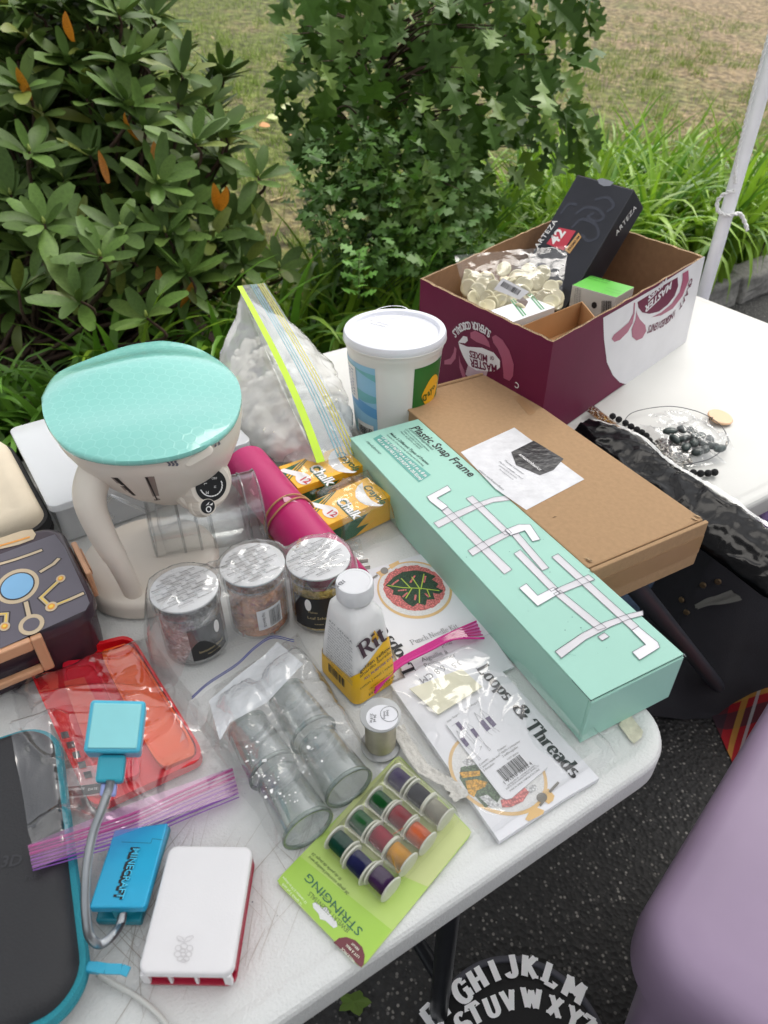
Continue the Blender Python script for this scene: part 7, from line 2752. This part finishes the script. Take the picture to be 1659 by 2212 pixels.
# tartan cloth on the ground at the right
def tartan():
    m, N, L, p = nodemat('red_tartan')
    tc = N.new('ShaderNodeTexCoord')
    sx = N.new('ShaderNodeSeparateXYZ')
    mp = N.new('ShaderNodeMapping')
    mp.inputs['Rotation'].default_value = (0, 0, .5)
    L.new(tc.outputs['Object'], mp.inputs[0])
    L.new(mp.outputs[0], sx.inputs[0])
    col = None
    base = None
    for ax_, per, lo, hi, cc_ in ((0, .17, .0, .2, (.02, .02, .03)), (1, .17, .0, .2, (.02, .02, .03)), (0, .17, .3, .36, (.5, .28, .05)), (1, .17, .3, .36, (.5, .28, .05)), (0, .17, .42, .45, (.5, .5, .5)), (1, .17, .42, .45, (.5, .5, .5))):
        q = N.new('ShaderNodeMath')
        q.operation = 'FLOORED_MODULO'
        q.inputs[1].default_value = per
        L.new(sx.outputs[ax_], q.inputs[0])
        g1 = N.new('ShaderNodeMath')
        g1.operation = 'GREATER_THAN'
        g1.inputs[1].default_value = lo * per
        g2 = N.new('ShaderNodeMath')
        g2.operation = 'LESS_THAN'
        g2.inputs[1].default_value = hi * per
        L.new(q.outputs[0], g1.inputs[0])
        L.new(q.outputs[0], g2.inputs[0])
        mu = N.new('ShaderNodeMath')
        mu.operation = 'MULTIPLY'
        L.new(g1.outputs[0], mu.inputs[0])
        L.new(g2.outputs[0], mu.inputs[1])
        m3 = N.new('ShaderNodeMath')
        m3.operation = 'MULTIPLY'
        m3.inputs[1].default_value = .75
        L.new(mu.outputs[0], m3.inputs[0])
        mx = N.new('ShaderNodeMix')
        mx.data_type = 'RGBA'
        if base is None:
            mx.inputs['A'].default_value = (.35, .008, .015, 1)
        else:
            L.new(base, mx.inputs['A'])
        mx.inputs['B'].default_value = (*cc_, 1)
        L.new(m3.outputs[0], mx.inputs['Factor'])
        base = mx.outputs['Result']
    L.new(base, p.inputs['Base Color'])
    p.inputs['Roughness'].default_value = .85
    return m


ta = at((1625, 1500), -.6)
heap('tartan_cloth', 'red tartan cloth lying at the edge of the black clothes', 'cloth', ta.x - .03, ta.x + .6, ta.y - .12, ta.y + .32, .12, tartan(), 5.0, .02, 40, 40)
da = at((1500, 1235), -.35)
heap('denim_cloth', 'fold of pale blue denim just behind the brown box', 'cloth', .50, .64, 1.12, 1.4, .47, mat('denim', '#6f86a3', .85, var=.25, vs=60, bump=.3, bs=600), 9.0, .05, 40, 40, 6)
pa = at((1650, 1112), -.12)
heap('lilac_cloth', 'lilac cloth bunched under the far table edge', 'cloth', .70, 1.15, 1.06, 1.4, .53, mat('lilac_fabric', '#a78fc4', .85, var=.15, bump=.2, bs=400), 14.0, .09, 50, 50, 9)
# fallen green leaf on the asphalt
c = at(zg(690, 1845), -.736)
mb = MB()
pts = [(math.cos(k * 2 * PI / 20) * (1 + .22 * math.cos(k * 2 * PI / 20 * 5)) * .024, math.sin(k * 2 * PI / 20) * (1 + .22 * math.cos(k * 2 * PI / 20 * 5)) * .016) for k in range(20)]
mb.add([c + V((0, 0, .008))] + [c + V((x, y, .003 + .004 * math.sin(i))) for i, (x, y) in enumerate(pts)], [(0, 1 + i, 1 + (i + 1) % 20) for i in range(20)])
o = mb.obj('fallen_leaf', mat('fresh_leaf', '#55701f', .6), None)
tag(o, 'lone green leaf fallen on the asphalt under the table', 'leaf')

# ================================================================== PLANTS
def leafmesh(w, curl, fold, n=7, tip=1.0, asym=0.0):
    """oblong leaf, length 1 along +Y, upper side +Z"""
    vs, fs = [], []
    for i in range(n + 1):
        f = i / n
        hw = w * (math.sin(PI * min(1, f ** 1.15 * .9 + .04)) ** .72) if 0 < i < n else w * (.06 if i == 0 else .38)
        z = -curl * f * f
        vs += [V((-hw, f, z + fold * hw)), V((0, f, z)), V((hw * (1 + asym), f, z + fold * hw))]
    for i in range(n):
        a = i * 3
        fs += [(a, a + 1, a + 4, a + 3), (a + 1, a + 2, a + 5, a + 4)]
    me = bpy.data.meshes.new('leaf')
    me.from_pydata([tuple(v) for v in vs], [], fs)
    me.polygons.foreach_set('use_smooth', [True] * len(fs))
    me.update()
    return me


def place(y, z, o, s):
    y = V(y).normalized()
    z = V(z)
    z = (z - y * z.dot(y))
    if z.length < 1e-4:
        z = y.orthogonal()
    z.normalize()
    x = y.cross(z)
    m = Matrix((x, y, z)).transposed().to_4x4()
    m.translation = V(o)
    return m @ Matrix.Scale(s, 4)


def addmesh(mb, me, m):
    n = len(mb.v)
    mb.v += [m @ v.co for v in me.vertices]
    mb.f += [tuple(i + n for i in p.vertices) for p in me.polygons]


def leaves_to(parent, items, limit, name, restname):
    """items (mesh, matrix, material, nearness): the ones that show largest become parts, the rest one mass"""
    items.sort(key=lambda it: it[3])
    rest = {}
    variants = {}
    for i, (me, mx, mm_, d) in enumerate(items):
        if i < limit:
            key = (me.name, mm_.name)
            if key not in variants:
                c = me.copy()
                c.materials.clear()
                c.materials.append(mm_)
                variants[key] = c
            link(name, variants[key], None, parent, basis=mx)
        else:
            mb = rest.setdefault(mm_.name, (MB(), mm_))
            addmesh(mb[0], me, mx)
    for mb, mm_ in rest.values():
        mb.obj(restname, mm_, parent, smooth=True, kind='stuff')


M_RH = mat('rhododendron_leaf', '#566b30', .5, var=.16, vs=14, island=.34, spec=.22, transl=.1)
M_RHY = mat('rhododendron_yellowish', '#6f7a34', .45, var=.15, vs=12, island=.2, transl=.15)
M_RHO = mat('rhododendron_orange', '#b8701f', .5, var=.3, vs=25, island=.25, transl=.2)
M_BUD = mat('bud_green', '#8a9a4a', .5)
M_BARK = mat('bark_brown', '#4a382c', .9, var=.3, vs=50, bump=.5, bs=200)
LM = [leafmesh(.195, .10, .2), leafmesh(.18, .18, .3), leafmesh(.205, .02, .15), leafmesh(.185, -.06, .25), leafmesh(.17, .38, .45, asym=.15), leafmesh(.19, .25, -.15, asym=-.12), leafmesh(.15, -.16, .4)]
rnd = random.Random(42)
base = V((-1.35, 2.75, .1))
t = thing('rhododendron', 'large rhododendron bush with dark green leaf whorls and a few orange leaves', 'shrub', base)
ROS = [(480, 490), (690, 350), (800, 690), (1075, 780), (1135, 575), (500, 860), (345, 995), (880, 1010), (1205, 880), (1425, 975), (670, 1270), (915, 1290), (555, 1420), (1150, 1330), (1350, 1445), (810, 1755), (150, 200), (60, 330), (945, 1440), (245, 1240), (840, 90), (560, 30), (330, 60), (165, 840), (1545, 1480), (30, 60), (120, 480), (660, 80), (60, 1080), (420, 1250), (740, 1450), (1040, 1500), (230, 620), (40, 720), (1260, 1250), (450, 330), (260, 300), (1000, 1150), (620, 700), (300, 1450), (100, 1600), (430, 1650), (180, 60), (480, 130), (700, 560)]
items = []
tips = []
for k, p in enumerate(ROS):
    px = zl(*p)
    d = 2.05 + .35 * (1 - p[1] / 1800) + rnd.uniform(-.12, .12) + (.25 if p[0] > 1100 else 0)
    tips.append((dep(px, d), True))
for k in range(330):                       # whorls deeper in the bush
    px = zl(rnd.uniform(-250, 1250) if k % 3 else rnd.uniform(-250, 700), rnd.uniform(-150, 1650))
    if px[1] > 300 + .9 * (560 - px[0]) + 260 or (px[0] > 330 and px[1] < 120):
        continue
    tips.append((dep(px, rnd.uniform(2.3, 3.0)), False))
for k in range(60):                        # low, shaded leaves towards the ground
    tips.append((dep((rnd.uniform(-40, 430), rnd.uniform(330, 700)), rnd.uniform(2.45, 3.0)), False))
branch = MB()
for (c, front) in tips:
    if c.z < .16:
        continue
    out = (c - V((base.x, base.y, max(.2, c.z - .5))))
    ax = (V((out.x * .35, out.y * .35 - .25, 1.0))).normalized()
    ax = (ax + V((rnd.gauss(0, .18), rnd.gauss(0, .18), 0))).normalized()
    n = rnd.randint(8, 11)
    a0 = rnd.uniform(0, 6.28)
    x = ax.orthogonal().normalized()
    y = ax.cross(x)
    for i in range(n):
        a = a0 + i * 2.4
        el = R(18 + 38 * (i / n) + rnd.uniform(-10, 10))
        d = (x * math.cos(a) + y * math.sin(a)) * math.cos(el) + ax * math.sin(el)
        s = rnd.uniform(.105, .145) * (1.0 if i < n - 3 else .72)
        me = rnd.choice(LM)
        o = c + d * .008 - ax * rnd.uniform(0, .02)
        mm_ = M_RH if rnd.random() > .07 else M_RHY
        items.append((me, place(d, ax + d * -.1, o, s), mm_, (o - CAM).length + (0 if front else .6)))
    if rnd.random() < .6:                  # older, drooping leaves lower on the twig
        for i in range(rnd.randint(1, 3)):
            a = rnd.uniform(0, 6.28)
            d = (x * math.cos(a) + y * math.sin(a)) * .8 - V((0, 0, rnd.uniform(.2, .9)))
            o = c - ax * rnd.uniform(.04, .08)
            mm_ = rnd.choice([M_RH, M_RH, M_RHY])
            items.append((rnd.choice(LM), place(d, V((0, -.4, 1)), o, rnd.uniform(.09, .12)), mm_, (o - CAM).length + .2))
    p0 = base + V((rnd.gauss(0, .12), rnd.gauss(0, .12), 0))
    mid = p0.lerp(c, .55) + V((rnd.gauss(0, .05), rnd.gauss(0, .05), rnd.uniform(-.18, -.02)))
    P = spline([p0, mid, c - ax * .1, c], 5)
    branch.tube(P, [.011 - .0075 * i / (len(P) - 1) for i in range(len(P))], 5)
for p in ((1180, 1080), (1390, 1190), (1465, 1180), (660, 1510), (870, 1540), (1010, 1600), (1060, 1630), (690, 690), (360, 130), (90, 440), (545, 900), (850, 850), (1255, 1100)):
    c = dep(zl(p[0], p[1] - 70), 2.15)
    d = V((rnd.gauss(0, .3), rnd.gauss(-.1, .2), -1))
    items.append((rnd.choice(LM), place(d, V((rnd.gauss(0, .5), -1, .2)), c, rnd.uniform(.07, .10)), M_RHO if rnd.random() < .65 else M_RHY, 0))
leaves_to(t, items, 300, 'leaf', 'inner_leaves')
branch.obj('branches', M_BARK, t, smooth=True)
mb = MB()
for (c, front) in tips[:len(ROS)]:
    mb.lathe([(0, 0), (.005, .004), (.006, .010), (.003, .019), (0, .024)], 8, Matrix.Translation(c))
mb.obj('buds', M_BUD, t, smooth=True, kind='stuff')

# ------------------------------------------------------------------ oak sapling
def oakleaf(seed):
    r = random.Random(seed)
    prof = [(0, .015), (.10, .02), (.17, .09), (.22, .21), (.27, .25), (.32, .17), (.37, .085), (.42, .12), (.46, .30), (.51, .38), (.56, .37), (.60, .24), (.65, .12), (.70, .15), (.74, .27), (.80, .29), (.84, .17), (.89, .12), (.94, .13), (.98, .07), (1.0, .0)]
    vs, fs = [], []
    cv = r.uniform(-.1, .5)
    fo = r.uniform(-.25, .5)
    for (f, w) in prof:
        w *= r.uniform(.85, 1.1)
        z = -cv * f * f + .02 * math.sin(f * 9 + seed)
        vs += [V((-w, f + w * .18, z + fo * w)), V((0, f, z)), V((w * r.uniform(.85, 1.1), f + w * .18, z + fo * w))]
    for i in range(len(prof) - 1):
        a = i * 3
        fs += [(a, a + 1, a + 4, a + 3), (a + 1, a + 2, a + 5, a + 4)]
    me = bpy.data.meshes.new('oak')
    me.from_pydata([tuple(v) for v in vs], [], fs)
    me.update()
    return me


def inpoly(p, poly):
    c = False
    j = len(poly) - 1
    for i in range(len(poly)):
        if (poly[i][1] > p[1]) != (poly[j][1] > p[1]) and p[0] < (poly[j][0] - poly[i][0]) * (p[1] - poly[i][1]) / (poly[j][1] - poly[i][1]) + poly[i][0]:
            c = not c
        j = i
    return c


OM = [oakleaf(k) for k in range(9)]
M_OAK = mat('oak_leaf', '#486224', .5, spec=.2, var=.12, vs=10, island=.25, transl=.12)
M_OAK2 = mat('oak_leaf_light', '#6b8533', .45, var=.12, vs=10, island=.2, transl=.25)
tb = V((.12, 3.0, .1))
t = thing('oak_sapling', 'young oak sapling with dark lobed leaves behind the table', 'tree', tb)
tr_pts = [tb, dep((800, 430), 2.95), dep((812, 210), 2.85), dep((850, 60), 2.8), dep((872, -160), 2.8)]
TP = spline(tr_pts, 8)
MB().tube(TP, [.016 - .008 * i / (len(TP) - 1) for i in range(len(TP))], 8).obj('trunk', M_BARK, t, smooth=True)
OUTL = [(600, -60), (640, 50), (585, 150), (640, 235), (660, 320), (705, 400), (800, 470), (920, 500), (1010, 470), (1095, 400), (1130, 330), (1180, 335), (1262, 320), (1285, 210), (1225, 120), (1270, 40), (1290, -60)]
DENSE = [(690, -60), (690, 150), (740, 330), (860, 430), (1000, 420), (1090, 300), (1170, 180), (1190, -60)]
rnd = random.Random(77)
items = []
br = MB()
cnt = 0
while cnt < 620:
    px = (rnd.uniform(570, 1300), rnd.uniform(-70, 505))
    if not inpoly(px, OUTL):
        continue
    if not inpoly(px, DENSE) and rnd.random() < .45:
        continue
    d = rnd.uniform(2.35, 3.15) if inpoly(px, DENSE) else rnd.uniform(2.45, 2.95)
    c = dep(px, d)
    tdir = c - V((TP[len(TP) // 2].x, TP[len(TP) // 2].y, c.z))
    dirn = V((tdir.x * .8 + rnd.gauss(0, .4), tdir.y * .6 + rnd.gauss(-.2, .4), rnd.gauss(-.75, .4)))
    nrm = V((rnd.gauss(0, .45), -.55 + rnd.gauss(0, .4), .8))
    lo = px[1] > 330
    s = rnd.uniform(.08, .165)
    items.append((rnd.choice(OM), place(dirn, nrm, c, s), M_OAK if rnd.random() > (.3 if px[0] > 1150 or lo else .1) else M_OAK2, (c - CAM).length))
    if cnt % 6 == 0:
        k = min(range(len(TP)), key=lambda q: abs(TP[q].z - (c.z - .15)))
        P = spline([TP[k], TP[k].lerp(c, .6) + V((0, 0, .04)), c], 4)
        br.tube(P, [.005 - .0035 * i / (len(P) - 1) for i in range(len(P))], 4)
    cnt += 1
leaves_to(t, items, 300, 'leaf', 'inner_leaves')
br.obj('branches', M_BARK, t, smooth=True)

# ------------------------------------------------------------------ small shrub at the sapling's foot
SM = [leafmesh(.42, .1, .2, 5), leafmesh(.36, .2, .3, 5)]
SM2 = [oakleaf(k + 20) for k in range(3)]
M_SH = mat('shrub_leaf', '#517529', .5, var=.12, island=.25, transl=.25)
sb_ = V((-.12, 2.85, .1))
t = thing('leafy_shrub', 'fresh green small-leaved shrub at the foot of the oak sapling', 'shrub', sb_)
items = []
SOUT = [(640, 330), (700, 290), (800, 280), (900, 300), (1010, 330), (1060, 420), (1050, 520), (960, 590), (820, 600), (700, 560), (640, 470)]
br = MB()
cnt = 0
while cnt < 620:
    px = (rnd.uniform(620, 1080), rnd.uniform(270, 610))
    if not inpoly(px, SOUT):
        continue
    c = dep(px, rnd.uniform(2.3, 2.75))
    dirn = V((rnd.gauss(0, .7), rnd.gauss(-.3, .6), rnd.gauss(.15, .5)))
    s = rnd.uniform(.035, .065)
    items.append((rnd.choice(SM2), place(dirn, V((rnd.gauss(0, .4), -.3, 1)), c, s * 1.25), M_SH if rnd.random() > .35 else M_OAK, (c - CAM).length))
    if cnt % 12 == 0:
        P = spline([sb_ + V((rnd.gauss(0, .05), rnd.gauss(0, .05), 0)), sb_.lerp(c, .6) + V((0, 0, .05)), c], 4)
        br.tube(P, .0022, 4)
    cnt += 1
leaves_to(t, items, 300, 'leaf', 'inner_leaves')
br.obj('stems', mat('stem_green', '#566b33', .7), t, smooth=True)

# upright young plant with pale leaves in front
YM = oakleaf(91)
t = thing('young_plant', 'single upright young plant with pale green leaves among the daylilies', 'plant', dep((775, 640), 2.3))
for k in range(14):
    c = dep((775 + rnd.gauss(0, 6), 545 + k * 7), 2.2)
    a = k * 2.4
    link('leaf', (lambda me: (me.materials.append(mat('young_leaf', '#6f9f40', .5, island=.15, transl=.3)) or me) if not me.materials else me)(YM), None, t, basis=place((math.cos(a), math.sin(a) - .3, .35), (0, -.2, 1), c, rnd.uniform(.05, .075)))
MB().tube([dep((775, 645), 2.2), dep((776, 540), 2.2)], .003, 6).obj('stem', MATS['stem_green'], t, smooth=True)

# ------------------------------------------------------------------ daylily clumps
def blademesh(bend, seed, n=9):
    r = random.Random(seed)
    vs, fs = [], []
    tw = r.uniform(-.3, .3)
    for i in range(n + 1):
        f = i / n
        w = .022 * (1 - f ** 2.2) * (.55 + .45 * sstep(0, .25, f)) + .0006
        a = bend * f ** 1.6
        yy = sum(math.cos(bend * (j / 40) ** 1.6) * f / (40 * f + 1e-9) * (1 if j <= 40 * f else 0) for j in range(1, 41)) if False else None
        vs.append((f, w, a))
    y = z = 0
    out = []
    for i, (f, w, a) in enumerate(vs):
        if i:
            y += math.sin((vs[i - 1][2] + a) / 2) / n
            z += math.cos((vs[i - 1][2] + a) / 2) / n
        nrm = V((0, -math.cos(a), math.sin(a)))
        sx = V((math.cos(tw * f), math.sin(tw * f) * .3, 0))
        out += [V((0, y, z)) - sx * w + nrm * w * .5, V((0, y, z)), V((0, y, z)) + sx * w + nrm * w * .5]
    for i in range(n):
        a = i * 3
        fs += [(a, a + 1, a + 4, a + 3), (a + 1, a + 2, a + 5, a + 4)]
    me = bpy.data.meshes.new('blade')
    me.from_pydata([tuple(v) for v in out], [], fs)
    me.polygons.foreach_set('use_smooth', [True] * len(fs))
    me.update()
    return me


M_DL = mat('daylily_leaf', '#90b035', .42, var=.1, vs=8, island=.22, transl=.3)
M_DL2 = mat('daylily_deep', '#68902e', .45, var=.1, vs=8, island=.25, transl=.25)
BM = [blademesh(b_, i) for i, b_ in enumerate((1.2, 1.7, 2.1, 2.5, 2.8, .8, 3.0))]
bm2 = []
for me in BM:
    a, b = me, me.copy()
    a.materials.append(M_DL)
    b.materials.append(M_DL2)
    bm2.append((a, b))
rnd = random.Random(5)
CL = []
for i in range(15):                        # right bank
    CL.append((rnd.uniform(.95, 2.75), rnd.uniform(0.0, 1.25), 0, 'right bank'))
CL = []
for u_, n_ in ((2.3, 2.3), (2.62, 2.35), (2.95, 2.3), (3.3, 2.38), (2.45, 2.62), (2.78, 2.66), (3.1, 2.68), (3.45, 2.7), (2.2, 2.55), (1.95, 2.4), (2.05, 2.75), (2.6, 2.95), (3.0, 3.0), (3.4, 3.0), (2.3, 2.95), (1.75, 2.6), (3.7, 2.5), (3.75, 2.85), (2.15, 2.16), (2.45, 2.15), (2.75, 2.16), (3.05, 2.15), (3.35, 2.16), (3.65, 2.2), (3.95, 2.3), (2.6, 2.5), (3.2, 2.5), (2.9, 2.85), (3.25, 2.86), (1.85, 2.2)):
    CL.append((u_ + rnd.gauss(0, .05), n_ + rnd.gauss(0, .04), 0, 'bright green daylily clump on the bank behind the canopy pole', 'daylilies behind the pole'))
for u_, n_ in ((.75, 2.2), (1.0, 2.22), (1.25, 2.25), (1.5, 2.2), (.9, 2.45), (1.2, 2.5), (1.5, 2.5), (.5, 2.25), (1.75, 2.25)):
    CL.append((u_ + rnd.gauss(0, .05), n_ + rnd.gauss(0, .03), 1, 'arching daylily clump behind the white tub', 'daylilies behind the tub'))
for u_, n_ in ((-.15, 2.2), (.1, 2.18), (.3, 2.25), (-.4, 2.2), (.05, 2.45)):
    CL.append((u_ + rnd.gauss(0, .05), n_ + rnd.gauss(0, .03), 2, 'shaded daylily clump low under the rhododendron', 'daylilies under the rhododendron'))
for (u_, n_, kind, lb, gp) in CL:
    b0 = un(u_, n_, .10)
    if kind == 0 and n_ > 2.9:
        b0.z = .12
    t = thing('daylily', lb, 'plant', b0, group=gp)
    nb = 46 if kind == 0 else 34
    for i in range(nb):
        a = rnd.uniform(0, 2 * PI)
        pr_i = rnd.randrange(len(BM))
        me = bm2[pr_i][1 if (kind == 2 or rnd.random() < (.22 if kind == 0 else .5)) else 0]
        L_ = rnd.uniform(.5, .82) * (1.0 if kind == 0 else .8 if kind == 1 else .6)
        p = b0 + V((rnd.gauss(0, .05), rnd.gauss(0, .05), -.01))
        mx = Matrix.Translation(p) @ Matrix.Rotation(a, 4, 'Z') @ Matrix.Rotation(-rnd.uniform(0, .35), 4, 'X') @ Matrix.Diagonal((rnd.uniform(.75, 1.15) * .85, L_, L_, 1))
        link('blade', me, None, t, basis=mx)

# ------------------------------------------------------------------ lawn blades and litter
M_G1 = mat('lawn_green', '#8fa04a', .7, var=.2, island=.35, transl=.2)
M_G2 = mat('lawn_straw', '#b39a74', .8, var=.25, island=.55, transl=.15)
rnd = random.Random(99)
g1, g2 = MB(), MB()


def blade(mb, p, h, w, lean):
    a = rnd.uniform(0, 6.28)
    d = V((math.cos(a), math.sin(a), 0))
    l = V((rnd.gauss(0, lean), rnd.gauss(0, lean), 1)).normalized() * h
    n = len(mb.v)
    mb.v += [p - d * w, p + d * w, p + l]
    mb.f.append((n, n + 1, n + 2))


for i in range(110000):
    f = rnd.random()
    n_ = 2.95 + 8.5 * f ** 1.5
    wid = 1.2 + n_ * .75
    u_ = rnd.uniform(-wid * 1.0 - .5, wid * 1.25) + .62 * n_
    nn_ = noise.noise(V((u_ * .75, n_ * .75, 3))) + .35 * noise.noise(V((u_ * 2.5, n_ * 2.5, 8)))
    green = nn_ < .22 - .07 * (u_ - 1.9)
    p = un(u_, n_, lawn_z(u_, n_) - .004)
    if green:
        blade(g1, p, rnd.uniform(.03, .08), rnd.uniform(.0018, .004), .45)
    else:
        blade(g2, p, rnd.uniform(.012, .04), rnd.uniform(.0012, .0028), .9)
for k in range(600):                       # taller tufts standing out of the dry lawn
    u_, n_ = rnd.uniform(-3, 9), 2.95 + 6 * rnd.random() ** 1.3
    for j in range(rnd.randint(14, 40)):
        a_, b_ = u_ + rnd.gauss(0, .06), n_ + rnd.gauss(0, .06)
        blade(g1, un(a_, b_, lawn_z(a_, b_) - .004), rnd.uniform(.05, .14), rnd.uniform(.002, .005), .5)
for k in range(500):                       # straw, chips and twigs
    u_, n_ = rnd.uniform(-2, 9), 2.95 + 6.5 * rnd.random() ** 1.2
    p = un(u_, n_, lawn_z(u_, n_) + .01)
    d = V((rnd.gauss(0, 1), rnd.gauss(0, 1), rnd.gauss(0, .15))).normalized() * rnd.uniform(.02, .07)
    w = V((-d.y, d.x, 0)).normalized() * rnd.uniform(.003, .009)
    n = len(g2.v)
    g2.v += [p - d - w, p + d - w, p + d + w, p - d + w]
    g2.f.append((n, n + 1, n + 2, n + 3))
o = g1.obj('grass', M_G1, None, kind='stuff')
tag(o, 'patchy short green grass of the lawn', 'grass')
o = g2.obj('dry_grass', M_G2, None, kind='stuff')
tag(o, 'dry straw-coloured grass of the lawn', 'grass')
for k, (px, d_, hx, s, lb) in enumerate((((607, 232), 5.2, '#cfd5a0', .07, 'pale yellow fallen leaf on the lawn, the larger of two beside the oak sapling'), ((576, 254), 5.0, '#c3cc8a', .05, 'small pale fallen leaf on the lawn, nearer the rhododendron'), ((560, 272), 4.9, '#c9884a', .05, 'orange fallen leaf on the lawn beside the rhododendron tips'), ((620, 296), 4.7, '#c68a52', .05, 'brown fallen leaf on the lawn close to the oak sapling'))):
    r = ray(px)
    # walk along the sight line to the lawn
    dd = 2.5
    while dd < 14:
        p = CAM + r * dd
        u_, n_ = p.dot(UD), p.dot(ND)
        if p.z < lawn_z(u_, n_) + .03:
            break
        dd += .02
    me = leafmesh(.4, .1, .2, 5)
    me.materials.append(mat('litter_%d' % k, hx, .6))
    o = link('fallen_leaf', me, None, None, basis=place((1, .3 * k, .05), (0, -.5, 1), p, s * 1.6))
    tag(o, lb, 'leaf')
# leaf litter and bark in the bed
mb = MB()
for i in range(1500):
    u_, n_ = rnd.uniform(-1.5, 4), rnd.uniform(KN + .12, 3.2)
    p = un(u_, n_, .115 + rnd.uniform(0, .01))
    s = rnd.uniform(.008, .03)
    a = rnd.uniform(0, 6.28)
    d, e = V((math.cos(a), math.sin(a), rnd.gauss(0, .3))) * s, V((-math.sin(a), math.cos(a), rnd.gauss(0, .3))) * s * .4
    n = len(mb.v)
    mb.v += [p - d, p - e, p + d, p + e]
    mb.f.append((n, n + 1, n + 2, n + 3))
o = mb.obj('leaf_litter', mat('litter_brown', '#6b4a2c', .85, var=.3, island=.5), None, kind='stuff')
tag(o, 'brown leaf litter and bark in the planting bed', 'leaf litter')
